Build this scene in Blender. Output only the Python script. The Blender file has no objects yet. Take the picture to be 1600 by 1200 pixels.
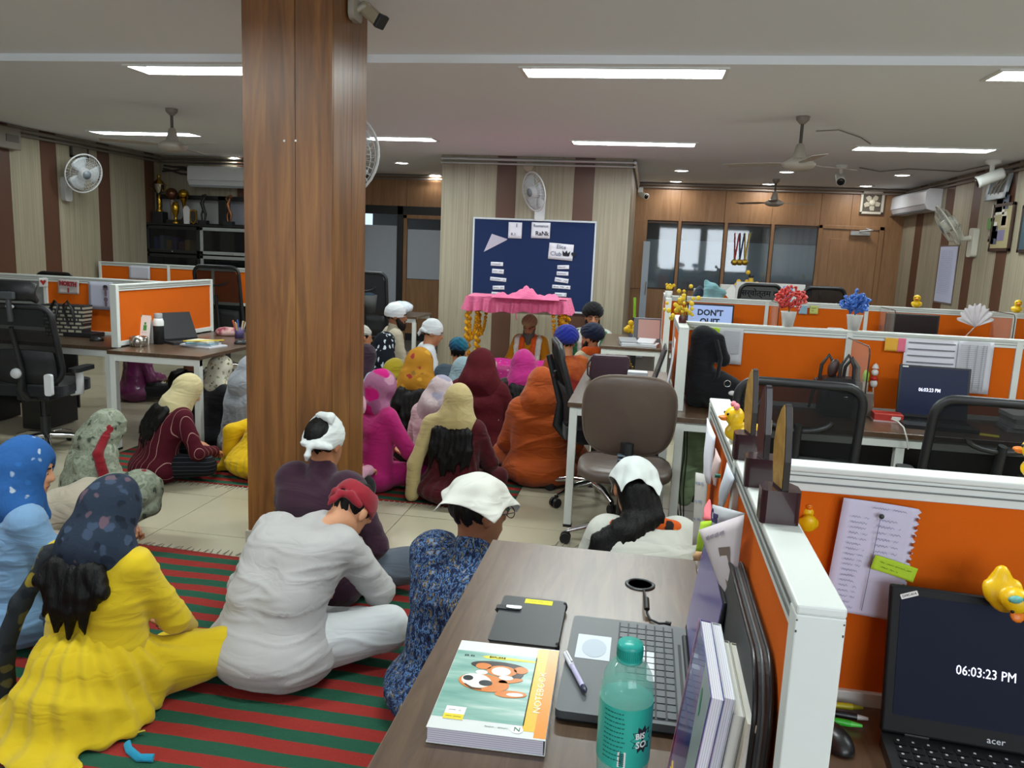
import bpy, bmesh, math, random
import numpy as np
from mathutils import Vector, Matrix, Euler
R = math.radians
PI = math.pi
SC = bpy.context.scene
COL = SC.collection
random.seed(7)
rng = np.random.RandomState(11)

# ------------------------------------------------------------------ camera
FPX, CAMH, VPX, VPY, ROLL = 1240.0, 1.6, 1015.0, 399.0, R(2.45)
_d = np.array([VPX - 800, VPY - 600, FPX]); _d /= np.linalg.norm(_d)
_v = np.array([math.sin(ROLL), -math.cos(ROLL), 0.0])
_u = _v + np.array([0, 0, 1.0]) * (-(_v @ _d) / _d[2]); _u /= np.linalg.norm(_u)
CM = np.stack([np.cross(_d, _u), _d, _u])
CAMPOS = np.array([0, 0, CAMH])
cam_data = bpy.data.cameras.new('camera')
cam = bpy.data.objects.new('camera', cam_data)
COL.objects.link(cam)
cam_data.sensor_width = 36.0
cam_data.lens = FPX / 1600 * 36.0
cam_data.clip_start = 0.05
_mw = Matrix.Identity(4)
for i in range(3):
    _mw[i][0] = CM[i, 0]; _mw[i][1] = -CM[i, 1]; _mw[i][2] = -CM[i, 2]; _mw[i][3] = CAMPOS[i]
cam.matrix_world = _mw
SC.camera = cam

# ------------------------------------------------------------------ exposure, world
SC.view_settings.view_transform = 'Standard'
SC.view_settings.look = 'None'
SC.view_settings.gamma = 1.0
SC.view_settings.use_curve_mapping = False
SC.view_settings.exposure = 0.48
W = bpy.data.worlds.new('world'); SC.world = W
W.use_nodes = True
_bg = W.node_tree.nodes['Background']
_bg.inputs[0].default_value = (0.75, 0.86, 1.0, 1); _bg.inputs[1].default_value = 1.5
TUBE_W = 31.0      # watts per recessed tube fitting
SPOT_W = 3.5       # watts per round downlight


def ray(px, py): return CM @ np.array([px - 800.0, py - 600.0, FPX])
def PZ(px, py, z):
    r = ray(px, py); return Vector(CAMPOS + r * ((z - CAMH) / r[2]))
def PY(px, py, y):
    r = ray(px, py); return Vector(CAMPOS + r * (y / r[1]))
def PX(px, py, x):
    r = ray(px, py); return Vector(CAMPOS + r * (x / r[0]))


# ------------------------------------------------------------------ materials
def lin(h):
    h = h.lstrip('#')
    c = [int(h[i:i + 2], 16) / 255 for i in (0, 2, 4)]
    return tuple(x / 12.92 if x <= .04045 else ((x + .055) / 1.055) ** 2.4 for x in c) + (1.0,)


class NT:
    def __init__(s, name):
        s.m = bpy.data.materials.new(name); s.m.use_nodes = True
        s.t = s.m.node_tree; s.n = s.t.nodes
        s.b = s.n['Principled BSDF']
    def node(s, typ, **kw):
        n = s.n.new(typ)
        for k, v in kw.items():
            if k[:2] == 'i_':
                key = k[2:]
                n.inputs[int(key) if key.isdigit() else key.replace('_', ' ')].default_value = v
            else: setattr(n, k, v)
        return n
    def link(s, a, b): s.t.links.new(a, b)
    def coord(s, scale=(1, 1, 1), rot=(0, 0, 0), out='Object'):
        tc = s.node('ShaderNodeTexCoord'); mp = s.node('ShaderNodeMapping')
        mp.inputs['Scale'].default_value = scale; mp.inputs['Rotation'].default_value = rot
        s.link(tc.outputs[out], mp.inputs[0]); return mp.outputs[0]
    def noise(s, vec, scale, detail=3, rough=.5, dist=0):
        n = s.node('ShaderNodeTexNoise'); n.inputs['Scale'].default_value = scale
        n.inputs['Detail'].default_value = detail; n.inputs['Roughness'].default_value = rough
        n.inputs['Distortion'].default_value = dist
        s.link(vec, n.inputs['Vector']); return n.outputs['Fac']
    def ramp(s, fac, stops, interp='LINEAR'):
        r = s.node('ShaderNodeValToRGB'); r.color_ramp.interpolation = interp
        e = r.color_ramp.elements
        while len(e) < len(stops): e.new(.5)
        for el, (p, c) in zip(e, stops):
            el.position = p; el.color = lin(c) if isinstance(c, str) else c
        s.link(fac, r.inputs[0]); return r.outputs[0]
    def mix(s, fac, a, b):
        m = s.node('ShaderNodeMix', data_type='RGBA')
        for sock, v in ((m.inputs[0], fac), (m.inputs[6], a), (m.inputs[7], b)):
            if isinstance(v, str): sock.default_value = lin(v)
            elif isinstance(v, (int, float, tuple)): sock.default_value = v
            else: s.link(v, sock)
        return m.outputs[2]
    def bump(s, h, strength=.3, dist=.01):
        b = s.node('ShaderNodeBump'); b.inputs['Strength'].default_value = strength
        b.inputs['Distance'].default_value = dist
        s.link(h, b.inputs['Height']); s.link(b.outputs[0], s.b.inputs['Normal'])
    def col(s, c):
        if isinstance(c, str): s.b.inputs['Base Color'].default_value = lin(c)
        else: s.link(c, s.b.inputs['Base Color'])
    def set(s, **kw):
        for k, v in kw.items(): s.b.inputs[k.replace('_', ' ')].default_value = v
        return s.m


_mc = {}
def plain(c, rough=.5, metal=0.0, coat=0.0, spec=.5):
    k = (c, rough, metal, coat, spec)
    if k not in _mc:
        n = NT('plain_' + c.strip('#')); n.col(c)
        v = n.coord(); f = n.noise(v, 35, 3)
        n.bump(f, .04, .002)
        _mc[k] = n.set(Roughness=rough, Metallic=metal, Coat_Weight=coat, Specular_IOR_Level=spec)
    return _mc[k]
def cloth(c, c2=None, scale=9.0, rough=.9, fold=.35, fscale=14.0):
    k = ('cloth', c, c2, scale, fold, fscale)
    if k not in _mc:
        n = NT('cloth_' + c.strip('#')); v = n.coord()
        f = n.noise(n.coord((.6, .6, 1.9)), fscale * .42, 2, .4, .9)
        w = n.noise(v, 420, 1)
        rg = n.node('ShaderNodeMath', operation='PINGPONG'); n.link(f, rg.inputs[0]); rg.inputs[1].default_value = .13
        a = n.node('ShaderNodeMath', operation='MULTIPLY_ADD'); n.link(w, a.inputs[0]); a.inputs[1].default_value = .02; n.link(rg.outputs[0], a.inputs[2])
        n.bump(a.outputs[0], min(1, fold * 1.5), .045)
        if c2: n.col(n.mix(n.ramp(n.noise(v, scale, 3), [(.42, '#000000'), (.58, '#ffffff')]), c, c2))
        else: n.col(c)
        _mc[k] = n.set(Roughness=rough, Sheen_Weight=.15, Specular_IOR_Level=.2)
    return _mc[k]
def spots(c, cs, scale=25.0, lo=.28, hi=.34, rough=.9, stretch=(1, 1, 1), fold=.3):
    """cloth with a scattered print: cs = list of print colours"""
    k = ('spots', c, tuple(cs), scale, lo, stretch)
    if k not in _mc:
        n = NT('print_' + c.strip('#')); v = n.coord(stretch)
        wv = n.node('ShaderNodeTexNoise'); wv.inputs['Scale'].default_value = scale * .8; n.link(v, wv.inputs['Vector'])
        ad = n.node('ShaderNodeVectorMath', operation='MULTIPLY_ADD'); n.link(wv.outputs['Color'], ad.inputs[0])
        ad.inputs[1].default_value = (1.2 / scale,) * 3; n.link(v, ad.inputs[2])
        vo = n.node('ShaderNodeTexVoronoi'); vo.inputs['Scale'].default_value = scale; n.link(ad.outputs[0], vo.inputs['Vector'])
        mask = n.ramp(vo.outputs['Distance'], [(lo, '#ffffff'), (hi, '#000000')])
        sep = n.node('ShaderNodeSeparateColor'); n.link(vo.outputs['Color'], sep.inputs[0])
        st = [(i / len(cs), q) for i, q in enumerate(cs)]
        pc = n.ramp(sep.outputs[0], st, 'CONSTANT') if len(cs) > 1 else cs[0]
        n.col(n.mix(mask, c, pc))
        n.bump(n.noise(v, 14, 4, .55, .6), fold, .02)
        _mc[k] = n.set(Roughness=rough, Specular_IOR_Level=.2)
    return _mc[k]
def stripes(cs, period, axis=0, rough=.9, wob=0.0, bumpy=.25, weave=0.0):
    """bands of colour along one object axis: cs = [(start, colour) ...] over one period"""
    n = NT('stripes'); v = n.coord()
    sx = n.node('ShaderNodeSeparateXYZ'); n.link(v, sx.inputs[0])
    val = sx.outputs[axis]
    if wob:
        f = n.noise(v, 2.2, 2)
        a = n.node('ShaderNodeMath', operation='MULTIPLY_ADD'); n.link(f, a.inputs[0]); a.inputs[1].default_value = wob; n.link(val, a.inputs[2]); val = a.outputs[0]
    d = n.node('ShaderNodeMath', operation='DIVIDE'); n.link(val, d.inputs[0]); d.inputs[1].default_value = period
    fr = n.node('ShaderNodeMath', operation='FRACT'); n.link(d.outputs[0], fr.inputs[0])
    n.col(n.ramp(fr.outputs[0], cs, 'CONSTANT'))
    n.bump(n.noise(v, 60 if weave else 14, 4, .6, .5), bumpy, .015)
    return n.set(Roughness=rough, Specular_IOR_Level=.15)
def wood(name, c1, c2, c3, scale=(9, 9, .7), rough=.4, coat=0.0, ns=3.2):
    n = NT(name); v = n.coord(scale)
    f = n.noise(v, ns, 6, .62, 1.1)
    n.col(n.ramp(f, [(.3, c1), (.5, c2), (.72, c3)]))
    n.bump(f, .05, .004)
    return n.set(Roughness=rough, Coat_Weight=coat, Coat_Roughness=.25)
def glow(c, s):
    k = ('glow', c, s)
    if k not in _mc:
        n = NT('glow'); n.col(c); n.b.inputs['Emission Color'].default_value = lin(c)
        _mc[k] = n.set(Emission_Strength=s)
    return _mc[k]
def clear(c='#ffffff', rough=0.0, alpha=.25, name='glass'):
    k = ('clear', c, rough, alpha)
    if k not in _mc:
        n = NT(name); n.col(c); n.m.blend_method = 'BLEND' if hasattr(n.m, 'blend_method') else None
        _mc[k] = n.set(Roughness=rough, Alpha=alpha, Specular_IOR_Level=.6)
    return _mc[k]
def meshcloth(c, alpha=.72):
    k = ('mesh', c, alpha)
    if k not in _mc:
        n = NT('mesh_fabric'); n.col(c); v = n.coord()
        w = n.noise(v, 300, 1); n.bump(w, .3, .002)
        _mc[k] = n.set(Roughness=.8, Alpha=alpha, Specular_IOR_Level=.2)
    return _mc[k]


WHITE = plain('#dfe3df', .45)
ALU = plain('#b9bcba', .35, .6)
CHROME = plain('#d0d0d0', .15, 1.0)
STEEL = plain('#b7b3ac', .25, 1.0)
BLACK = plain('#15171a', .5)
BLACKG = plain('#0c0d0f', .25)
DARK = plain('#26282b', .55)
PAPER = plain('#dcdce6', .85)
PAPERW = plain('#e6e6e2', .85)
INK = plain('#4c5570', .9)
INKB = plain('#1c1e2a', .9)
GREY = plain('#8b8f92', .5)


# ------------------------------------------------------------------ mesh building
class MB:
    def __init__(s): s.v = []; s.f = []; s.mi = []; s.sm = []; s.cur = 0; s.T = None
    def _add(s, vs, fs, smooth=False):
        o = len(s.v)
        if s.T is not None: vs = [tuple(s.T @ Vector(q)) for q in vs]
        s.v += [tuple(q) for q in vs]
        s.f += [tuple(o + i for i in f) for f in fs]
        s.mi += [s.cur] * len(fs); s.sm += [smooth] * len(fs)
        return s
    def box(s, c, d, rot=None, taper=None):
        x, y, z = d[0] / 2, d[1] / 2, d[2] / 2
        vs = [Vector((sx * x, sy * y, sz * z)) for sz in (-1, 1) for sy in (-1, 1) for sx in (-1, 1)]
        if taper:
            for q in vs:
                if q.z > 0: q.x *= taper; q.y *= taper
        if rot is not None:
            m = rot if isinstance(rot, Matrix) else Euler(rot).to_matrix()
            vs = [m @ q for q in vs]
        vs = [q + Vector(c) for q in vs]
        return s._add(vs, [(0, 2, 3, 1), (4, 5, 7, 6), (0, 1, 5, 4), (2, 6, 7, 3), (0, 4, 6, 2), (1, 3, 7, 5)])
    def mm(s, a, b):
        return s.box([(a[i] + b[i]) / 2 for i in range(3)], [abs(b[i] - a[i]) for i in range(3)])
    def cyl(s, a, b, r1, r2=None, n=16, caps=True, smooth=True):
        a, b = Vector(a), Vector(b); r2 = r1 if r2 is None else r2
        d = (b - a).normalized(); t = d.orthogonal().normalized(); w = d.cross(t)
        vs = []
        for c, r in ((a, r1), (b, r2)):
            for i in range(n):
                an = 2 * PI * i / n; vs.append(c + r * (math.cos(an) * t + math.sin(an) * w))
        fs = [(i, (i + 1) % n, n + (i + 1) % n, n + i) for i in range(n)]
        s._add(vs, fs, smooth)
        if caps:
            s._add(vs[:n], [tuple(reversed(range(n)))]); s._add(vs[n:], [tuple(range(n))])
        return s
    def lathe(s, prof, c=(0, 0, 0), n=20, smooth=True, rot=None, sx=1, sy=1):
        vs = []; fs = []
        for r, z in prof:
            for i in range(n):
                an = 2 * PI * i / n; q = Vector((r * math.cos(an) * sx, r * math.sin(an) * sy, z))
                if rot is not None: q = rot @ q
                vs.append(q + Vector(c))
        for k in range(len(prof) - 1):
            for i in range(n):
                j = (i + 1) % n
                fs.append((k * n + i, k * n + j, (k + 1) * n + j, (k + 1) * n + i))
        s._add(vs, fs, smooth)
        if prof[0][0] > 1e-4: s._add(vs[:n], [tuple(reversed(range(n)))])
        if prof[-1][0] > 1e-4: s._add(vs[-n:], [tuple(range(n))])
        return s
    def tube(s, pts, r, n=8, closed=False, smooth=True, flat=None):
        pts = [Vector(p) for p in pts]; N = len(pts); rs = r if isinstance(r, (list, tuple)) else [r] * N
        vs = []; prev = None
        for i, p in enumerate(pts):
            if closed: d = pts[(i + 1) % N] - pts[i - 1]
            else: d = pts[min(i + 1, N - 1)] - pts[max(i - 1, 0)]
            d.normalize()
            t = d.orthogonal().normalized() if prev is None else (prev - d * prev.dot(d)).normalized()
            prev = t; w = d.cross(t)
            for k in range(n):
                an = 2 * PI * k / n; vs.append(p + rs[i] * (math.cos(an) * t + math.sin(an) * w * (flat or 1)))
        M_ = N if closed else N - 1; fs = []
        for i in range(M_):
            j = (i + 1) % N
            for k in range(n):
                l = (k + 1) % n; fs.append((i * n + k, i * n + l, j * n + l, j * n + k))
        s._add(vs, fs, smooth)
        if not closed: s._add(vs[:n], [tuple(reversed(range(n)))]); s._add(vs[-n:], [tuple(range(n))])
        return s
    def prism(s, poly, t, M=None, smooth=False):
        """2D outline in local xy, extruded t along +z, placed by matrix M"""
        n = len(poly); M = M or Matrix.Identity(4)
        lo = [M @ Vector((x, y, 0)) for x, y in poly]; hi = [M @ Vector((x, y, t)) for x, y in poly]
        s._add(lo, [tuple(reversed(range(n)))]); s._add(hi, [tuple(range(n))])
        s._add(lo + hi, [(i, (i + 1) % n, n + (i + 1) % n, n + i) for i in range(n)], smooth); return s
    def ball(s, c, r, n=12, m=8, rot=None):
        r = (r, r, r) if isinstance(r, (int, float)) else r
        vs = []; fs = []
        for j in range(m + 1):
            th = PI * j / m
            for i in range(n):
                an = 2 * PI * i / n
                q = Vector((r[0] * math.sin(th) * math.cos(an), r[1] * math.sin(th) * math.sin(an), r[2] * math.cos(th)))
                if rot is not None: q = rot @ q
                vs.append(q + Vector(c))
        for j in range(m):
            for i in range(n):
                k = (i + 1) % n; fs.append((j * n + i, (j + 1) * n + i, (j + 1) * n + k, j * n + k))
        return s._add(vs, fs, True)
    def grid(s, fn, nu, nv, smooth=True, closed_u=False):
        vs = [fn(i / (nu if closed_u else nu - 1), j / (nv - 1)) for j in range(nv) for i in range(nu)]
        fs = []
        for j in range(nv - 1):
            for i in range(nu if closed_u else nu - 1):
                k = (i + 1) % nu; fs.append((j * nu + i, j * nu + k, (j + 1) * nu + k, (j + 1) * nu + i))
        return s._add(vs, fs, smooth)
    def build(s, name, mat, parent=None, bevel=0, seg=2, loc=None, solid=0, sub=0):
        me = bpy.data.meshes.new(name); me.from_pydata(s.v, [], s.f)
        mats = mat if isinstance(mat, (list, tuple)) else [mat]
        for m in mats: me.materials.append(m)
        if len(mats) > 1: me.polygons.foreach_set('material_index', s.mi)
        me.polygons.foreach_set('use_smooth', s.sm); me.update()
        o = bpy.data.objects.new(name, me); COL.objects.link(o)
        if parent is not None: o.parent = parent
        if loc is not None: o.location = loc
        if solid:
            m = o.modifiers.new('s', 'SOLIDIFY'); m.thickness = solid; m.offset = 0
        if bevel:
            m = o.modifiers.new('b', 'BEVEL'); m.width = bevel; m.segments = seg; m.limit_method = 'ANGLE'; m.angle_limit = R(40)
        if sub:
            m = o.modifiers.new('u', 'SUBSURF'); m.levels = sub; m.render_levels = sub
        return o


def rrect(w, h, r, n=5, r2=None):
    """rounded rectangle outline centred on 0"""
    out = []
    for cx, cy, a0, rr in ((w / 2, h / 2, 0, r), (-w / 2, h / 2, 90, r), (-w / 2, -h / 2, 180, r2 or r), (w / 2, -h / 2, 270, r2 or r)):
        sx = math.copysign(1, cx); sy = math.copysign(1, cy)
        for k in range(n + 1):
            a = R(a0 + 90 * k / n); out.append((cx - sx * rr + rr * math.cos(a), cy - sy * rr + rr * math.sin(a)))
    return out


def tag(o, label=None, cat=None, group=None, kind=None):
    if label: o['label'] = label
    if cat: o['category'] = cat
    if group: o['group'] = group
    if kind: o['kind'] = kind
    return o
def thing(name, label, cat, loc=(0, 0, 0), rz=0.0, group=None, rot=None, scale=1.0):
    o = bpy.data.objects.new(name, None); COL.objects.link(o); o.empty_display_size = .05
    o.location = loc; o.rotation_euler = rot if rot is not None else (0, 0, rz)
    o.scale = (scale,) * 3
    return tag(o, label, cat, group)
def struct(name, mb, m, parent=None, **kw):
    o = mb.build(name, m, parent, **kw)
    if parent is None: o['kind'] = 'structure'
    return o
def sroot(name):
    o = bpy.data.objects.new(name, None); COL.objects.link(o); o['kind'] = 'structure'; return o
def dup(root, loc=None, rz=None, label=None, name=None):
    ch = {}
    for q in COL.objects:
        if q.parent is not None: ch.setdefault(q.parent, []).append(q)
    def cp(o, par):
        c = o.copy(); COL.objects.link(c)
        if par is not None: c.parent = par
        for q in ch.get(o, ()): cp(q, c)
        return c
    r = cp(root, None)
    if loc is not None: r.location = loc
    if rz is not None: r.rotation_euler = (0, 0, rz)
    if label: r['label'] = label
    return r


_txt = {}
def lettering(s, size, M, m, parent, depth=.0006, name='lettering', align='CENTER', wide=1.0, bold=0.0):
    """real letters as thin raised geometry; M places local xy"""
    cu = bpy.data.curves.new('t', 'FONT'); cu.body = s; cu.size = size; cu.extrude = depth; cu.align_x = align; cu.align_y = 'CENTER'
    cu.resolution_u = 2; cu.offset = bold
    tmp = bpy.data.objects.new('t', cu); COL.objects.link(tmp)
    me = bpy.data.meshes.new_from_object(tmp)
    COL.objects.unlink(tmp); bpy.data.objects.remove(tmp); bpy.data.curves.remove(cu)
    me.transform(M @ Matrix.Diagonal((wide, 1, 1, 1)))
    me.materials.clear(); me.materials.append(m)
    o = bpy.data.objects.new(name, me); COL.objects.link(o); o.parent = parent
    return o
def scribble(rows, M, m, parent, size=.008, name='handwriting', seed=1, th=.0012):
    """illegible handwriting: rows of (x0, x1, y); thin raised ink ribbons in local xy"""
    r = random.Random(seed); mb = MB()
    for x0, x1, y in rows:
        x = x0; 
        while x < x1:
            L = r.uniform(2.0, 5.0) * size; e = min(x + L, x1); k = 0; pts = []
            while x < e:
                pts.append((x, y + (size * .38 if k % 2 else -size * .38) * r.uniform(.35, 1.0))); x += size * r.uniform(.3, .55); k += 1
            for (ax, ay), (bx, by) in zip(pts, pts[1:]):
                d = Vector((bx - ax, by - ay)); 
                if d.length < 1e-6: continue
                p = Vector((-d.y, d.x)).normalized() * th / 2
                mb._add([M @ Vector((ax - p.x, ay - p.y, 0)), M @ Vector((bx - p.x, by - p.y, 0)), M @ Vector((bx + p.x, by + p.y, 0)), M @ Vector((ax + p.x, ay + p.y, 0))], [(0, 1, 2, 3)])
            x += size * r.uniform(.5, 1.0)
    o = mb.build(name, m, parent); o['kind'] = 'stuff'; return o
def T(x=0, y=0, z=0): return Matrix.Translation((x, y, z))
def RX(a): return Matrix.Rotation(R(a), 4, 'X')
def RY(a): return Matrix.Rotation(R(a), 4, 'Y')
def RZ(a): return Matrix.Rotation(R(a), 4, 'Z')
# ================================================================== the room
CZ = 2.75            # ceiling height
XL, XR, YF = -7.2, 3.8, 13.2
M_LIGHTWALL = wood('pale_laminate', '#867d69', '#99917c', '#a8a18b', (16, 16, .25), .45, ns=2.2)
M_BROWN = plain('#57392a', .45)
M_ORANGEWOOD = wood('orange_laminate', '#86623f', '#936d49', '#a07a54', (5, 5, .5), .45)
M_PILLAR = wood('walnut_laminate', '#593a1c', '#774d27', '#906331', (7, 7, .5), .36, ns=2.2)
M_DESK = wood('desk_laminate', '#453325', '#54402f', '#604c39', (16, 1.5, 9), .33, coat=.35, ns=2)
def _tile():
    n = NT('floor_tile'); v = n.coord(); f = n.noise(v, 2.5, 3)
    n.col(n.mix(f, '#a8a18a', '#b6af98')); return n.set(Roughness=.22)
M_TILE = _tile()
M_CEIL = plain('#ecf2f8', .9)

# floor: grout bed + 60 cm tiles
fl = struct('floor', MB().mm((XL - .2, -2.7, -.1), (XR + .2, YF + 2.2, -.006)), plain('#55504a', .9))
TX0, TY0, TS = -4.95, PZ(700, 812, 0).y, .60
tile_me = None
nt = 0
for j in range(-8, 12):
    for i in range(-4, 15):
        x, y = TX0 + i * TS, TY0 + j * TS
        if not (XL - .5 < x < XR + .2 and -2.7 < y < YF - 2): continue
        if y > 8 and x > -1: continue
        if tile_me is None:
            o = MB().mm((-TS / 2 + .0022, -TS / 2 + .0022, -.006), (TS / 2 - .0022, TS / 2 - .0022, 0)).build('tile', M_TILE, fl)
            tile_me = o.data
        else:
            o = bpy.data.objects.new('tile', tile_me); COL.objects.link(o); o.parent = fl
        o.location = (x + TS / 2, y + TS / 2, rng.uniform(-.0006, .0006)); nt += 1

# ceiling: two levels with a shallow step, recesses cut where the fittings sit
TUBES = [(x, y) for y in (2.05, 5.38, 8.68) for x in (-5.85, -3.03, -.25, 2.58) if x > -5 or y > 8]
TW, TD = 1.26, .25
STEPY, STEPH = 5.16, .05
def ceil_slab(y0, y1, z):
    mb = MB(); ys = sorted({y0, y1} | {q for _, y in TUBES for q in (y - TD / 2, y + TD / 2) if y0 < q < y1})
    for a, b in zip(ys, ys[1:]):
        m = (a + b) / 2; row = [x for x, y in TUBES if abs(y - m) < TD / 2]
        xs = [XL - .2] + [q for x in sorted(row) for q in (x - TW / 2, x + TW / 2)] + [XR + .2]
        for k in range(0, len(xs), 2): mb.mm((xs[k], a, z), (xs[k + 1], b, z + .12))
    return mb
ce = ceil_slab(-2.7, STEPY, CZ + STEPH)
ce2 = ceil_slab(STEPY, YF + 2.2, CZ)
ce2.v += [v for v in ce.v]; ce2.f += [tuple(i + len(ce2.v) - len(ce.v) for i in f) for f in ce.f]; ce2.mi += ce.mi; ce2.sm += ce.sm
ce2.mm((XL - .2, -2.7, CZ + .2), (XR + .2, YF + 2.2, CZ + .3))
struct('ceiling', ce2, M_CEIL)

# ---- walls
def strip_wall(name, backing, axis, fixed, t, edges, z0=0.0, z1=CZ):
    """edges: list of (a, b, 'l'|'d') spans along the wall; each span becomes a proud panel"""
    w = struct(name, backing, M_LIGHTWALL)
    for a, b, k in edges:
        n = 1 if k == 'd' else max(1, round(abs(b - a) / .42))
        for q in range(n):
            p0, p1 = a + (b - a) * q / n, a + (b - a) * (q + 1) / n
            lo, hi = min(p0, p1) + .0025, max(p0, p1) - .0025
            mb = MB()
            if axis == 'y': mb.mm((fixed, lo, z0), (fixed + t, hi, z1))
            else: mb.mm((lo, fixed, z0), (hi, fixed + t, z1))
            mb.build('strip' if k == 'd' else 'panel', M_BROWN if k == 'd' else M_LIGHTWALL, w)
    return w
def spans(a, b, darks):
    out = []; c = a
    for d0, d1 in sorted(darks):
        if d0 > c: out.append((c, d0, 'l'))
        out.append((d0, d1, 'd')); c = d1
    out.append((c, b, 'l')); return out
# left wall
dl = []
for x0, x1 in ((65, 90), (153, 172), (226, 241)):
    dl.append((PX(x0, 300, XL).y, PX(x1, 300, XL).y))
dl = [(dl[0][0] - 2 * (dl[1][0] - dl[0][0]), dl[0][1] - 2 * (dl[1][0] - dl[0][0])), (2 * dl[0][0] - dl[1][0], 2 * dl[0][1] - dl[1][0] - .0)] + dl
strip_wall('wall_left', MB().mm((XL - .15, -2.7, 0), (XL, 11.05, CZ + .1)), 'y', XL, .008, spans(-2.6, 11.0, dl))
# left rear wall carrying the air conditioner
YLB = 11.05
wb = [(PY(x0, 290, YLB).x, PY(x1, 290, YLB).x) for x0, x1 in ((242, 246), (371, 384))]
strip_wall('wall_rear_left', MB().mm((XL - .15, YLB, 0), (-5.3, YLB + .15, CZ)), 'x', YLB, -.008, spans(XL, -5.3, wb[1:]))
struct('wall_rear_left_return', MB().mm((-5.45, YLB, 0), (-5.3, 13.1, CZ)), M_LIGHTWALL)
# board wall: the face of a boxed-in bay
YB = 10.1
bx0, bx1 = PY(690, 300, YB).x, PY(986, 300, YB).x
bd = [(PY(a, 300, YB).x, PY(b, 300, YB).x) for a, b in ((776, 806), (896, 928))]
strip_wall('wall_board', MB().mm((bx0, YB, 0), (bx1, YB + .3, CZ)), 'x', YB, -.008, spans(bx0, bx1, bd))
struct('wall_board_return', MB().mm((bx1 - .12, YB + .3, 0), (bx1, YF, CZ)), M_LIGHTWALL)
struct('wall_board_return_left', MB().mm((bx0, YB + .3, 0), (bx0 + .12, YF, CZ)), M_ORANGEWOOD)
# right wall
dr = [(PX(a, 405, XR).y, PX(b, 405, XR).y) for a, b in ((1393, 1401), (1425, 1436), (1467, 1480), (1508, 1521), (1556, 1573))]
dr = [(min(p), max(p)) for p in dr]
st = dr[-1][0] - dr[-2][0]
dr += [(dr[-1][0] + st * k, dr[-1][1] + st * k) for k in (1, 2, 3, 4, 5, 6, 7)]
strip_wall('wall_right', MB().mm((XR, -2.7, 0), (XR + .15, YF, CZ + .1)), 'y', XR, -.008, spans(-2.6, YF, dr))
# wall behind the camera, with the windows that the rear glazing mirrors
wf = MB()
WIN = [(-5.9, -4.3), (-3.6, -2.0), (.3, 1.7), (1.95, 3.35)]
xs = [XL - .2] + [q for w in WIN for q in w] + [XR + .2]
for k in range(0, len(xs), 2): wf.mm((xs[k], -2.75, 0), (xs[k + 1], -2.6, CZ + .1))
for a, b in WIN: wf.mm((a, -2.75, 0), (b, -2.6, 1.1)); wf.mm((a, -2.75, 2.6), (b, -2.6, CZ + .1))
struct('wall_front', wf, plain('#b8b0a4', .8))
for k, (a, b) in enumerate(WIN):
    w = sroot('window_%d' % (k + 5))
    f = MB()
    for q in (a, (a + b) / 2, b): f.mm((q - .025, -2.72, 1.1), (q + .025, -2.66, 2.6))
    f.mm((a, -2.72, 1.1), (b, -2.66, 1.15)); f.mm((a, -2.72, 2.55), (b, -2.66, 2.6))
    f.build('window_frame', WHITE, w)
    MB().mm((a, -2.695, 1.1), (b, -2.69, 2.6)).build('pane', clear('#ffffff', 0, .12), w)
    li = bpy.data.lights.new('daylight', 'AREA'); li.shape = 'RECTANGLE'; li.size = b - a; li.size_y = 1.45; li.energy = 34 if a > 0 else 14 if a > -4 else 5; li.color = (.9, .95, 1)
    lo = bpy.data.objects.new('daylight', li); COL.objects.link(lo); lo.location = ((a + b) / 2, -2.6, 1.85); lo.rotation_euler = (R(90), 0, 0); lo.parent = w

# ---- rear right partition: laminate header, four glazed bays, a door
M_FROST = NT('frosted_film'); M_FROST.col('#aeb8c2'); M_FROST = M_FROST.set(Roughness=.35)
M_GLASS = NT('window_glass'); _o = M_GLASS.n['Material Output']; _tr = M_GLASS.node('ShaderNodeBsdfTransparent'); _gl = M_GLASS.node('ShaderNodeBsdfGlossy'); _fr = M_GLASS.node('ShaderNodeFresnel'); _mx = M_GLASS.node('ShaderNodeMixShader')
_tr.inputs[0].default_value = (.75, .8, .82, 1); _gl.inputs['Roughness'].default_value = .03; _fr.inputs[0].default_value = 1.65
M_GLASS.link(_fr.outputs[0], _mx.inputs[0]); M_GLASS.link(_tr.outputs[0], _mx.inputs[1]); M_GLASS.link(_gl.outputs[0], _mx.inputs[2]); M_GLASS.link(_mx.outputs[0], _o.inputs[0]); M_GLASS = M_GLASS.m
def px13(x, y=400): return PY(x, y, YF)
wr = struct('wall_rear_right', MB().mm((bx1, YF + .02, 2.16), (XR, YF + .1, CZ)), M_ORANGEWOOD)
hx = [bx1] + [px13(x, 325).x for x in (1063, 1133, 1207, 1283, 1331)] + [XR]
for a, b in zip(hx, hx[1:]): MB().mm((a + .003, YF, 2.16), (b - .003, YF + .02, CZ)).build('panel', M_ORANGEWOOD, wr)
g0, g1, gt = 1.02, 1.0, 2.13
pane_x = [(px13(a).x, px13(b).x) for a, b in ((1008, 1056), (1061, 1128), (1133, 1201), (1206, 1275))]
zt, zb, zf = px13(1130, 352).z, px13(1130, 457).z, px13(1130, 378).z
bot = MB().mm((bx1, YF, 0), (pane_x[-1][1] + .02, YF + .08, zb)); bot.build('lower_panel', M_ORANGEWOOD, wr)
edges = [bx1] + [q for p in pane_x for q in p] + [pane_x[-1][1] + .06]
for k in range(0, len(edges), 2): MB().mm((edges[k], YF - .015, zb), (edges[k + 1], YF + .07, 2.16)).build('post', M_ORANGEWOOD, wr, bevel=.004)
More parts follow.
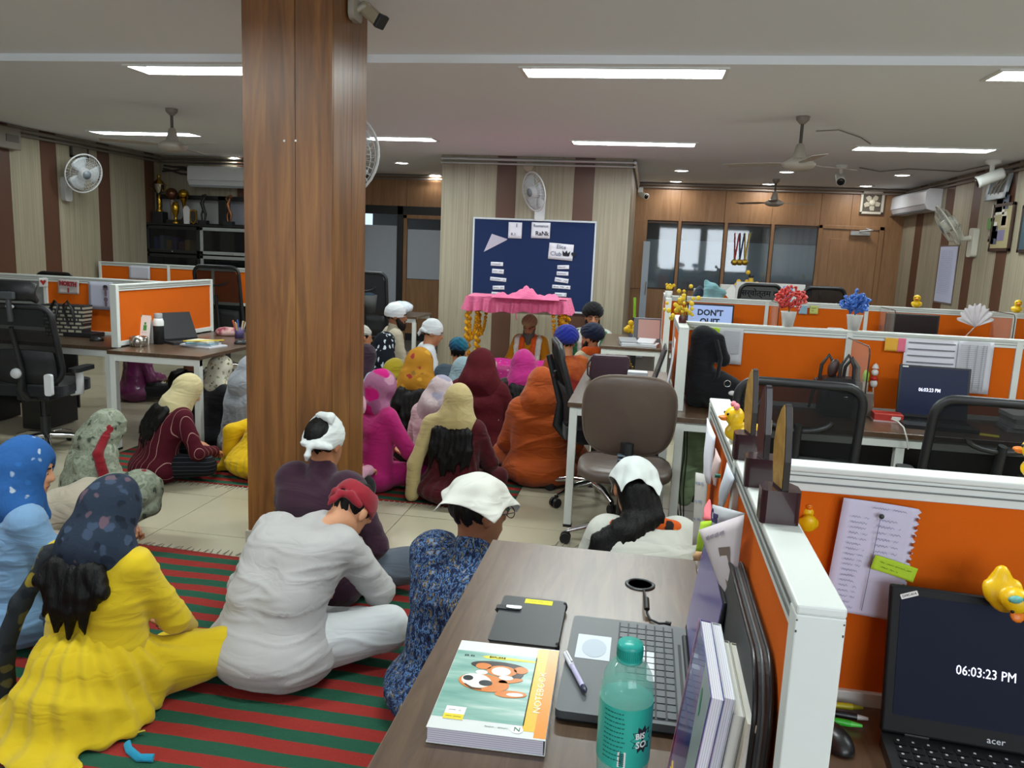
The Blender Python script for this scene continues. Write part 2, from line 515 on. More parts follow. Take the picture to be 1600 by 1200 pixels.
for k, (a, b) in enumerate(pane_x):
    w = sroot('window_%d' % (k + 1))
    f = MB()
    for q in (a, b): f.mm((q - .012, YF + .01, zb), (q + .012, YF + .05, zt + .03))
    f.mm((a, YF + .01, zb), (b, YF + .05, zb + .025)); f.mm((a, YF + .01, zt), (b, YF + .05, zt + .03))
    f.build('window_frame', plain('#4a3626', .5), w)
    MB().mm((a, YF + .010, zb), (b, YF + .015, zt)).build('pane', M_GLASS, w)
    MB().mm((a + .006, YF + .016, zb + .02), (b - .006, YF + .019, zf)).build('frosted_film', M_FROST, w)
dx0, dx1 = px13(1281).x, px13(1369).x
door = struct('door_1', MB().mm((dx0, YF, 0), (dx1, YF + .05, 2.12)), M_ORANGEWOOD)
fr = MB(); fr.mm((dx0 - .06, YF - .02, 0), (dx0 - .004, YF + .07, 2.18)); fr.mm((dx1 + .004, YF - .02, 0), (dx1 + .07, YF + .07, 2.18)); fr.mm((dx0 - .06, YF - .02, 2.125), (dx1 + .07, YF + .07, 2.18))
fr.build('door_frame', M_ORANGEWOOD, door, bevel=.004)
pw = dx1 - dx0
MB().mm((dx0 + .13, YF - .006, .1), (dx1 - .16, YF, 1.98)).build('door_panel', M_ORANGEWOOD, door, bevel=.003)
h = MB(); h.tube([(dx0 + .055, YF - .005, 1.02), (dx0 + .055, YF - .05, 1.03), (dx0 + .055, YF - .05, 1.15), (dx0 + .055, YF - .005, 1.16)], .009); h.build('door_handle', STEEL, door)
c = MB(); c.mm((dx1 - .42, YF - .06, 2.04), (dx1 - .14, YF - .005, 2.1)); c.tube([(dx1 - .3, YF - .07, 2.1), (dx1 - .12, YF - .12, 2.12), (dx1 - .2, YF - .03, 2.15)], .01); c.build('door_closer', ALU, door, bevel=.006)
struct('wall_rear_right_end', MB().mm((dx1 + .07, YF, 0), (XR, YF + .1, 2.16)), M_ORANGEWOOD)
struct('wall_beyond', MB().mm((-5.4, YF + 2.0, 0), (XR + .2, YF + 2.1, CZ)), plain('#3b3a3c', .8))  # coloured dark to stand for the unlit room behind the glass
# ---- rear left glazed partition behind the pillar
YG = 13.0
def pg(x, y=400): return PY(x, y, YG)
zh = pg(630, 322).z
wl = struct('wall_rear_glass', MB().mm((-5.3, YG + .02, zh), (bx0, YG + .1, CZ)), M_ORANGEWOOD)
for a, b in ((-5.3, pg(580).x), (pg(580).x, pg(634).x), (pg(634).x, bx0)):
    MB().mm((a + .003, YG, zh), (b - .003, YG + .02, CZ)).build('panel', M_ORANGEWOOD, wl)
fk = MB(); fk.mm((-5.3, YG - .01, zh - .14), (bx0, YG + .07, zh)); fk.mm((pg(620).x, YG - .01, 0), (pg(629).x, YG + .07, zh)); fk.mm((-5.3, YG - .01, 0), (-5.25, YG + .07, zh)); fk.mm((-5.3, YG - .01, 0), (pg(620).x, YG + .07, .15))
fk.build('glazing_frame', plain('#1b1c1e', .4), wl, bevel=.004)
w = sroot('window_9')
MB().mm((-5.25, YG + .02, .15), (pg(620).x, YG + .026, zh - .13)).build('pane', M_GLASS, w)
MB().mm((-5.25, YG + .012, .15), (pg(619).x, YG + .016, pg(600, 352).z)).build('frosted_film', M_FROST, w)
d2 = sroot('door_2'); a, b = pg(630).x, bx0 - .01
zt2 = zh - .14
fr = MB(); fr.mm((a, YG - .02, 0), (a + .06, YG + .05, zt2)); fr.mm((b - .05, YG - .02, 0), (b, YG + .05, zt2)); fr.mm((a, YG - .02, zt2 - .06), (b, YG + .05, zt2))
fr.build('door_frame', M_ORANGEWOOD, d2, bevel=.004)
zm = pg(660, 437).z
MB().mm((a + .06, YG, .12), (b - .05, YG + .03, zm)).build('door_panel', M_ORANGEWOOD, d2, bevel=.003)
MB().mm((a + .06, YG - .005, 0), (b - .05, YG + .03, .12)).build('kick_plate', plain('#232427', .4), d2)
MB().mm((a + .06, YG + .01, zm), (b - .05, YG + .016, zt2 - .06)).build('pane', M_GLASS, d2)
MB().mm((a + .07, YG + .002, zm + .01), (b - .06, YG + .006, pg(660, 359).z)).build('frosted_film', M_FROST, d2)

# ---- pillar
PYF = 3.72
px0, px1 = PY(382, 400, PYF).x, PY(518.5, 400, PYF).x
pyb = PX(570.5, 400, px1).y
pil = struct('pillar', MB().mm((px0 + .012, PYF + .012, 0), (px1 - .012, pyb - .012, CZ + STEPH)), plain('#3a2416', .6))
zb_ = PY(387, 828, PYF).z
gx = px0 + (px1 - px0) * .59
for (a, b, c_, d) in ((px0, gx, PYF, PYF + .012), (gx, px1, PYF, PYF + .012), (px0, px1, pyb - .012, pyb)):
    MB().mm((a + .0015, c_, zb_), (b - .0015, d, CZ + STEPH)).build('panel', M_PILLAR, pil)
gy = PYF + (pyb - PYF) * .55
for x0, x1 in ((px1 - .012, px1), (px0, px0 + .012)):
    for a, b in ((PYF + .012, gy), (gy, pyb - .012)):
        MB().mm((x0, a + .0015, zb_), (x1, b - .0015, CZ + STEPH)).build('panel', M_PILLAR, pil)
MB().mm((px0 - .012, PYF - .012, 0), (px1 + .012, pyb + .012, zb_)).build('plinth', plain('#a9a296', .4), pil, bevel=.004)
sc = MB()
for x, y in ((444, 220), (462, 220)):
    p = PY(x, y, PYF); sc.ball((p.x, PYF, p.z), (.006, .004, .006), 8, 6)
sc.build('screw_cap', WHITE, pil)

# ---- conduits and cable runs under the ceiling
tn = 0
def conduit(pts, r=.016, m=None, clips=True):
    global tn; tn += 1
    t = struct('trim_%d' % tn, MB().tube(pts, r, 8), m or ALU)
    return t
for dz, r in ((.05, .02), (.1, .014)):
    conduit([(bx0 - .01, YB - .03, CZ - dz), (bx1 + .02, YB - .03, CZ - dz)], r)
    conduit([(bx1 + .03, YB - .03, CZ - dz), (bx1 + .03, YF - .04, CZ - dz)], r)
    conduit([(bx1 + .05, YF - .04, CZ - dz + .02), (XR - .03, YF - .04, CZ - dz + .02)], r, plain('#8e847a', .6))
    conduit([(XR - .03, YF - .04, CZ - dz), (XR - .03, -2.5, CZ - dz)], r, plain('#8b8279', .6))
    conduit([(XL + .04, -2.5, CZ - dz), (XL + .04, YLB - .05, CZ - dz)], r * 1.2, plain('#6e675f', .6))
    conduit([(XL + .05, YLB - .05, CZ - dz), (-5.3, YLB - .05, CZ - dz)], r, plain('#5d574f', .6))
    conduit([(-5.28, YG - .05, CZ - dz + .02), (bx0, YG - .05, CZ - dz + .02)], r, plain('#7d766d', .6))
# slack dark cable bundle sagging along the rear left wall
rr = random.Random(4)
for q in range(4):
    pts = []
    for k in range(15):
        t = k / 14; pts.append((XL + .1 + (1.9 + .05 * q) * t, YLB - .07 - .02 * q, CZ - .14 - .13 * t * (1.1 - .3 * t) - .03 * q + rr.uniform(-.02, .02)))
    conduit(pts, .014, plain('#2f2c29', .7))
conduit([PZ(1343, 262, CZ - .01), PZ(1375, 268, CZ - .01), PZ(1420, 264, CZ - .01), PZ(1500, 268, CZ - .01), PZ(1545, 258, CZ - .01)], .006, plain('#77736d', .7))
conduit([PZ(1275, 205, CZ - .01), PZ(1310, 203, CZ - .01), PZ(1345, 215, CZ - .01), PZ(1360, 225, CZ - .01)], .005, plain('#85817b', .7))
# ================================================================== ceiling fittings
M_TUBE = glow('#f4fbff', 9.0)
M_REFL = plain('#d9dddd', .25, .3)
for k, (x, y) in enumerate(TUBES):
    z = CZ + STEPH if y < STEPY else CZ
    place = {5.38: 'nearer row', 8.68: 'further row', 2.05: 'row overhead'}[y]
    t = thing('tube_light', '', 'ceiling light', (x, y, z), group='recessed tube lights')
    f = MB()
    f.mm((-TW / 2 - .025, -TD / 2 - .025, -.012), (TW / 2 + .025, -TD / 2, .0)); f.mm((-TW / 2 - .025, TD / 2, -.012), (TW / 2 + .025, TD / 2 + .025, .0))
    f.mm((-TW / 2 - .025, -TD / 2, -.012), (-TW / 2, TD / 2, 0)); f.mm((TW / 2, -TD / 2, -.012), (TW / 2 + .025, TD / 2, 0))
    f.build('frame', WHITE, t)
    g = MB(); g.mm((-TW / 2, -TD / 2, .1), (TW / 2, TD / 2, .105))
    g.mm((-TW / 2, -TD / 2, 0), (-TW / 2 + .004, TD / 2, .1)); g.mm((TW / 2 - .004, -TD / 2, 0), (TW / 2, TD / 2, .1))
    g.mm((-TW / 2, -TD / 2, 0), (TW / 2, -TD / 2 + .004, .1)); g.mm((-TW / 2, TD / 2 - .004, 0), (TW / 2, TD / 2, .1))
    g.build('reflector', M_REFL, t)
    for s in (-1, 1):
        MB().cyl((-TW / 2 + .03, s * .055, .035), (TW / 2 - .03, s * .055, .035), .014, n=10).build('tube', M_TUBE, t)
    li = bpy.data.lights.new('tube_lamp', 'AREA'); li.shape = 'RECTANGLE'; li.size = TW - .06; li.size_y = .17; li.energy = TUBE_W * (.4 if x < -5 else 1); li.color = (.91, 1, .985)
    lo = bpy.data.objects.new('tube_lamp', li); COL.objects.link(lo); lo.parent = t; lo.location = (0, 0, .012)
    t['label'] = {(-.25, 5.38): 'long recessed tube light in the middle of the nearer row, reflector showing',
                  (2.58, 5.38): 'recessed tube light of the nearer row cut by the right edge',
                  (-3.03, 5.38): 'recessed tube light of the nearer row half hidden by the pillar, left side',
                  (-5.85, 8.68): 'recessed tube light at far left beyond a ceiling fan',
                  (-3.03, 8.68): 'recessed tube light of the further row just right of the pillar',
                  (-.25, 8.68): 'recessed tube light of the further row in the middle of the ceiling',
                  (2.58, 8.68): 'glaring recessed tube light of the further row near the right wall'}.get((x, y), 'recessed tube light overhead, ' + {-3.03: 'left of', -.25: 'just above', 2.58: 'right of'}.get(x, 'by') + ' the camera and out of the picture')
DL = [((628, 254), 'round downlight nearest the pillar, right of it'), ((680, 273), 'round downlight by the left corner of the board wall'),
      ((1065, 266), 'nearer of two round downlights right of the board wall'), ((1056, 283), 'further of two round downlights right of the board wall'),
      ((1229, 268), 'nearer round downlight beside the small far ceiling fan'), ((1201, 287), 'further round downlight touching the small far ceiling fan'),
      ((1410, 273), 'round downlight nearest the right wall'), ((1353, 290), 'round downlight just above the exhaust fan'),
      ((369, 246), 'round downlight left of the pillar edge above the air conditioner')]
for (x, y), lab in DL:
    p = PZ(x, y, CZ)
    t = thing('downlight', lab, 'ceiling light', (p.x, p.y, CZ), group='round recessed downlights')
    MB().lathe([(.085, -.004), (.105, -.014), (.12, -.012), (.125, 0)], n=24).build('ring', WHITE, t)
    MB().lathe([(.0, -.012), (.06, -.011), (.086, -.006)], n=24).build('diffuser', glow('#ffffff', 16), t)
    li = bpy.data.lights.new('down_lamp', 'AREA'); li.shape = 'DISK'; li.size = .16; li.energy = SPOT_W
    lo = bpy.data.objects.new('down_lamp', li); COL.objects.link(lo); lo.parent = t; lo.location = (0, 0, -.02)

# ceiling fans at rest
def ceiling_fan(p, lab, a0, drop):
    t = thing('ceiling_fan', lab, 'fan', (p.x, p.y, CZ), R(a0), group='ceiling fans')
    MB().lathe([(.0, 0), (.055, 0), (.05, -.03), (.02, -.06), (.015, -.06)], n=16).build('canopy', plain('#8b867e', .5), t)
    MB().cyl((0, 0, -.05), (0, 0, -drop), .013).build('rod', plain('#4a4743', .5), t)
    MB().lathe([(.016, -drop + .13), (.03, -drop + .12), (.055, -drop + .02), (.06, -drop), (.0, -drop)], n=20).build('cup', plain('#9c968c', .5), t)
    z = -drop - .03
    MB().lathe([(.0, z + .045), (.06, z + .045), (.11, z + .02), (.135, z), (.12, z - .03), (.07, z - .05), (.0, z - .055)], n=24).build('motor', plain('#a8a298', .45), t)
    for k in range(3):
        b = MB(); b.T = RZ(120 * k) @ T(0, 0, z) @ RX(8)
        b.prism([(.12, -.03), (.2, -.05), (.6, -.06), (.615, .05), (.2, .055), (.12, .03)], .004)
        b.build('blade', plain('#a39d93', .5), t)
ceiling_fan(PZ(268, 170, CZ), 'ceiling fan hanging left of the pillar beside a tube light', 97, .30)
ceiling_fan(PZ(1255, 182, CZ), 'large ceiling fan right of centre above the cubicles', 35, .34)
ceiling_fan(PZ(1213, 280, CZ), 'small far ceiling fan in front of the rear wall', 20, .30)

# wall fans
M_FANW = plain('#c9cbcc', .45)
def wall_fan(p, normal_deg, lab, yaw, tilt, sc=1.0, tint=None):
    m = tint or M_FANW
    t = thing('wall_fan', lab, 'fan', p, R(normal_deg), group='wall mounted fans', scale=sc)   # local -y looks into the room, wall at y=0
    MB().prism(rrect(.11, .26, .03), .05, T(0, 0, -.10) @ RX(90)).build('wall_bracket', m, t, bevel=.006)
    MB().tube([(0, -.05, -.06), (0, -.12, -.07), (0, -.16, .0), (0, -.17, .06)], .026, 10).build('arm', m, t)
    H_ = T(0, -.2, .08) @ RZ(yaw) @ RX(tilt)
    b = MB(); b.T = H_; b.lathe([(.0, .12), (.04, .12), (.062, .09), (.066, .0), (.055, -.02), (.0, -.02)], n=20, rot=Euler((R(-90), 0, 0)).to_matrix().inverted().to_4x4().to_3x3()); b.build('motor', m, t)
    for k in range(3):
        b = MB(); b.T = H_ @ T(0, -.06, 0) @ RY(120 * k) @ RX(90)
        def bl(u, v):
            r_ = .04 + .135 * v; a_ = (u - .5) * (1.5 - .3 * v)
            return (r_ * math.cos(a_), r_ * math.sin(a_), .02 * (u - .5))
        b.grid(bl, 6, 5); b.build('blade', clear('#c9d0d4', .3, .75, 'fan_blade'), t, solid=.003)
    b = MB(); b.T = H_ @ T(0, -.06, 0) @ RX(90)
    b.lathe([(.0, .022), (.035, .02), (.035, -.02), (0, -.022)], n=16); b.build('hub', m, t)
    cage = MB(); cage.T = H_ @ T(0, -.06, 0) @ RX(90)
    NR = 36
    for k in range(NR):
        a_ = 2 * PI * k / NR
        cage.tube([(.04 * math.cos(a_), .04 * math.sin(a_), .06), (.13 * math.cos(a_), .13 * math.sin(a_), .055), (.2 * math.cos(a_), .2 * math.sin(a_), .0), (.13 * math.cos(a_), .13 * math.sin(a_), -.05), (.05 * math.cos(a_), .05 * math.sin(a_), -.05)], .0016, 4)
    for r_, z in ((.204, 0), ):
        cage.tube([(r_ * math.cos(2 * PI * k / 32), r_ * math.sin(2 * PI * k / 32), z) for k in range(32)], .008, 6, closed=True)
    for r_, z in ((.17, .032), (.13, .056), (.09, .058)):
        cage.tube([(r_ * math.cos(2 * PI * k / 28), r_ * math.sin(2 * PI * k / 28), z) for k in range(28)], .002, 4, closed=True)
    cage.build('cage', m, t)
    b = MB(); b.T = H_ @ T(0, -.06, 0) @ RX(90); b.lathe([(.0, .066), (.045, .064), (.045, .056), (0, .056)], n=16); b.build('badge', plain('#6f7880', .4), t)
    return t
p = PX(100, 280, XL + .01); wall_fan(p, 90, 'white fan on the left striped wall, tilted down', -20, 16, 1.15)
p = PY(845, 312, YB - .01); wall_fan(p, 0, 'white fan on the pale wall above the notice board', -48, 14, 1.15)
p = PX(1527, 362, XR - .01); wall_fan(p, -90, 'cream fan on the right striped wall by the paper list', -12, 34, 1.3, plain('#c3c2b4', .45))
p = Vector((px1 - .265, pyb + .0, PX(571, 245, px1).z - .05)); wall_fan(p, 180, 'white fan behind the pillar, only its cage edge showing', -10, 5, 1.15)

# split air conditioners
def aircon(loc, rz, lab, w=.86, louvre_open=False):
    t = thing('air_conditioner', lab, 'air conditioner', loc, rz, group='split air conditioners')   # wall at y=0, room at -y
    prof = [(0, 0), (0, .29), (-.17, .29), (-.205, .26), (-.21, .09), (-.17, .02), (-.10, 0)]
    M_ = T(-w / 2, 0, 0) @ Matrix(((0, 0, 1, 0), (1, 0, 0, 0), (0, 1, 0, 0), (0, 0, 0, 1)))
    MB().prism(prof, w, M_).build('body', plain('#d6dade', .35), t, bevel=.012, seg=3)
    b = MB(); b.T = T(0, -.168, .022) @ RX(35); b.mm((-w / 2 + .04, -.05, -.006), (w / 2 - .06, .05, .0)); b.build('louvre', plain('#2c3034' if louvre_open else '#9da3a8', .4), t)
    b = MB(); b.mm((-w / 2 + .02, -.212, .085), (w / 2 - .02, -.208, .09)); b.build('seam', plain('#8d959b', .4), t)
    return t
a = PY(306, 290, YLB); b_ = PY(384, 290, YLB)
ac = aircon((a.x + .50, YLB - .012, PY(330, 291, YLB).z - .02), 0, 'white split air conditioner above the black trophy cabinet', 1.0)
MB().mm((-.501, -.16, .13), (-.505, -.10, .19)).build('sticker', plain('#6f6a2c', .5), ac)
p0, p1 = PX(1402, 330, XR), PX(1471, 337, XR)
ac2 = aircon((XR - .012, (p0.y + p1.y) / 2, PX(1435, 333, XR).z - .02), R(-90), 'white split air conditioner on the right striped wall', abs(p0.y - p1.y) * .98, True)

# exhaust fan above the door
p = PY(1362, 317, YF); s_ = .17
t = thing('exhaust_fan', 'square white exhaust fan in the rear wall above the door', 'fan', (p.x, YF - .01, p.z))
f = MB(); f.mm((-s_, -.03, -s_), (s_, 0, -s_ + .035)); f.mm((-s_, -.03, s_ - .035), (s_, 0, s_)); f.mm((-s_, -.03, -s_), (-s_ + .035, 0, s_)); f.mm((s_ - .035, -.03, -s_), (s_, 0, s_)); f.build('frame', plain('#c4bfae', .5), t, bevel=.004)
MB().mm((-s_ + .03, -.004, -s_ + .03), (s_ - .03, 0, s_ - .03)).build('backing', plain('#5a5348', .8), t)
for k in range(5):
    b = MB(); b.T = RY(72 * k + 10) @ T(0, -.014, 0) @ RX(90)
    b.prism([(.03, -.02), (.07, -.045), (.115, -.035), (.12, .02), (.06, .03), (.03, .02)], .004); b.build('blade', plain('#b9b29c', .5), t)
MB().lathe([(0, .02), (.04, .02), (.05, 0), (0, 0)], (0, -.018, 0), 16, rot=Euler((R(90), 0, 0)).to_matrix()).build('hub', plain('#cfc8b2', .5), t)

# security cameras
def cctv(p, lab, target, base='ceiling', s=1.0, m=WHITE, lens=True):
    t = thing('security_camera', lab, 'camera', p, group='security cameras', scale=s)
    d = Vector(target).normalized()
    b = MB()
    if base == 'ceiling': b.lathe([(0, 0), (.045, 0), (.045, -.02), (.015, -.03), (.012, -.08), (0, -.08)], n=16)
    else: b.box((0, 0, 0), (.06, .06, .06)); b.cyl((0, 0, 0), tuple(d * .05 + Vector((0, 0, -.05))), .012)
    b.build('mount', m, t)
    q = d.to_track_quat('Z', 'Y').to_matrix(); c = Vector((0, 0, -.1)) if base == 'ceiling' else Vector(d * .06 + Vector((0, 0, -.05)))
    MB().lathe([(0, -.07), (.03, -.07), (.034, -.06), (.034, .06), (.038, .075), (.03, .078)], c, 16, rot=q).build('housing', m, t)
    MB().lathe([(0, .072), (.03, .072), (.03, .079), (0, .079)], c, 16, rot=q).build('lens', BLACKG, t)
    return t
cctv(PZ(600, 278, CZ), 'white security camera beside the rear left header', (.4, -1, -.5), s=1.3)
cctv(PZ(1315, 258, CZ), 'black-faced security camera on the ceiling near the rear door', (-.1, -1, -.5), s=1.5)
cctv(PY(1001, 297, YF - .1), 'small white security camera in the corner behind the board wall', (.7, -1, -.3), 'wall', 1.3)
cctv(PZ(1552, 250, CZ), 'white bullet camera high on the right wall', (-1, .1, -.45), s=1.8)
cctv(PZ(373, 250, CZ), 'dark security camera above the air conditioner by the pillar', (.2, -1, -.4), s=1.3, m=DARK)
p = Vector((px1 + .01, PYF + .22, CZ - .03))
t = thing('security_camera', 'beige bullet camera high on the pillar side, cut by the top edge', 'camera', p)
MB().prism(rrect(.1, .12, .03), .03, RY(90)).build('mount', plain('#a8a396', .5), t, bevel=.005)
b = MB(); b.T = T(.09, .02, -.01) @ RZ(-20) @ RY(38); b.box((0, 0, 0), (.14, .055, .06)); b.build('housing', plain('#9c917a', .5), t, bevel=.012)
b = MB(); b.T = T(.09, .02, -.01) @ RZ(-20) @ RY(38); b.box((.075, 0, .005), (.025, .062, .068)); b.build('lens_hood', DARK, t, bevel=.006)
MB().tube([(.02, 0, 0), (.05, .01, .02), (.09, .015, .02)], .015).build('arm', plain('#a8a396', .5), t)
# round blanking disc on the board wall
p = PY(826, 261, YB - .008)
tag(MB().lathe([(0, .012), (.06, .012), (.068, 0), (0, 0)], (p.x, YB - .008, p.z), 24, rot=Euler((R(90), 0, 0)).to_matrix()).build('cover_disc', plain('#b7ab98', .5)), 'round beige cover disc above the wall fan', 'wall cover')
# ================================================================== workstations
ZT, DZ = 1.22, .75
M_OR = NT('orange_fabric'); _v_ = M_OR.coord(); M_OR.bump(M_OR.noise(_v_, 500, 2), .25, .002); M_OR.col('#cc5d08'); M_OR = M_OR.set(Roughness=.85, Specular_IOR_Level=.2)
M_FRAME = plain('#d3d8d3', .4)
def screen(name, label, a, b, joints=(), z0=.74, z1=ZT, th=.055, posts=(True, True), group=None, panel=None, greys=(), p0z=0.0, cap=.012):
    """desk partition from a to b (ground points): posts, rails, a capping and one fabric panel per bay"""
    a, b = Vector((a[0], a[1], 0)), Vector((b[0], b[1], 0)); L = (b - a).length
    t = thing(name, label, 'partition', a, math.atan2(b.y - a.y, b.x - a.x), group=group)
    h = th / 2; ps = [0.0] + [j for j in joints] + [L]
    f = MB(); wv = .035
    for k, p in enumerate(ps):
        if k == 0 and not posts[0] or k == len(ps) - 1 and not posts[1]: continue
        lo = 0 if k == 0 else p - wv / 2 if k < len(ps) - 1 else p - wv
        zz = p0z if k in (0, len(ps) - 1) else z0
        f.mm((lo, -h, zz), (lo + wv, h, z1 - cap))
    f.build('post', M_FRAME, t, bevel=.002)
    r = MB(); r.mm((.004, -h + .004, z1 - .05), (L - .004, h - .004, z1 - cap - .001)); r.mm((.004, -h + .002, z0), (L - .004, h - .002, z0 + .035)); r.build('rail', M_FRAME, t, bevel=.002)
    g = MB()
    for s in (-1, 1):
        g.mm((0, s * (h - .002) - .001, z1 - .034), (L, s * (h - .002) + .001, z1 - .031)); g.mm((0, s * (h - .002) - .001, z1 - .020), (L, s * (h - .002) + .001, z1 - .018))
    g.build('groove', plain('#6b6f6d', .4, .5), t)
    MB().mm((-.001, -h, z1 - cap), (L + .001, h, z1)).build('capping', M_FRAME, t, bevel=.003)
    for k in range(len(ps) - 1):
        MB().mm((ps[k] + .018, -h + .012, z0 + .035), (ps[k + 1] - .018, h - .012, z1 - .05)).build('fabric_panel', plain('#7d807d', .6) if k in greys else (panel or M_OR), t)
    return t
def desk(label, x0, y0, x1, y1, legs=((0, 0), (1, 0), (0, 1), (1, 1)), group='workstation desks', lw=.045):
    t = thing('desk', label, 'desk', ((x0 + x1) / 2, (y0 + y1) / 2, 0), group=group)
    w, d = (x1 - x0) / 2, (y1 - y0) / 2
    MB().mm((-w, -d, DZ - .027), (w, d, DZ)).build('desk_top', M_DESK, t, bevel=.002)
    for sx, sy in legs:
        x = -w + .012 + sx * (2 * w - .024 - lw); y = -d + .012 + sy * (2 * d - .024 - lw)
        m = MB(); m.mm((x, y, .015), (x + lw, y + lw, DZ - .027)); m.build('leg', M_FRAME, t, bevel=.002)
        MB().mm((x - .002, y - .002, 0), (x + lw + .002, y + lw + .002, .015)).build('foot', BLACK, t)
    ap = DZ - .027
    for y in (-d + .015, d - .055): MB().mm((-w + .012, y, ap - .05), (w - .012, y + .04, ap)).build('apron', M_FRAME, t, bevel=.002)
    return t
G1 = 'orange desk partitions'
# nearest cluster
S1 = screen('partition', 'white topped side partition in the foreground carrying three plaques', (.218, .885), (.218, 2.215), (.675,), z0=.70, group=G1)
S1.children[0]
C1 = screen('partition', 'orange partition behind the large open laptop at the right edge', (.2455, 1.555), (3.0, 1.555), (.9, 1.8), group=G1, posts=(False, True))
desk('brown foreground desk with the notebook, diary and bottle', -.40, .45, .188, 2.21, legs=((0, 1), (0, 0)))
desk('brown desk under the large open laptop at lower right', .248, .96, 1.95, 1.525, legs=((1, 0),))
desk('brown desk behind the front orange partition, mostly hidden', .248, 1.585, 1.95, 2.15, legs=((1, 1),))
# second cluster
S2 = screen('partition', 'white side partition post beside the black backpack', (.215, 4.45), (.215, 5.36), z0=.76, group=G1, p0z=.75)
C2 = screen('partition', 'orange partition behind the far laptop, its bays pinned with printed sheets', (.2455, 4.88), (3.7, 4.88), (.93, 1.84, 2.7), group=G1, posts=(False, True))
desk('brown end desk with the purple handbag', -.405, 4.47, .186, 5.95)
desk('brown desk with the far laptop and the black bags', .19, 4.27, 3.7, 4.85, legs=((0, 0),))
desk('brown desk behind the second orange partition', .248, 4.91, 3.7, 5.5, legs=((1, 1),))
# mid support leg of that desk, seen between the two mesh chairs
p = PZ(1350, 690, .55)
MB().mm((p.x - .022, 4.29, .015), (p.x + .022, 4.335, .72)).build('leg', M_FRAME, [q for q in COL.objects if q.get('label') == 'brown desk with the far laptop and the black bags'][0], loc=(-1.945, -4.56, 0))
C5 = screen('partition', 'left orange partition with the NORTH sheet', (-7.1, 6.0), (-3.93, 6.0), (1.05, 2.1,), group=G1, greys=(1,), posts=(True, False))
for q, x0, x1 in ((C2, .05, 3.40), (C5, .05, 2.35)):
    MB().mm((x0, -.01, .10), (x1, .01, .735)).build('dark_underdesk_board', plain('#1a1a1c', .5), q)  # dark boards added so the space under the desks reads as shade
# third cluster
S3 = screen('partition', 'side partition post with a small yellow flower on it', (.2, 7.4), (.2, 8.6), z0=.70, group=G1)
C3 = screen('partition', 'third orange partition behind the two flower pots', (.228, 8.0), (3.72, 8.0), (.92, 1.83, 3.12), group=G1, posts=(False, True))
desk('brown end desk with the desk calendar', -.40, 7.42, .17, 8.6)
desk('brown desk behind the third orange partition', .23, 8.03, 3.7, 8.6, legs=((1, 1),))
desk('brown desk with the poster monitor', .23, 7.4, 3.7, 7.97, legs=((1, 0),))
# furthest cluster
C4 = screen('partition', 'furthest orange partition carrying the white sign board', (.6, 10.7), (2.0, 10.7), (.7,), group=G1, z1=1.2)
desk('brown desk in front of the furthest partition', .6, 10.1, 2.0, 10.67)
# left cluster
S4 = screen('partition', 'bright orange side partition on the left beside the white bottle', (-3.9, 5.33), (-3.9, 6.67), z0=.76, group=G1, p0z=.75)
desk('brown desk on the left holding the open laptop and books', -3.86, 5.18, -3.12, 6.75)
desk('brown desk behind the tall chair with a checked handbag', -7.1, 5.33, -3.94, 5.97, legs=((1, 0), (0, 0)))
C6 = screen('partition', 'low orange partition in front of the trophy cabinet', (-7.12, 9.5), (-5.0, 9.5), (.0 + 1.0, 1.62,), group=G1)
desk('dark desk behind the pillar with an office chair', -4.1, 9.25, -2.72, 9.95)

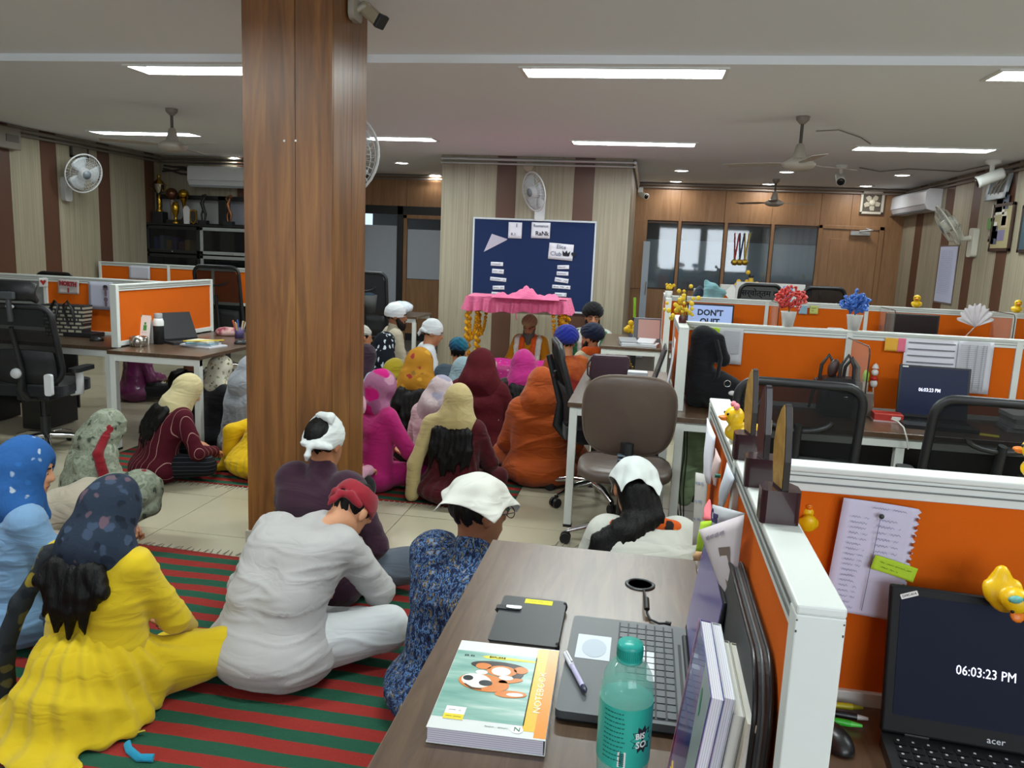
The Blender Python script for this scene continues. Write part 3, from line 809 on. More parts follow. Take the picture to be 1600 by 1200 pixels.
# ---- office chairs
M_MESH = meshcloth('#101214', .9)
M_CH = plain('#17191c', .45)
def office_chair(label, loc, rz, headrest=False, accents=False, back_h=.50, back_w=.47, z_back=.53, tint=None):
    """local +y is where the sitter looks"""
    t = thing('office_chair', label, 'chair', (loc[0], loc[1], 0), R(rz), group='black mesh office chairs')
    for k in range(5):
        a = 2 * PI * k / 5 + .3; d = Vector((math.cos(a), math.sin(a), 0))
        MB().tube([d * .03 + Vector((0, 0, .12)), d * .16 + Vector((0, 0, .115)), d * .30 + Vector((0, 0, .075))], [.026, .022, .017], 8).build('base_leg', CHROME, t)
        c = MB(); q = d.cross(Vector((0, 0, 1)))
        for s in (-1, 1): c.cyl(d * .31 + q * (.008 * s) + Vector((0, 0, .032)), d * .31 + q * (.026 * s) + Vector((0, 0, .032)), .031, n=14)
        c.cyl(d * .31 + Vector((0, 0, .04)), d * .31 + Vector((0, 0, .08)), .008); c.build('caster', BLACK, t)
    g = MB(); g.cyl((0, 0, .09), (0, 0, .26), .032); g.cyl((0, 0, .26), (0, 0, .42), .02); g.build('gas_lift', M_CH, t)
    MB().box((0, 0, .42), (.24, .26, .05)).build('tilt_mechanism', M_CH, t, bevel=.012)
    s = MB(); s.prism(rrect(.49, .47, .1, 6, .07), .075, T(0, .02, .445)); s.build('seat', cloth('#1b1d20', fold=.15), t, bevel=.025, seg=3)
    def bp(x, z):   # curved back surface: returns point for x across, z up
        u = (z - z_back) / back_h
        return Vector((x, -.20 - .09 * u + .02 * math.sin(u * PI * 2) + .55 * x * x, z))
    fr = rrect(back_w, back_h, .085, 6, .13)
    MB().tube([bp(x, z + z_back + back_h / 2) for x, z in fr], .021, 8, closed=True).build('back_frame', M_CH, t)
    m = MB(); m.grid(lambda u, v: bp((u - .5) * (back_w - .03) * (1 if .12 < v < .9 else .86), z_back + .012 + v * (back_h - .024)), 9, 9); m.build('back_mesh', M_MESH, t)
    sp = MB()
    sp.tube([(0, -.02, .43), (0, -.2, .44), (0, -.245, .5), bp(0, z_back + .12) + Vector((0, -.03, 0)), bp(0, z_back + .42) + Vector((0, -.03, 0))], [.03, .03, .028, .022, .016], 8, flat=1.4)
    sp.build('back_support', M_CH, t)
    if not headrest:
        sp = MB(); sp.tube([bp(.14 * math.sin(a), z_back + back_h - .16 + .05 * math.cos(a)) + Vector((0, -.025, 0)) for a in [PI / 2 + PI * k / 10 for k in range(11)]], .012, 6); sp.build('coat_bar', M_CH, t)
    lb = MB(); lb.grid(lambda u, v: bp((u - .5) * (back_w - .06), z_back + .02 + v * .24 + .025 * math.cos((u - .5) * PI) * 0 - .06 * (u - .5) ** 2) + Vector((0, -.012, 0)), 9, 4); lb.build('lumbar_panel', plain('#14161a', .6), t, solid=.012)
    for sx in (-1, 1):
        a = MB(); x = sx * .27
        a.tube([(sx * .2, 0, .44), (x, 0, .45), (x, .0, .56), (x, -.01, .61)], .018, 8, flat=1.5); a.build('arm_post', plain('#c8ccce', .4) if accents else M_CH, t)
        a = MB(); a.prism(rrect(.075, .25, .03), .03, T(x, .03, .605)); a.build('armrest', M_CH, t, bevel=.01)
        if accents:
            b = MB(); b.prism(rrect(.05, .15, .015), .03, T(sx * .21, -.255, .545) @ RX(90)); b.build('back_bracket', plain('#c9cdcf', .4), t, bevel=.008)
    if headrest:
        h = MB(); z = z_back + back_h
        h.grid(lambda u, v: Vector(((u - .5) * .30, -.27 + .5 * ((u - .5) * .3) ** 2 * 3 - .03 * math.sin(v * PI), z + .045 + .12 * v + (-.02 if abs(u - .5) > .42 else 0))), 10, 5); h.build('headrest', M_CH, t, solid=.045, bevel=.01)
        MB().tube([bp(0, z - .1) + Vector((0, -.02, 0)), (0, -.325, z + .02), (0, -.315, z + .1)], [.02, .018, .02], 8).build('headrest_stem', plain('#3b3e41', .35), t)
        b = MB(); b.box((0, -.335, z + .075), (.10, .03, .05)); b.build('headrest_clamp', plain('#44484b', .3), t, bevel=.008)
    if accents:
        b = MB(); b.lathe([(0, .03), (.028, .03), (.036, .015), (.036, 0), (0, 0)], (0, -.285, z_back + .1), 18, rot=Euler((R(90), 0, 0)).to_matrix()); b.build('lumbar_knob', plain('#b9bdbf', .4), t)
        b = MB(); b.lathe([(0, .006), (.03, .006), (.03, 0), (0, 0)], bp(0, z_back + back_h) + Vector((0, -.022, 0)), 18, rot=Euler((R(90), 0, 0)).to_matrix(), sy=.5); b.build('badge', plain('#b9bdbf', .4), t)
    return t
p = PZ(60, 700, .02)
office_chair('tall black mesh chair with headrest and white brackets, seen from behind at the left edge', (-4.26, 5.02), 8, True, True, .56, .50, .52)
p = PY(40, 430, 7.0); office_chair('black mesh chair behind the left partition, only its top showing', (p.x - .1, 7.2), 170, False, False, .62, .5)
pb = PY(1258, 640, 3.75); office_chair('black mesh chair left of the far laptop, seen from behind', (pb.x - .02, 3.96), -4, back_w=.54, back_h=.60, z_back=.46)
pb = PY(1560, 650, 3.70); office_chair('black mesh chair cut by the right edge beside stacked papers', (pb.x + .02, 3.92), -4, back_w=.54, back_h=.60, z_back=.44)
office_chair('black mesh chair side-on by the purple handbag desk', (-.27, 5.05), -78, back_w=.46)
p = PY(592, 440, 9.0); office_chair('black high chair just right of the pillar', (p.x - .12, 9.02), 5, False, False, .74, .52)
p = PY(368, 460, 8.8); office_chair('black high chair just left of the pillar', (p.x, 8.6), 5, False, False, .74, .52)
for x, y, yy, l in ((1176, 456, 9.8, 'left one of two black chair tops below the sign board'), (1273, 458, 9.8, 'right one of two black chair tops below the sign board')):
    p = PY(x, y, yy); office_chair(l, (p.x, 9.75), 10, back_h=.62, z_back=.70)

# ---- brown upholstered chair
def brown_chair():
    M_L = NT('brown_leatherette'); v = M_L.coord(); M_L.bump(M_L.noise(v, 9, 4, .5, .8), .3, .012); M_L.col('#574a42'); M_L = M_L.set(Roughness=.42)
    pb = PY(983, 655, 4.0)
    t = thing('task_chair', 'brown leatherette task chair with a ribbed black stem, seen from behind', 'chair', (pb.x - .01, 4.23, 0), R(2))
    def bk(u, v):
        a = 2 * PI * u; ca, sa = math.cos(a), math.sin(a)
        e = 2 / 3.4
        x = .235 * math.copysign(abs(ca) ** e, ca); z = .215 * math.copysign(abs(sa) ** e, sa)
        k = math.sin(v * PI) ; r = (1 - abs(2 * v - 1) ** 3) ** .34 if 0 < v < 1 else 0.0
        x *= r * (1 - .06 * (z < 0) * -z / .215); z *= r
        return Vector((x, -.24 - .05 * (z / .2) + (v - .5) * .085 + .5 * x * x, .79 + z))
    MB().grid(bk, 40, 13, closed_u=True).build('backrest', M_L, t)
    MB().tube([bk(k / 44, .5) * 1.0 + Vector((0, -.004, 0)) for k in range(44)], .007, 6, closed=True).build('piping', plain('#6b5d52', .5), t)
    def se(u, v):
        a = 2 * PI * u; ca, sa = math.cos(a), math.sin(a); e = 2 / 3.2
        r = (1 - abs(2 * v - 1) ** 3) ** .34 if 0 < v < 1 else 0.0
        return Vector((.255 * math.copysign(abs(ca) ** e, ca) * r, .02 + .25 * math.copysign(abs(sa) ** e, sa) * r, .45 + (v - .5) * .11))
    MB().grid(se, 40, 11, closed_u=True).build('seat', M_L, t)
    b = MB(); pts = [(-.0, .0, .40), (0, -.2, .39), (0, -.27, .43), (0, -.285, .56), (0, -.275, .66)]
    b.tube(pts, .03, 10, flat=1.5); b.build('back_stem', M_CH, t)
    b = MB()
    for k in range(11): b.box((0, -.285 - .018 + .004 * (k > 6), .41 + .019 * k), (.092, .036, .011))
    b.build('bellows', plain('#566673', .35), t, bevel=.004)
    g = MB(); g.cyl((0, 0, .09), (0, 0, .4), .03); g.build('gas_lift', M_CH, t)
    for k in range(5):
        a = 2 * PI * k / 5 + .62; d = Vector((math.cos(a), math.sin(a), 0))
        MB().tube([d * .03 + Vector((0, 0, .12)), d * .16 + Vector((0, 0, .115)), d * .29 + Vector((0, 0, .07))], [.024, .02, .015], 8).build('base_leg', CHROME, t)
        c = MB(); q = d.cross(Vector((0, 0, 1)))
        for s in (-1, 1): c.cyl(d * .30 + q * (.008 * s) + Vector((0, 0, .031)), d * .30 + q * (.027 * s) + Vector((0, 0, .031)), .03, n=14)
        c.build('caster', BLACK, t)
brown_chair()

for x, y, lab in ((-5.35, 5.72, 'black tower added to darken under the left desk, further from its white leg'), (-4.80, 5.72, 'black tower added to darken under the left desk, nearer its white leg'), (1.62, 4.66, 'black tower added to darken under the far laptop'), (2.5, 4.66, 'black tower added to darken under the desk at the right edge')):
    t = thing('filler_tower', lab, 'computer', (x, y, 0), group='added dark towers under the desks')  # black boxes added to darken the space under the desks
    MB().box((0, 0, .22), (.19, .40, .42)).build('case', plain('#141517', .4), t, bevel=.006); MB().box((0, -.203, .22), (.16, .01, .38)).build('front_panel', plain('#0c0d0f', .3), t, bevel=.004); MB().box((0, -.21, .34), (.12, .004, .02)).build('drive_bay', plain('#2a2c2f', .4), t)
# ---- trophy cabinet against the rear left wall
def pl(x, y, yy=YLB): return PY(x, y, yy)
YC = YLB - .42
cab = thing('trophy_cabinet', 'black glass-fronted cabinet under the trophies', 'cabinet', (0, 0, 0))
x0, x1, x2 = pl(228, 380, YC).x, pl(312, 380, YC).x, -5.32
zt_ = pl(300, 350, YC).z
b = MB(); b.mm((x0, YC + .02, 0), (x0 + .03, YLB - .01, zt_)); b.mm((x1 - .02, YC + .02, 0), (x1 + .02, YLB - .01, zt_)); b.mm((x2 - .03, YC + .02, 0), (x2, YLB - .01, zt_)); b.mm((x0, YLB - .03, 0), (x2, YLB - .01, zt_)); b.mm((x0, YC, zt_ - .03), (x2, YLB - .01, zt_)); b.mm((x0, YC + .02, 0), (x2, YLB - .01, .08))
b.build('carcass', plain('#131416', .35), cab)
for z in (zt_ - .42, zt_ - .8, zt_ - 1.15): MB().mm((x0 + .03, YC + .03, z), (x2 - .03, YLB - .03, z + .02)).build('shelf', plain('#1a1b1d', .4), cab)
for k, (a, b_, mat_) in enumerate(((x0 + .005, x1 - .005, plain('#1b1c1e', .3)), (x1 + .005, x2 - .005, plain('#a5abac', .3, .5)))):
    for za, zb2 in ((zt_ - .42, zt_ - .04), (zt_ - .80, zt_ - .44), (.09, zt_ - .82)):
        f = MB(); w_ = .045
        f.mm((a, YC, za), (a + w_, YC + .02, zb2)); f.mm((b_ - w_, YC, za), (b_, YC + .02, zb2)); f.mm((a, YC, za), (b_, YC + .02, za + w_)); f.mm((a, YC, zb2 - w_), (b_, YC + .02, zb2))
        d = f.build('door', mat_, cab, bevel=.002)
        MB().mm((a + w_, YC + .008, za + w_), (b_ - w_, YC + .012, zb2 - w_)).build('pane', clear('#15181b', .03, .45, 'cabinet_glass'), d)
        MB().ball(((a + b_) / 2, YC - .012, za + .02), .012, 10, 6).build('knob', CHROME, d)
# back unit above: white panelled display shelf with dark frame
u = thing('display_shelf', 'dark framed white backed shelf behind the trophies', 'shelf', (0, 0, 0))
xa, za, zb2 = pl(252, 330).x, zt_, pl(300, 306).z
f = MB(); f.mm((xa, YLB - .16, zb2 - .06), (x2, YLB - .012, zb2)); f.mm((xa, YLB - .16, za), (xa + .04, YLB - .012, zb2)); xm = pl(350, 330).x
f.mm((xm, YLB - .16, za), (xm + .12, YLB - .012, zb2)); f.mm((xa, YLB - .16, za), (x2, YLB - .012, za + .02)); f.build('frame', plain('#17181a', .4), u, bevel=.003)
MB().mm((xa + .04, YLB - .03, za + .02), (xm, YLB - .014, zb2 - .06)).build('back_panel', plain('#a7a9a6', .5), u)
MB().mm((xm + .12, YLB - .03, za + .02), (x2, YLB - .014, zb2 - .06)).build('back_panel', plain('#8f929b', .4), u)
# files behind the left glass
for k, (w_, h_, c) in enumerate(((.05, .2, '#5b6aa8'), (.06, .22, '#7f8da8'), (.085, .16, '#a48a5a'), (.05, .2, '#5d4a8c'), (.09, .14, '#8a5b62'), (.08, .17, '#b69a58'))):
    tag(MB().mm((0, 0, 0), (w_, .22, h_)).build('file_box', plain(c, .6), None, loc=(x0 + .06 + .098 * k, YC + .1, zt_ - .398), bevel=.003), ['slate blue', 'grey blue', 'sand coloured', 'violet', 'dusty red', 'ochre'][k] + ' file box behind the cabinet glass', 'file box', 'files in the trophy cabinet')

# trophies: lathe and figure shapes on plinths
GOLD = plain('#b08a2e', .25, 1.0); SILV = plain('#b9b6ae', .2, 1.0); BRONZE = plain('#5c3a2a', .3, .7)
YT = YLB - .27
def trophy(px, lab, build):
    p = PY(px, 345, YT); t = thing('trophy', lab, 'trophy', (p.x, YT, zt_), group='trophies on the cabinet'); build(t); return t
def cup(t, h, m1, m2, base=.16, lid=True):
    MB().box((0, 0, base / 2), (.17, .15, base)).build('plinth', BLACK, t, bevel=.006)
    MB().lathe([(.05, base), (.052, base + .02), (.02, base + .06), (.03, base + .1), (.028, base + .22), (.016, base + .24)], n=14).build('stem', GOLD, t)
    z = base + .24
    MB().lathe([(.016, z), (.05, z + .03), (.075, z + .08), (.08, z + .14), (.09, z + .15), (.0, z + .155)], n=18).build('bowl', m1, t)
    if lid: MB().lathe([(.085, z + .155), (.06, z + .19), (.02, z + .22), (.012, z + .25), (.02, z + .27), (.0, z + .3)], n=14).build('lid', m2, t)
    for s in (-1, 1): MB().tube([(s * .07, 0, z + .05), (s * .12, 0, z + .08), (s * .13, 0, z + .14), (s * .09, 0, z + .15)], .007, 6).build('handle', m2, t)
trophy(250, 'tallest gold and silver lidded cup on a black plinth', lambda t: cup(t, .5, SILV, GOLD))
def globe(t):
    MB().lathe([(.06, 0), (.06, .03), (.03, .06), (.035, .3), (.02, .34)], n=14).build('column', plain('#7b6a60', .4), t)
    MB().ball((0, 0, .42), .085, 16, 10).build('globe', BRONZE, t); MB().box((0, 0, .02), (.14, .12, .06)).build('plinth', BLACK, t, bevel=.005)
trophy(270, 'trophy with a dark maroon ball on a frosted column', globe)
def flame(t):
    MB().box((0, 0, .03), (.13, .12, .06)).build('plinth', BLACK, t, bevel=.005)
    MB().lathe([(.045, .06), (.02, .1), (.016, .22), (.03, .3), (.06, .36)], n=14).build('stem', GOLD, t)
    MB().ball((0, 0, .42), (.075, .075, .07), 16, 10).build('globe', GOLD, t)
trophy(288, 'gold cup with a round globe top', flame)
trophy(281, 'small gold vase trophy in front of the others', lambda t: MB().lathe([(.05, 0), (.05, .02), (.02, .04), (.02, .1), (.05, .17), (.055, .24), (.03, .3), (.0, .31)], (0, -.1, 0), 16).build('vase', GOLD, t))
trophy(298, 'small white upright award', lambda t: MB().prism([(-.04, 0), (.04, 0), (.05, .2), (.02, .25), (-.02, .25), (-.05, .2)], .02, T(0, -.09, 0) @ RX(90)).build('award', plain('#c9c9c9', .4), t, bevel=.004))
def shield(t):
    P = [(-.05, .19), (-.055, .08), (-.03, .02), (0, 0), (.03, .02), (.055, .08), (.05, .19), (0, .21)]
    MB().prism(P, .02, T(0, -.08, 0) @ RX(90)).build('shield', GOLD, t, bevel=.003); MB().prism([(x * .75, y * .8 + .02) for x, y in P], .004, T(0, -.1, 0) @ RX(90)).build('face', plain('#2e2a24', .4), t)
trophy(308, 'gold rimmed shield award', shield)
def figure(t, m=BLACK):
    MB().box((0, 0, .03), (.13, .1, .06)).build('plinth', BLACK, t, bevel=.004)
    f = MB(); f.tube([(.02, 0, .06), (.035, 0, .15), (.0, 0, .23), (-.02, 0, .3), (.02, 0, .38)], [.012, .02, .026, .03, .014], 8); f.ball((.03, 0, .41), .025, 10, 8); f.tube([(-.01, 0, .33), (-.05, 0, .38), (.0, 0, .42)], .01, 6); f.tube([(0, 0, .22), (-.03, 0, .14), (-.02, 0, .06)], .014, 6); f.build('figure', m, t)
trophy(318, 'black dancing figure award', figure)
trophy(358, 'bronze kneeling figurine on a black block by the pillar', lambda t: figure(t, plain('#8a5c3c', .3, .8)))

# ---- notice board
c0, c1_ = PY(743, 342, YB), PY(922, 488, YB)
bw = thing('notice_board', 'navy notice board in a white frame on the pale wall', 'notice board', ((c0.x + c1_.x) / 2, YB - .01, (c0.z + c1_.z) / 2))
hw, hh = (c1_.x - c0.x) / 2, (c0.z - c1_.z) / 2
MB().mm((-hw, -.02, -hh), (hw, 0, hh)).build('board', cloth('#1b2b52', fold=.08), bw)
f = MB(); q = .022
f.mm((-hw - q, -.03, hh), (hw + q, 0, hh + q)); f.mm((-hw - q, -.03, -hh - q), (hw + q, 0, -hh)); f.mm((-hw - q, -.03, -hh), (-hw, 0, hh)); f.mm((hw, -.03, -hh), (hw + q, 0, hh)); f.build('frame', plain('#c5ccd4', .35), bw, bevel=.003)
YP = YB - .032
def sheet(px0, py0, px1, py1, lab, y=YP, m=PAPER, rot=0, name='paper', group='papers on the notice board', curl=.012, tri=None):
    a, b = PY(px0, py0, y), PY(px1, py1, y); c = (a + b) / 2; w, h = abs(b.x - a.x), abs(a.z - b.z)
    o = MB()
    if tri: o.prism([(x * w - w / 2, yy * h - h / 2) for x, yy in tri], .002, RX(90))
    else: o.grid(lambda u, v: Vector(((u - .5) * w, -.001 - curl * (u - .5) ** 2 - curl * .6 * (1 - v) ** 2, (v - .5) * h)), 6, 5)
    t = tag(o.build(name, m, None, loc=(c.x, y, c.z), solid=.0012), lab, 'paper', group); t.rotation_euler = (0, R(rot), 0); return t, w, h
t, w, h = sheet(795, 347, 815, 373, 'white sheet reading 1 at the top of the notice board')
lettering('1', .07, T(.02, -.012, .06) @ RX(90), INK, t); lettering('R.1', .05, T(-.02, -.012, -.05) @ RX(90), INK, t)
t, w, h = sheet(831, 347, 859, 373, 'white sheet with a two line heading at the top of the notice board')
lettering('Romance', .05, T(0, -.012, .055) @ RX(90), INK, t); lettering('RaNk', .075, T(0.02, -.012, -.04) @ RX(90), INKB, t, bold=.001)
t, w, h = sheet(858, 380, 895, 407, 'larger white sheet with the club heading on the notice board', rot=3)
lettering('Elite', .07, T(0, -.014, .06) @ RX(90), INK, t); lettering('Club', .075, T(-.06, -.014, -.03) @ RX(90), INK, t)
o = MB(); o.prism([(.03, -.045), (.11, -.045), (.12, .02), (.09, -.01), (.07, .025), (.05, -.01), (.02, .02)], .002, T(0.0, -.014, .0) @ RX(90)); o.prism([(.165, -.05), (.2, -.01), (.185, .012), (.165, -.005), (.145, .012), (.13, -.01)], .002, T(0, -.014, .0) @ RX(90)); o.build('crown_and_heart', INKB, t)
sheet(757, 365, 792, 395, 'lilac triangular pennant pinned to the notice board', m=plain('#b7b0c0', .8), tri=[(0, 0), (.32, 1), (1, .75), (.95, .68)])
strips = [(767, 409, 786, 416), (769, 420, 787, 428), (766, 433, 791, 440), (770, 446, 788, 453), (768, 456, 788, 463),
          (871, 414, 889, 421), (870, 424, 888, 431), (867, 434, 888, 442), (863, 445, 891, 452), (867, 457, 885, 464)]
for k, (a, b, c, d) in enumerate(strips):
    t, w, h = sheet(a, b, c, d, ('%s name strip in the %s column of the notice board' % (['topmost', 'second', 'third', 'fourth', 'lowest'][k % 5], 'left' if k < 5 else 'right')), rot=[0, 2, 3, -3, 2, -3, 0, 6, 1, 0][k], name='name_strip', group='name strips on the notice board', curl=.004)
    scribble([(-w * .42, w * .42, 0)], T(0, -.006, 0) @ RX(90), INK, t, .025, seed=k, th=.004)

# ---- frames and papers on the side walls
def wall_frame(px0, py0, px1, py1, x, sgn, lab, fm, im, fw=.03, pics=None, tilt=0):
    a, b = PX(px0, py0, x), PX(px1, py1, x); c = (a + b) / 2; w, h = abs(a.y - b.y), abs(a.z - b.z)
    t = thing('picture_frame', lab, 'picture frame', (x - sgn * .03, c.y, c.z), group='frames on the walls'); t.rotation_euler = (0, R(tilt) * sgn, 0)
    f = MB()
    for y0, y1, z0, z1 in ((-w / 2, w / 2, h / 2 - fw, h / 2), (-w / 2, w / 2, -h / 2, -h / 2 + fw), (-w / 2, -w / 2 + fw, -h / 2, h / 2), (w / 2 - fw, w / 2, -h / 2, h / 2)): f.mm((-.012, y0, z0), (.012, y1, z1))
    f.build('frame', fm, t, bevel=.003); MB().mm((-.006, -w / 2 + fw, -h / 2 + fw), (.006, w / 2 - fw, h / 2 - fw)).build('picture', im, t)
    return t, w, h
t, w, h = wall_frame(1546, 315, 1587, 258, XR, 1, 'silver framed picture of antelopes high on the right wall', plain('#9fb0b5', .35), plain('#59666a', .5), .07, tilt=8)
m = MB()
for k in range(3): m.tube([(-.008, .12 - .1 * k, -.12), (-.008, .1 - .1 * k, -.02), (-.008, .05 - .1 * k, -.03 + .02 * k), (-.008, .0 - .1 * k, .03), (-.008, -.03 - .1 * k, .1)], .012, 5)
m.build('antelopes', plain('#a5a294', .6), t)
t, w, h = wall_frame(1549, 393, 1592, 315, XR, 1, 'brown framed photo collage on the right wall', plain('#3d2a22', .4), plain('#a39a72', .5), .035)
r_ = random.Random(3)
for k in range(16):
    q = MB(); y, z = r_.uniform(-w * .38, w * .38), r_.uniform(-h * .4, h * .4)
    q.mm((-.0085, y, z), (-.0075, y + r_.uniform(.08, .2), z + r_.uniform(.06, .2))); q.build('snapshot', plain(r_.choice(['#7d7597', '#c9c4b4', '#5f8a4a', '#9c8a5e', '#4b5364', '#b7a489', '#e0dcd0', '#6b5148']), .5), t)
wall_frame(1594, 395, 1640, 316, XR, 1, 'second dark framed picture cut by the right edge', plain('#2b2422', .4), plain('#39505a', .4), .035)
a, b = PX(1459, 470, XR - .02), PX(1497, 385, XR - .02)
lst = thing('name_list', 'long white printed list on the right wall', 'paper', (XR - .013, (a.y + b.y) / 2, (a.z + b.z) / 2)); w, h = abs(a.y - b.y), abs(a.z - b.z)
MB().mm((-.004, -w / 2 - .02, -h / 2 - .02), (0.004, w / 2 + .02, h / 2 + .02)).build('backing', plain('#6a6058', .6), lst)
MB().mm((-.007, -w / 2, -h / 2), (-.004, w / 2, h / 2)).build('sheet', plain('#b9bfd6', .7), lst)
scribble([(-w * .4, w * .3, h * .42 - k * h * .033) for k in range(24)], T(-.0085, 0, 0) @ Matrix(((0, 0, -1, 0), (-1, 0, 0, 0), (0, 1, 0, 0), (0, 0, 0, 1))), plain('#8d94b0', .9), lst, .016, 'print', 4, .003)
wall_frame(107, 245, 134, 229, XL, -1, 'small dark framed certificate above the left wall fan', plain('#2e2823', .4), plain('#6d675c', .5), .03)
p = PX(8, 216, XL); t = thing('switch_box', 'pale box high on the left wall at the edge', 'box', (XL + .04, p.y, p.z)); MB().mm((-.04, -.28, -.12), (.06, .12, .12)).build('cover', plain('#7a7266', .5), t, bevel=.01); MB().mm((.06, -.1, -.04), (.066, .08, .04)).build('grille', plain('#57514a', .6), t)
# ================================================================== figures: soft bodies grown from smooth-joined tapered limbs
class Sdf:
    def __init__(s, vox): s.vox = vox; s.ops = []
    def cone(s, a, b, ra, rb, k=.03, cut=False):
        a, b = np.array(a, float), np.array(b, float); m = max(ra, rb)
        def f(P):
            d = b - a; L = max(d @ d, 1e-9); t = np.clip(((P - a) @ d) / L, 0, 1)
            return np.linalg.norm(P - a - t[..., None] * d, axis=-1) - (ra + (rb - ra) * t)
        s.ops.append((f, np.minimum(a, b) - m, np.maximum(a, b) + m, k, cut)); return s
    def path(s, pts, rs, k=.03):
        for i in range(len(pts) - 1): s.cone(pts[i], pts[i + 1], rs[i], rs[i + 1], k)
        return s
    def ell(s, c, r, Rm=None, k=.03, cut=False):
        c = np.array(c, float); r = np.array(r, float); Rm_ = np.eye(3) if Rm is None else np.array(Rm)
        ext = np.abs(Rm_) @ r
        def f(P):
            q = (P - c) @ Rm_
            k0 = np.linalg.norm(q / r, axis=-1); k1 = np.linalg.norm(q / (r * r), axis=-1)
            return k0 * (k0 - 1) / np.maximum(k1, 1e-6)
        s.ops.append((f, c - ext, c + ext, k, cut)); return s
    def mesh(s, zmin=None):
        add = [o for o in s.ops if not o[4]]
        lo = np.min([o[1] for o in add], 0) - s.vox * 3; hi = np.max([o[2] for o in add], 0) + s.vox * 3
        n = np.ceil((hi - lo) / s.vox).astype(int) + 1
        D = np.full(n, 1.0, np.float32)
        ax = [lo[i] + s.vox * np.arange(n[i]) for i in range(3)]
        for f, a, b, k, cut in s.ops:
            pad = k + 3 * s.vox
            i0 = np.maximum(np.floor((a - pad - lo) / s.vox).astype(int), 0); i1 = np.minimum(np.ceil((b + pad - lo) / s.vox).astype(int) + 1, n)
            if np.any(i1 <= i0): continue
            sl = tuple(slice(i0[i], i1[i]) for i in range(3))
            P = np.stack(np.meshgrid(ax[0][sl[0]], ax[1][sl[1]], ax[2][sl[2]], indexing='ij'), -1)
            d = f(P); cur = D[sl]
            if cut:
                d = -d; h = np.maximum(k - np.abs(cur - d), 0) / max(k, 1e-6); D[sl] = np.maximum(cur, d) + h * h * k * .25
            else:
                h = np.maximum(k - np.abs(cur - d), 0) / max(k, 1e-6); D[sl] = np.minimum(cur, d) - h * h * k * .25
        if zmin is not None:
            z = ax[2]; D = np.maximum(D, (zmin - z)[None, None, :].astype(np.float32))
        return nets(D, lo, s.vox)


def nets(D, lo, vox):
    ins = D < 0; n = np.array(D.shape); c = n - 1
    S = np.zeros((*c, 3), np.float32); K = np.zeros(c, np.int16); edges = []
    for a in range(3):
        s0 = [slice(None)] * 3; s1 = [slice(None)] * 3; s0[a] = slice(0, -1); s1[a] = slice(1, None)
        cr = ins[tuple(s0)] != ins[tuple(s1)]
        I = np.argwhere(cr)
        if len(I) == 0: continue
        J = I.copy(); J[:, a] += 1
        d0 = D[tuple(I.T)]; d1 = D[tuple(J.T)]; t = d0 / (d0 - d1)
        p = I.astype(np.float32); p[:, a] += t
        b, e = [(1, 2), (2, 0), (0, 1)][a]
        quad = []
        for db, de in ((0, 0), (1, 0), (1, 1), (0, 1)):
            q = I.copy(); q[:, b] -= db; q[:, e] -= de; quad.append(q)
            ok = np.all((q >= 0) & (q < c), 1)
            np.add.at(S, tuple(q[ok].T), p[ok]); np.add.at(K, tuple(q[ok].T), 1)
        okk = np.all([np.all((q >= 0) & (q < c), 1) for q in quad], 0)
        edges.append(([q[okk] for q in quad], (d0 < 0)[okk]))
    idx = np.full(c, -1, np.int64); m = K > 0; idx[m] = np.arange(m.sum())
    V = S[m] / K[m][:, None] * vox + lo
    F = []
    for q, sgn in edges:
        f = np.stack([idx[tuple(x.T)] for x in q], 1); f[~sgn] = f[~sgn][:, ::-1]
        F.append(f[:, ::-1])
    return V.astype(np.float64), np.concatenate(F)


def vnormals(V, F):
    a = V[F[:, 2]] - V[F[:, 0]]; b = V[F[:, 3]] - V[F[:, 1]]; fn = np.cross(a, b)
    N = np.zeros_like(V)
    for k in range(4): np.add.at(N, F[:, k], fn)
    return N / np.maximum(np.linalg.norm(N, axis=1, keepdims=True), 1e-9)
def relax(V, F, it=1):
    for _ in range(it):
        S = np.zeros_like(V); K = np.zeros(len(V))
        for k in range(4):
            np.add.at(S, F[:, k], V[F[:, (k + 1) % 4]]); np.add.at(S, F[:, k], V[F[:, k - 1]]); np.add.at(K, F[:, k], 2)
        V = .5 * V + .5 * S / np.maximum(K, 1)[:, None]
    return V
def to_obj(name, V, F, m, parent=None):
    me = bpy.data.meshes.new(name); me.vertices.add(len(V)); me.vertices.foreach_set('co', np.ascontiguousarray(V, np.float32).ravel())
    me.loops.add(F.size); me.loops.foreach_set('vertex_index', F.ravel().astype(np.int32))
    me.polygons.add(len(F)); me.polygons.foreach_set('loop_start', np.arange(0, F.size, F.shape[1], dtype=np.int32))
    me.polygons.foreach_set('use_smooth', np.ones(len(F), bool)); me.update(calc_edges=True)
    me.materials.append(m); o = bpy.data.objects.new(name, me); COL.objects.link(o)
    if parent is not None: o.parent = parent
    return o
def rotm(x=0, y=0, z=0): return np.array(Euler((R(x), R(y), R(z))).to_matrix())


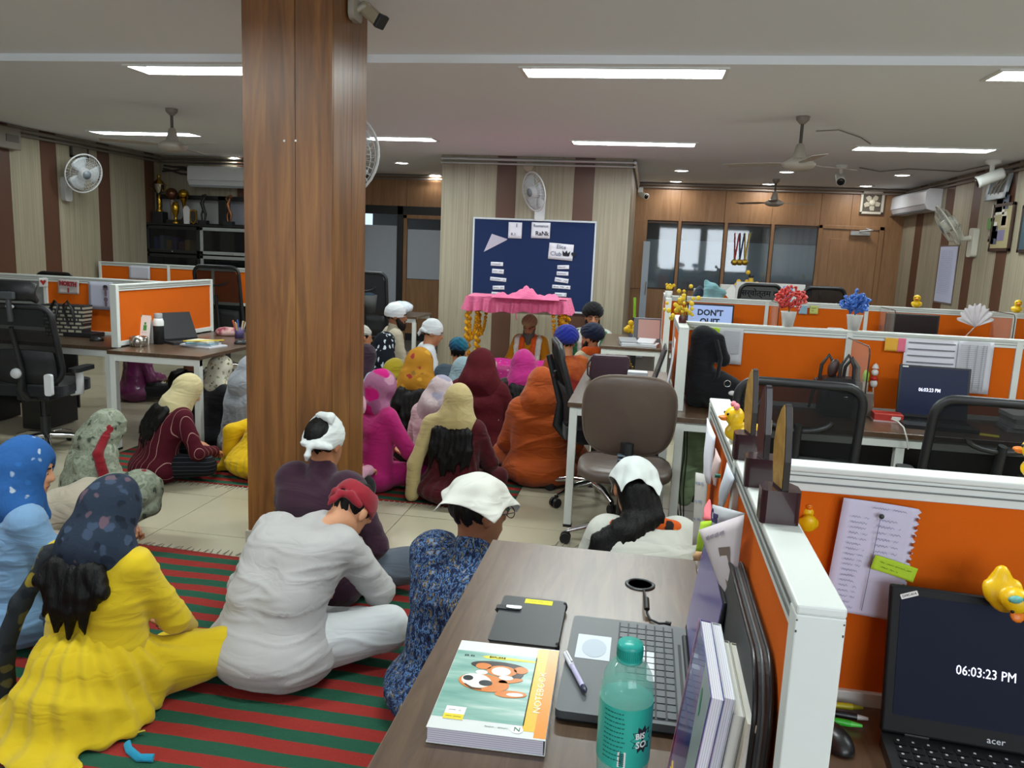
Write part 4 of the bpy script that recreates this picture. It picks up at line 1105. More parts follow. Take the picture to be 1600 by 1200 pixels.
_hand = {}
def hand_geo(curl=1.0):
    if curl in _hand: return _hand[curl]
    s = Sdf(.0042)
    s.cone((-.018, .0, 0), (-.028, .085, 0), .017, .013, .012); s.cone((.0, 0, 0), (0, .09, .002), .019, .013, .012); s.cone((.014, 0, 0), (.026, .085, 0), .017, .013, .012)
    for x, L, sp in ((-.031, .058, -.1), (-.0105, .074, -.03), (.0105, .080, .03), (.0315, .072, .1)):
        p = np.array((x, .088, 0)); a = R(14) * curl; pts = [p]
        for q in (.45, .32, .23):
            p = p + L * q * np.array((sp * math.cos(a), math.cos(a), -math.sin(a))); pts.append(p); a += R(32) * curl
        s.path(pts, [.0098, .009, .0082, .0068], .004)
    s.path([(.024, .022, -.004), (.050, .052, -.012), (.060, .080, -.02), (.058, .102, -.027)], [.015, .0115, .0098, .008], .008)
    s.cone((0, -.03, 0), (0, .01, 0), .024, .022, .02)
    V, F = s.mesh(); _hand[curl] = (relax(V, F, 1), F); return _hand[curl]


def fold_noise(V, seed, f=(9, 9, 16)):
    r = np.random.RandomState(seed); out = np.zeros(len(V))
    for k in range(5):
        w = r.normal(0, 1, 3) * np.array(f); ph = r.uniform(0, 6.28); wp = r.normal(0, 1, 3) * 7
        out += np.sin(V @ w + ph + 1.3 * np.sin(V @ wp + r.uniform(0, 6))) / (1 + .4 * k)
    return out / 2.4
def crisp(x):   # soft swells with thin creases where the noise changes sign
    return .55 * x - .9 * np.exp(-(x / .16) ** 2) + .25


SKIN = {}
def skin(c):
    if c not in SKIN:
        n = NT('skin_' + c.strip('#')); v = n.coord(); f = n.noise(v, 22, 3); n.col(n.mix(f, c, '#' + ''.join('%02x' % min(255, int(int(c[i:i + 2], 16) * 1.12)) for i in (1, 3, 5)))); n.bump(n.noise(v, 220, 2), .08, .002)
        SKIN[c] = n.set(Roughness=.55, Subsurface_Weight=.08, Subsurface_Radius=(.02, .008, .004))
    return SKIN[c]
def hairmat(c='#080707', gloss=.5):
    k = ('hair', c)
    if k not in _mc:
        n = NT('hair'); n.col(c); v = n.coord((60, 60, 5)); n.bump(n.noise(v, 3, 4), .5, .006); _mc[k] = n.set(Roughness=gloss, Specular_IOR_Level=.22)
    return _mc[k]


class Fig:
    """a seated cross-legged figure; local +y is where it faces, origin on the floor under the pelvis"""
    def __init__(s, lean=12, side=0, nod=8, turn=0, twist=0, width=1.0, vox=.016, arms='lap', knees=None, hL=None, hR=None, leg_r=1.0, roll=0, hx=0.0):
        s.vox = vox; s.w = width; s.lean = lean
        def step(p, L, a, b): return p + L * np.array((math.sin(R(b)), math.sin(R(a)), math.cos(R(max(abs(a), abs(b)))) if abs(a) < 80 else .17))
        s.pel = np.array((0, 0, .13)); s.waist = step(s.pel, .16, .35 * lean, .5 * side); s.chest = step(s.waist, .16, .85 * lean, side)
        s.neck = step(s.chest, .15, 1.15 * lean, side); hn = .55 * lean + nod
        s.head = s.neck + .15 * np.array((math.sin(R(side * .7 + roll * .5)), math.sin(R(hn)), math.cos(R(hn)))) + np.array((hx, 0, -abs(hx) * .3))
        s.Rh = rotm(0, 0, turn) @ rotm(-hn, roll, 0)
        tw = rotm(0, 0, twist)
        s.sh = {}; s.el = {}; s.wr = {}; s.hip = {}; s.kn = {}; s.an = {}; s.toe = {}
        for q in (-1, 1):
            s.sh[q] = s.chest + .72 * (s.neck - s.chest) + tw @ np.array((q * .165 * width, -.01, -.01)) + np.array((0, 0, -q * math.sin(R(side)) * .1))
            s.hip[q] = np.array((q * .10, .03, .115)); s.kn[q] = np.array((q * .285, .28, .135)) if knees is None else np.array(knees[q])
            s.an[q] = np.array((-q * .05, .30, .06)); s.toe[q] = np.array((-q * .17, .21, .045))
            t = {'lap': (q * .09, .27 + .35 * math.sin(R(lean)) * .4, .24), 'knee': (q * .27, .30, .23), 'chin': (q * .03, s.head[1] + .07, s.head[2] - .15), 'pray': (q * .015, s.chest[1] + .2, s.chest[2] + .08)}[arms]
            if q < 0 and hL is not None: t = hL
            if q > 0 and hR is not None: t = hR
            t = np.array(t, float); a = s.sh[q]; d = t - a; L = min(np.linalg.norm(d), .525); d = d / np.linalg.norm(d)
            l1, l2 = .285, .25; x = (L * L + l1 * l1 - l2 * l2) / (2 * L); h = math.sqrt(max(l1 * l1 - x * x, .0004))
            pole = np.array((q * .8, -.45, -.55)); pole = pole - d * (pole @ d); pole /= np.linalg.norm(pole)
            s.el[q] = a + d * x + pole * h; s.wr[q] = a + d * L
        s.lr = leg_r
    def H(s, x, y, z): return s.head + s.Rh @ np.array((x, y, z))
    def torso(s, d, g, k=.05):
        w = s.w
        for q in (-1, 1):
            o = lambda p, x: p + np.array((q * x * w, 0, 0))
            d.cone(o(s.pel, .085), o(s.waist, .07), .105 + g, .092 + g, k); d.cone(o(s.waist, .07), o(s.chest, .08), .092 + g, .095 + g, k)
            d.cone(o(s.chest, .08), s.sh[q] * .8 + s.neck * .2, .095 + g, .06 + g, k)
        d.cone(s.chest, s.neck, .09 + g, .055 + g * .6, k)
    def arm(s, d, q, g, k=.025, upto=1.0, flare=0):
        w = s.el[q] + (s.wr[q] - s.el[q]) * upto
        d.cone(s.sh[q], s.el[q], .055 + g, .042 + g, k); d.cone(s.el[q], w, .042 + g, .029 + g + flare + (1 - upto) * .01, k)
    def leg(s, d, q, g, k=.03):
        l = s.lr
        d.cone(s.hip[q], s.kn[q], .088 * l + g, .062 * l + g, k); d.cone(s.kn[q], s.an[q], .060 * l + g, .04 * l + g, k)
    def back(s, t, off=0.0, x=0.0):
        """point t metres down the spine from the neck, pushed off metres out of the back"""
        P = [s.neck, s.chest, s.waist, s.pel]; i = 0
        while i < 2 and t > np.linalg.norm(P[i + 1] - P[i]): t -= np.linalg.norm(P[i + 1] - P[i]); i += 1
        d = (P[i + 1] - P[i]) / np.linalg.norm(P[i + 1] - P[i]); n = np.array((0, d[2], -d[1])); n /= np.linalg.norm(n)
        return P[i] + d * t + n * off + np.array((x, 0, 0))
    # ---- the pieces
    def body(s, root, sk, face=True, hands=(-1, 1), feet=True, slim=0, curl=1.0):
        d = Sdf(s.vox if s.vox < .011 else .011)
        s.torso(d, -.012)
        for q in (-1, 1):
            s.arm(d, q, -.006); s.leg(d, q, -.012)
            if feet: d.cone(s.an[q], s.toe[q], .034, .026, .02)
        d.cone(s.neck - .02 * (s.neck - s.chest) / .15, s.H(0, -.015, -.06), .056, .05, .03)
        H, Rh = s.H, s.Rh
        d.ell(H(0, -.012, .025), (.074, .094, .092), Rh, .02); d.ell(H(0, .028, -.045), (.060, .066, .072), Rh, .03)
        d.cone(H(0, .062, -.096), H(0, .055, -.09), .026, .03, .03)
        d.cone(H(0, .088, .012), H(0, .104, -.028), .010, .015, .012); d.cone(H(-.014, .092, -.03), H(.014, .092, -.03), .010, .010, .008)
        d.cone(H(-.04, .078, .022), H(.04, .078, .022), .014, .014, .015)
        d.cone(H(-.02, .082, -.064), H(.02, .082, -.064), .012, .012, .012)
        for q in (-1, 1):
            d.ell(H(q * .076, -.008, -.012), (.010, .022, .033), Rh, .008); d.ell(H(q * .031, .094, .002), (.017, .012, .010), Rh, .008, True)
        V, F = d.mesh(); V = relax(V, F, 1)
        Vs, Fs = [V], [F]; n = len(V)
        for q in hands:
            hv, hf = hand_geo(curl); hv = hv.copy(); fl = hf
            if q > 0: hv[:, 0] *= -1; fl = hf[:, ::-1]
            y = s.wr[q] - s.el[q]; y /= np.linalg.norm(y); y = y * .7 + np.array((-q * .35, .1, -.15)); y /= np.linalg.norm(y)
            up = np.array((q * .25, 0, 1.0)); z = up - y * (up @ y); z /= np.linalg.norm(z); x = np.cross(y, z)
            Vs.append(hv @ np.stack([x, y, z]) + s.wr[q]); Fs.append(fl + n); n += len(hv)
        return to_obj('body', np.concatenate(Vs), np.concatenate(Fs), sk, root)
    def eyes(s, root, closed=False):
        for q in (-1, 1):
            b = MB(); b.ball(s.H(q * .031, .0815, .002), (.013, .0115, .0085), 10, 8); o = b.build('eye', plain('#a59d92', .3), root)
            b = MB(); b.ball(s.H(q * .031, .090, .001), .0052, 8, 6); b.build('iris', plain('#1b120d', .2), o)
            b = MB(); b.tube([s.H(q * .014, .096, .022), s.H(q * .031, .097, .028), s.H(q * .048, .086, .022)], .005, 6, flat=.6); b.build('eyebrow', hairmat(), root)
        b = MB(); b.tube([s.H(-.022, .092, -.064), s.H(0, .0965, -.062), s.H(.022, .092, -.064)], .0035, 6); b.build('mouth', plain('#6b3a33', .5), root)
    def cloth(s, name, d, m, root, seed=1, amp=.004, f=(9, 9, 18), vert=0, zmin=.004, rel=1, thinbase=None):
        V, F = d.mesh(zmin); V = relax(V, F, rel); N = vnormals(V, F)
        a = crisp(fold_noise(V, seed, f)) * amp
        if vert:
            th = np.arctan2(V[:, 0], V[:, 1]); a = a + vert * np.sin(th * 19 + 2.5 * np.sin(V[:, 2] * 9 + seed)) * np.clip(1.25 - V[:, 2] * 1.6, .1, 1)
        V = V + N * a[:, None]; V[:, 2] = np.maximum(V[:, 2], zmin * .5)
        return to_obj(name, V, F, m, root)
    def top(s, root, m, name='kurta', g=.016, skirt=True, upto=.95, seed=1, amp=.005, thigh=False, spread=0.0, vert=0, sleeves=True, f=(7, 7, 20), flare=0.0, collar=False):
        d = Sdf(s.vox); s.torso(d, g)
        if sleeves:
            for q in (-1, 1): s.arm(d, q, g * .8, .03, upto, flare)
        if skirt: d.ell((0, .0, .10), (.235 * s.w + spread, .20 + spread, .125), None, .07)
        if thigh:
            for q in (-1, 1): d.cone(s.hip[q], s.kn[q] * .97 + np.array((0, 0, .01)), .10, .085, .06)
        if collar: d.cone(s.neck + np.array((0, -.012, -.01)), s.neck + (s.head - s.neck) * .30 + np.array((0, -.012, 0)), .066, .058, .012)
        return s.cloth(name, d, m, root, seed, amp, f, vert)
    def legs(s, root, m, name='trousers', g=.012, seed=2, amp=.005):
        d = Sdf(s.vox)
        for q in (-1, 1): s.leg(d, q, g)
        d.ell((0, .02, .10), (.19, .17, .10), None, .06)
        return s.cloth(name, d, m, root, seed, amp, (12, 12, 12))
    def hood(s, root, m, name='headscarf', back=.22, flow=0.0, seed=3, amp=.0045, open_=1.0, puff=0.0, side=None, fall=None, vox=None, wide=1.0, f=(10, 10, 14)):
        """scarf drawn over the head and falling on shoulders and back"""
        d = Sdf(vox or min(s.vox, .012)); H, Rh = s.H, s.Rh; p = puff
        d.ell(H(0, -.012, .022), (.090 + p, .110 + p, .112 + p), Rh, .03)
        nb = s.back(-.01, .04); sb = s.back(.05, .055)
        for q in (-1, 1):
            d.cone(H(q * .02, -.022, .0), nb + np.array((q * .04 * wide, .01, 0)), .084 + p, .092 * wide, .04)
            d.cone(nb + np.array((q * .04 * wide, .01, 0)), s.sh[q] * .55 * wide + s.neck * (1 - .55 * wide) + np.array((0, -.01, .015)), .09 * wide, .066, .06)
            if back > 0:
                d.cone(sb + np.array((q * .06 * wide, 0, 0)), s.back(.06 + back, .085, q * .085 * wide), .065, .045, .05)
        d.cone(s.neck + np.array((0, .03, -.01)), s.chest + np.array((0, .08, .08)), .06, .05, .05)
        if fall:   # loose end over one shoulder: list of local points and radii
            d.path([np.array(q) for q in fall[0]], fall[1], .03)
        d.ell(H(0, .145, -.02), (.062 * open_, .075, .098), Rh, .015, True)
        return s.cloth(name, d, m, root, seed, amp, f, zmin=.004)
    def hair(s, root, long=0.0, m=None, bun=False, spread=.07, seed=5, off=(0, 0, 0), curl=.0, vox=None, under=False):
        d = Sdf(vox or min(s.vox, .011)); H, Rh = s.H, s.Rh
        d.ell(H(0, -.018, .03), (.079, .096, .093), Rh, .02)
        if long:
            r = np.random.RandomState(seed); n = 11
            for i in range(n):
                x = (i / (n - 1) - .5) * 2; o = np.array(off, float); L = long * r.uniform(.62, 1.08) * (1 - .3 * abs(x))
                st = [s.back(.0, .055, x * .05)] if under else [H(x * .035, -.075, -.02), s.back(-.01, .06, x * .045)]
                pts = st + [s.back(L * .3, .112, x * spread * .8) + o * .4, s.back(L * .65, .130, x * spread + r.uniform(-.012, .012) + curl * math.sin(i * 2.1)) + o * .8, s.back(L, .128, x * spread * 1.1 + r.uniform(-.02, .02) + curl * 1.6 * math.cos(i * 1.7)) + o]
                d.path(pts, ([.03] if under else [.042, .036]) + [.034, .027, .008], .016)
        if bun: d.ell(H(0, -.1, -.03), (.04, .04, .045), Rh, .02)
        d.ell(H(0, .12, -.035), (.075, .085, .085), Rh, .012, True); d.ell(H(0, -.02, -.14), (.06, .06, .05), Rh, .01, True) if not long else None
        V, F = d.mesh(); V = relax(V, F, 1); N = vnormals(V, F); r = np.random.RandomState(seed)
        a = .0025 * np.sin(V[:, 0] * 160 + 3 * np.sin(V[:, 2] * 14 + seed)) + .002 * np.sin(V[:, 0] * 310 + 5 * np.sin(V[:, 2] * 9))
        return to_obj('hair', V + N * a[:, None], F, m or hairmat(), root)
    def bandana(s, root, m, seed=6, flap=0, open_r=.072, open_at=(.0, -.085, .085), knot=True, low=-.03):
        d = Sdf(.0065); H, Rh = s.H, s.Rh
        d.ell(H(0, -.014, .030), (.090, .109, .106), Rh, .01)
        d.ell(H(*open_at), (open_r, open_r * .9, open_r * .8), Rh, .012, True)
        d.ell(H(0, .0, -.175 + low + .03), (.14, .22, .155), Rh, .01, True)
        if knot:
            d.ell(H(.01, -.118, -.01), (.02, .015, .018), Rh, .008); d.path([H(.01, -.118, -.01), H(.004, -.125, -.05), H(-.004, -.12, -.075)], [.014, .015, .006], .006)
            for q in (-1, 1): d.path([H(.01, -.118, -.008), H(.01 + q * .04, -.108, .0), H(.01 + q * .075, -.07, -.008)], [.012, .018, .014], .006)
        if flap: d.path([H(-.01, -.03, .12), H(flap * .06, -.05, .125), H(flap * .075, -.06, .10)], [.022, .022, .006], .012)
        V, F = d.mesh(); V = relax(V, F, 1); N = vnormals(V, F)
        V = V + N * (crisp(fold_noise(V, seed, (20, 20, 40))) * .0025)[:, None]
        return to_obj('bandana', V, F, m, root)
    def turban(s, root, m, seed=7, size=1.0, tilt=18):
        d = Sdf(.009); Rh = s.Rh @ rotm(tilt, 0, 0); H = s.H
        d.ell(H(0, -.022, .062), np.array((.118, .140, .088)) * size, Rh, .03); d.ell(H(0, -.04, .085), np.array((.095, .11, .085)) * size, Rh, .03)
        V, F = d.mesh(); V = relax(V, F, 1); N = vnormals(V, F); L = (V - s.H(0, -.02, .05)) @ s.Rh
        w = L[:, 2] * 1.0 - np.abs(L[:, 0]) * .75 * np.sign(L[:, 1] + .02)
        a = .006 * crisp(np.sin(w * 150)) * (L[:, 2] < .10)
        return to_obj('turban', V + N * a[:, None], F, m, root)
    def kerchief(s, root, m, half=.17, spin=30, seed=8, slide=(0, -.02), hang=.55, name='head_cloth', wav=.012, Rr=.1):
        """square of cloth laid over the head"""
        n = 27; r = np.random.RandomState(seed); G = np.linspace(-1, 1, n); U, Vv = np.meshgrid(G * half, G * half, indexing='ij')
        a = R(spin); X = U * math.cos(a) - Vv * math.sin(a) + slide[0]; Y = U * math.sin(a) + Vv * math.cos(a) + slide[1]
        rr = np.hypot(X, Y) + 1e-9; th = np.minimum(rr / Rr, 1.15)
        Q = np.maximum(rr - 1.15 * Rr, 0)
        rad = Rr * np.sin(th) + Q * (1 - hang); z = Rr * (np.cos(th)) - Q * hang * 1.2
        phi = np.arctan2(Y, X); wv = wav * np.sin(phi * 5 + seed) * np.clip(rr / Rr - .6, 0, 1.2) + .004 * np.sin(X * 60 + seed) * np.cos(Y * 50)
        P = np.stack([(rad + wv) * X / rr * .94, (rad + wv) * Y / rr * 1.12, z + .5 * wv], -1).reshape(-1, 3)
        P = P @ s.Rh.T + s.H(0, -.012, .028)
        F = np.array([(i * n + j, (i + 1) * n + j, (i + 1) * n + j + 1, i * n + j + 1) for i in range(n - 1) for j in range(n - 1)])
        o = to_obj(name, P, F, m, root); md = o.modifiers.new('s', 'SOLIDIFY'); md.thickness = .0035; md.offset = 1; sb = o.modifiers.new('u', 'SUBSURF'); sb.levels = 1; sb.render_levels = 1
        return o
    def beard(s, root, c, length=.06, w=1.0):
        d = Sdf(.008); H, Rh = s.H, s.Rh
        d.ell(H(0, .045, -.09), (.062 * w, .058, .05), Rh, .02); d.cone(H(0, .075, -.11), H(0, .085, -.11 - length), .04 * w, .018, .03)
        for q in (-1, 1): d.cone(H(q * .062, .015, -.03), H(q * .05, .05, -.08), .018, .03, .02)
        d.ell(H(0, .094, -.060), (.022, .012, .007), Rh, .005, True)
        d.cone(H(-.025, .09, -.05), H(.025, .09, -.05), .009, .009, .01)
        V, F = d.mesh(); V = relax(V, F, 1); N = vnormals(V, F); V = V + N * (.003 * np.sin(V[:, 0] * 230 + 4 * np.sin(V[:, 2] * 30)))[:, None]
        return to_obj('beard', V, F, c if not isinstance(c, str) else hairmat(c, .7), root)


def seat_at(fig, px, py, face, sc=1.0, label='', name='person', head=None, group=None):
    """root of a figure whose head centre stands at height sc*head.z, seen at pixel px,py"""
    h = fig.head * sc; p = PZ(px, py, h[2]); a = R(face)
    x = p.x - (h[0] * math.cos(a) - h[1] * math.sin(a)); y = p.y - (h[0] * math.sin(a) + h[1] * math.cos(a))
    return thing(name, label, 'person', (x, y, .006), a, group=group, scale=sc)
# ================================================================== the congregation
SK1, SK2, SK3 = skin('#a06c4b'), skin('#7d5036'), skin('#b98563')
def who(label, px, py, face, rooty, sc=None, lean=10, fix=None, **kw):
    """find the size (or, with sc given, the stoop) at which a figure whose head shows at px,py sits at depth rooty"""
    best = None
    for k, L in ([(sc, 2 * i) for i in range(43)] if sc else [fix] if fix else [(.80 + .01 * i, lean) for i in range(34)]):
        f = Fig(lean=L, **kw); h = f.head * k; p = PZ(px, py, h[2]); a = R(face)
        y = p.y - (h[0] * math.sin(a) + h[1] * math.cos(a))
        if best is None or abs(y - rooty) < best[0]: best = (abs(y - rooty), k, L, y)
    f = Fig(lean=best[2], **kw)
    r = seat_at(f, px, py, face, best[1], label)
    return f, r
def dapple(c, cs, scale=30, stretch=(1, 1, 1)):
    n = NT('dapple'); f = n.noise(n.coord(stretch), scale, 2, .6, .3); k = len(cs)
    n.col(n.ramp(f, [(.30 + .42 * i / k, q) for i, q in enumerate(cs)], 'CONSTANT')); n.bump(n.noise(n.coord(), 14, 4), .3, .02); return n.set(Roughness=.9, Specular_IOR_Level=.2)
BLK = cloth('#17171a', fold=.3); MAROON = cloth('#4a1018', fold=.3); WHT = cloth('#cfd3d6', fold=.3)
CAMO = dapple('#8f9683', ['#3f463c', '#767d6c', '#888f7d', '#7c8372', '#949b89', '#6d7463'], 11)

# ---------------- nearest people
f, r = who('man in pale grey kurta with a dark red bandana, fist at his face', 549, 800, -14, 2.55, knees={-1: (-.33, .29, .135), 1: (.33, .29, .135)}, sc=.98, nod=30, side=-2, hx=.10, vox=.0095, hR=(.05, .44, .40), hL=(-.12, .36, .2), width=1.08, turn=-8)
f.body(r, SK3, curl=2.2)
f.hair(r); f.bandana(r, cloth('#8a1f2c', fold=.2), seed=3, open_r=.078, open_at=(.0, -.045, .125), low=.03)
f.top(r, cloth('#aba9a8', fold=.25), 'kurta', g=.02, spread=.01, seed=4, amp=.006, upto=.85, collar=True, f=(5, 5, 46)); f.legs(r, cloth('#c9cccc', fold=.3), 'trousers', g=.024)

f, r = who('man in burgundy kurta with a knotted white bandana, at the pillar foot', 508, 692, -16, 3.20, knees={-1: (-.33, .29, .135), 1: (.33, .29, .135)}, nod=0, vox=.011, width=1.1)
f.body(r, SK1); f.hair(r)
f.bandana(r, cloth('#d3d8d6', fold=.2), seed=5, open_r=.078, open_at=(-.012, -.085, .075), flap=1.0, low=-.012)
f.top(r, cloth('#38202f', fold=.3), 'kurta', g=.022, seed=6, collar=True); f.legs(r, cloth('#5d6672', fold=.3), 'trousers', g=.024)

BLUEP = dapple('#1f2a49', ['#141826', '#27345a', '#1a2134', '#54739f', '#202b47', '#7a6a44', '#6f8bb5'], 60, (1, 1, .55))
f, r = who('man in glasses and blue patterned shirt, loose white cloth on his head', 748, 800, -30, 2.42, nod=2, vox=.0095, width=1.15, turn=-16)
f.body(r, SK2); f.eyes(r); f.hair(r)
f.kerchief(r, cloth('#c4c4bb', fold=.35), half=.165, spin=38, hang=.55, slide=(0, -.0), seed=2)
b = MB(); H = f.H
for q in (-1, 1):
    b.tube([H(q * .034 + .027 * math.cos(k * PI / 8), .108, .002 + .02 * math.sin(k * PI / 8)) for k in range(16)], .0018, 5, closed=True); b.tube([H(q * .061, .106, .008), H(q * .08, .05, .008), H(q * .082, -.005, .0)], .002, 5)
b.tube([H(-.008, .11, .006), H(0, .114, .008), H(.008, .11, .006)], .0018, 5); b.build('glasses', plain('#2a2422', .3), r)
f.top(r, BLUEP, 'shirt', g=.024, seed=8, amp=.004, spread=.02, collar=True); f.legs(r, cloth('#b5ad98', fold=.3), 'trousers', g=.024)

f, r = who('woman in white with orange scarf and folded white head cloth, beyond the desk', 990, 765, 8, 2.92, lean=26, nod=16, vox=.011, side=-3, hx=-.03, knees={-1: (-.33, .10, .26), 1: (.34, .29, .135)})
f.body(r, SK1); f.hair(r, long=.34, spread=.035, off=(-.20, .09, 0), seed=3)
f.kerchief(r, cloth('#d2d8d6', fold=.15), half=.165, spin=4, hang=.72, seed=4, wav=.006, slide=(.01, -.03))
f.top(r, cloth('#bdbdb4', fold=.35), 'kurta', g=.018, seed=9); f.legs(r, spots('#a7a294', ['#c9c5ba', '#8d887c'], 26, .3, .36), 'trousers', g=.03)
d = Sdf(.009); c = f.neck
for q in (-1, 1): d.cone(c + np.array((q * .02, -.05, .02)), f.sh[q] * .75 + c * .25 + np.array((0, -.035, .03)), .035, .03, .02); d.cone(f.sh[q] * .75 + c * .25 + np.array((0, -.035, .03)), f.chest + np.array((q * .1, .12, .05)), .03, .028, .02)
f.cloth('neck_scarf', d, spots('#c4551f', ['#d99a2b', '#8a2a1c', '#2a2320'], 20, .34, .40), r, 4, .004)

# yellow woman
f, r = who('woman in yellow kurta with loose dark hair and navy floral headscarf, lower left', 176, 800, -2, 2.36, knees={-1: (-.33, .29, .135), 1: (.33, .29, .135)}, fix=(.90, 8), nod=26, vox=.0095, hL=(-.12, .36, .2), hR=(.14, .36, .16), side=-1)
YEL = cloth('#c9ad1c', fold=.22)
f.body(r, SK3, curl=1.4)
f.hair(r, under=True, long=.30, spread=.10, seed=11, off=(-.02, -.006, 0), curl=.03, vox=.0085)
f.hood(r, spots('#26303f', ['#39465a', '#171d28', '#5c4a55', '#1c2431'], 20, .36, .44), back=0, seed=12, puff=.006, vox=.009)
d = Sdf(.0095); f.torso(d, .014)
for q in (-1, 1): f.arm(d, q, .012, .03, .93)
YV = f.cloth('kurta', d, YEL, r, 13, .0055, (6, 6, 46))
d = Sdf(.0095)   # gathered skirt spread on the rug
d.ell((0, -.02, .19), (.20, .17, .13), None, .05); d.cone((0, -.03, .12), (0, -.06, .06), .21, .25, .08); d.ell((-.03, -.12, .02), (.30, .22, .045), None, .06)
for q in (-1, 1): d.cone(f.hip[q], f.kn[q] + np.array((q * .02, -.02, .0)), .12, .088, .06)
d.cone(f.kn[1] + np.array((.02, 0, 0)), f.an[1], .08, .05, .05); d.ell((.06, -.36, .012), (.17, .07, .02), None, .03)
f.cloth('skirt', d, YEL, r, 14, .003, (9, 9, 12), vert=.0085, zmin=.003)
f.legs(r, cloth('#1f2b38', fold=.2), 'leggings', g=0)
d = Sdf(.009); n_ = f.neck
d.path([n_ + np.array((-.04, -.05, .03)), f.sh[-1] + np.array((-.0, -.05, .03)), f.sh[-1] + np.array((-.10, -.09, -.15)), np.array((-.33, -.10, .20)), np.array((-.36, -.06, .03))], [.04, .036, .036, .04, .034], .03)
f.cloth('scarf_end', d, spots('#2a2f33', ['#8a7a2e', '#5d5a3a', '#20262c'], 16, .36, .44), r, 15, .006, (30, 30, 8))
for nm, pts in (('tassel', [(.27, -.20, .012), (.30, -.23, .012), (.36, -.26, .012), (.41, -.25, .014)]), ('tassel', [(-.36, -.28, .012), (-.34, -.26, .012), (-.30, -.24, .015)])):
    MB().tube([Vector(p) for p in pts], .014, 8, flat=.5).build(nm, cloth('#1f86a8'), r)
MB().tube([(.21, -.05, .06), (.25, -.09, .03), (.24, -.15, .02), (.29, -.13, .02), (.23, -.18, .015), (.2, -.12, .02)], .004, 6).build('drawstring', YEL, r)

# blue woman at the left edge
f, r = who('woman in pale blue kurta and bright blue spangled headscarf at the left edge', 42, 735, -38, 2.6, lean=5, nod=8, vox=.0095, turn=-30, hL=(-.22, .1, .12), hR=(.2, .36, .18))
f.body(r, SK3); f.eyes(r); f.hair(r)
f.hood(r, spots('#2a5a97', ['#a9b7c4', '#2a5a97', '#8fa6c0', '#2f66a8'], 20, .16, .24), back=0, seed=16, puff=.012, open_=1.05, vox=.009)
f.top(r, cloth('#6f92b4', fold=.3), 'kurta', g=.018, seed=17, amp=.006, f=(6, 6, 36)); f.legs(r, cloth('#3a4a5c', fold=.3), 'trousers', g=.02)
# ---------------- left, between the cubicle and the pillar
f, r = who('person in beige bowed right over under a grey green patterned scarf', 216, 772, -72, 3.42, knees={-1: (-.33, .29, .135), 1: (.33, .29, .135)}, sc=.86, nod=30, vox=.0115, hL=(-.06, .46, .16), hR=(.08, .46, .14))
f.body(r, SK3, curl=1.7); f.hair(r); f.hood(r, CAMO, back=0, seed=18, puff=.008, vox=.01)
f.top(r, cloth('#a79d8b', fold=.35), 'kurta', g=.02, seed=19, amp=.006); f.legs(r, cloth('#a89f92', fold=.35), 'trousers', g=.03)
d = Sdf(.009); d.path([f.H(0, -.03, .10), f.H(.03, .09, .06), f.H(.05, .12, -.06), f.H(.03, .13, -.2)], [.05, .05, .045, .05], .02); f.cloth('scarf_fall', d, CAMO, r, 20, .006, (16, 16, 16))
d = Sdf(.01); d.path([f.H(.0, -.10, .06), f.neck + np.array((-.02, -.09, .0)), f.chest + np.array((-.12, -.13, -.02))], [.03, .03, .03], .02); f.cloth('scarf_border', d, cloth('#7d1620'), r, 21, .003)
f, r = who('hunched woman wrapped in a grey green dupatta with a red border', 168, 672, -30, 4.75, fix=(.70, 22), nod=20, vox=.0125)
f.body(r, SK1); f.hair(r); f.hood(r, CAMO, back=.34, seed=22, puff=.035, amp=.010, wide=1.45, f=(16, 16, 18)); f.top(r, CAMO, 'shawl', g=.05, seed=23, amp=.010, f=(12, 12, 16)); f.legs(r, BLK)
d = Sdf(.011); d.path([f.H(.06, -.02, .11), f.H(.115, -.05, .0), f.sh[1] + np.array((.06, -.07, .04)), f.el[1] + np.array((.04, -.08, .02)), np.array((.24, -.08, .1))], [.03, .035, .04, .04, .04], .02); f.cloth('scarf_border', d, cloth('#7d1620'), r, 24, .004)
f, r = who('woman in a maroon pinstriped shirt with long dark hair and a cream headscarf', 294, 612, -38, 4.62, lean=28, nod=14, vox=.0115, side=6, hR=(.16, .40, .2))
PIN = stripes([(0, '#4a1420'), (.90, '#b08a84'), (.95, '#4a1420')], .045, 0)
f.body(r, SK3); f.hair(r, under=True, long=.42, spread=.12, seed=25, off=(0, .005, 0)); f.hood(r, cloth('#c5b98c', fold=.25), back=.05, seed=26, puff=.004)
f.top(r, PIN, 'shirt', g=.02, seed=27); f.legs(r, stripes([(0, '#17191c'), (.8, '#4b4f55'), (.9, '#17191c')], .03, 2), 'trousers', g=.02)
f, r = who('woman in dark clothes with a cream floral headscarf, beside the pillar', 346, 578, -35, 5.55, nod=8)
f.body(r, SK1); f.hair(r); f.hood(r, spots('#c4bfae', ['#6f6a45', '#a58a5a', '#8f9078'], 26, .28, .34), back=0, seed=28, puff=.006); f.top(r, BLK, seed=29); f.legs(r, BLK)
f, r = who('woman draped in a pale grey dupatta, half behind the pillar', 396, 580, -30, 5.3, nod=8)
f.body(r, SK1); f.hair(r); f.hood(r, cloth('#8e9299', fold=.3), back=.4, seed=30, puff=.01, wide=1.35); f.top(r, cloth('#8b9097', fold=.3), 'shawl', g=.045, seed=31, vert=.006); f.legs(r, cloth('#8b8d90'))
f, r = who('woman in a bright yellow drape with long hair, mostly behind the pillar', 484, 640, -25, 4.9, sc=.9, nod=8, vox=.0125)
YY = cloth('#d0a806', fold=.3)
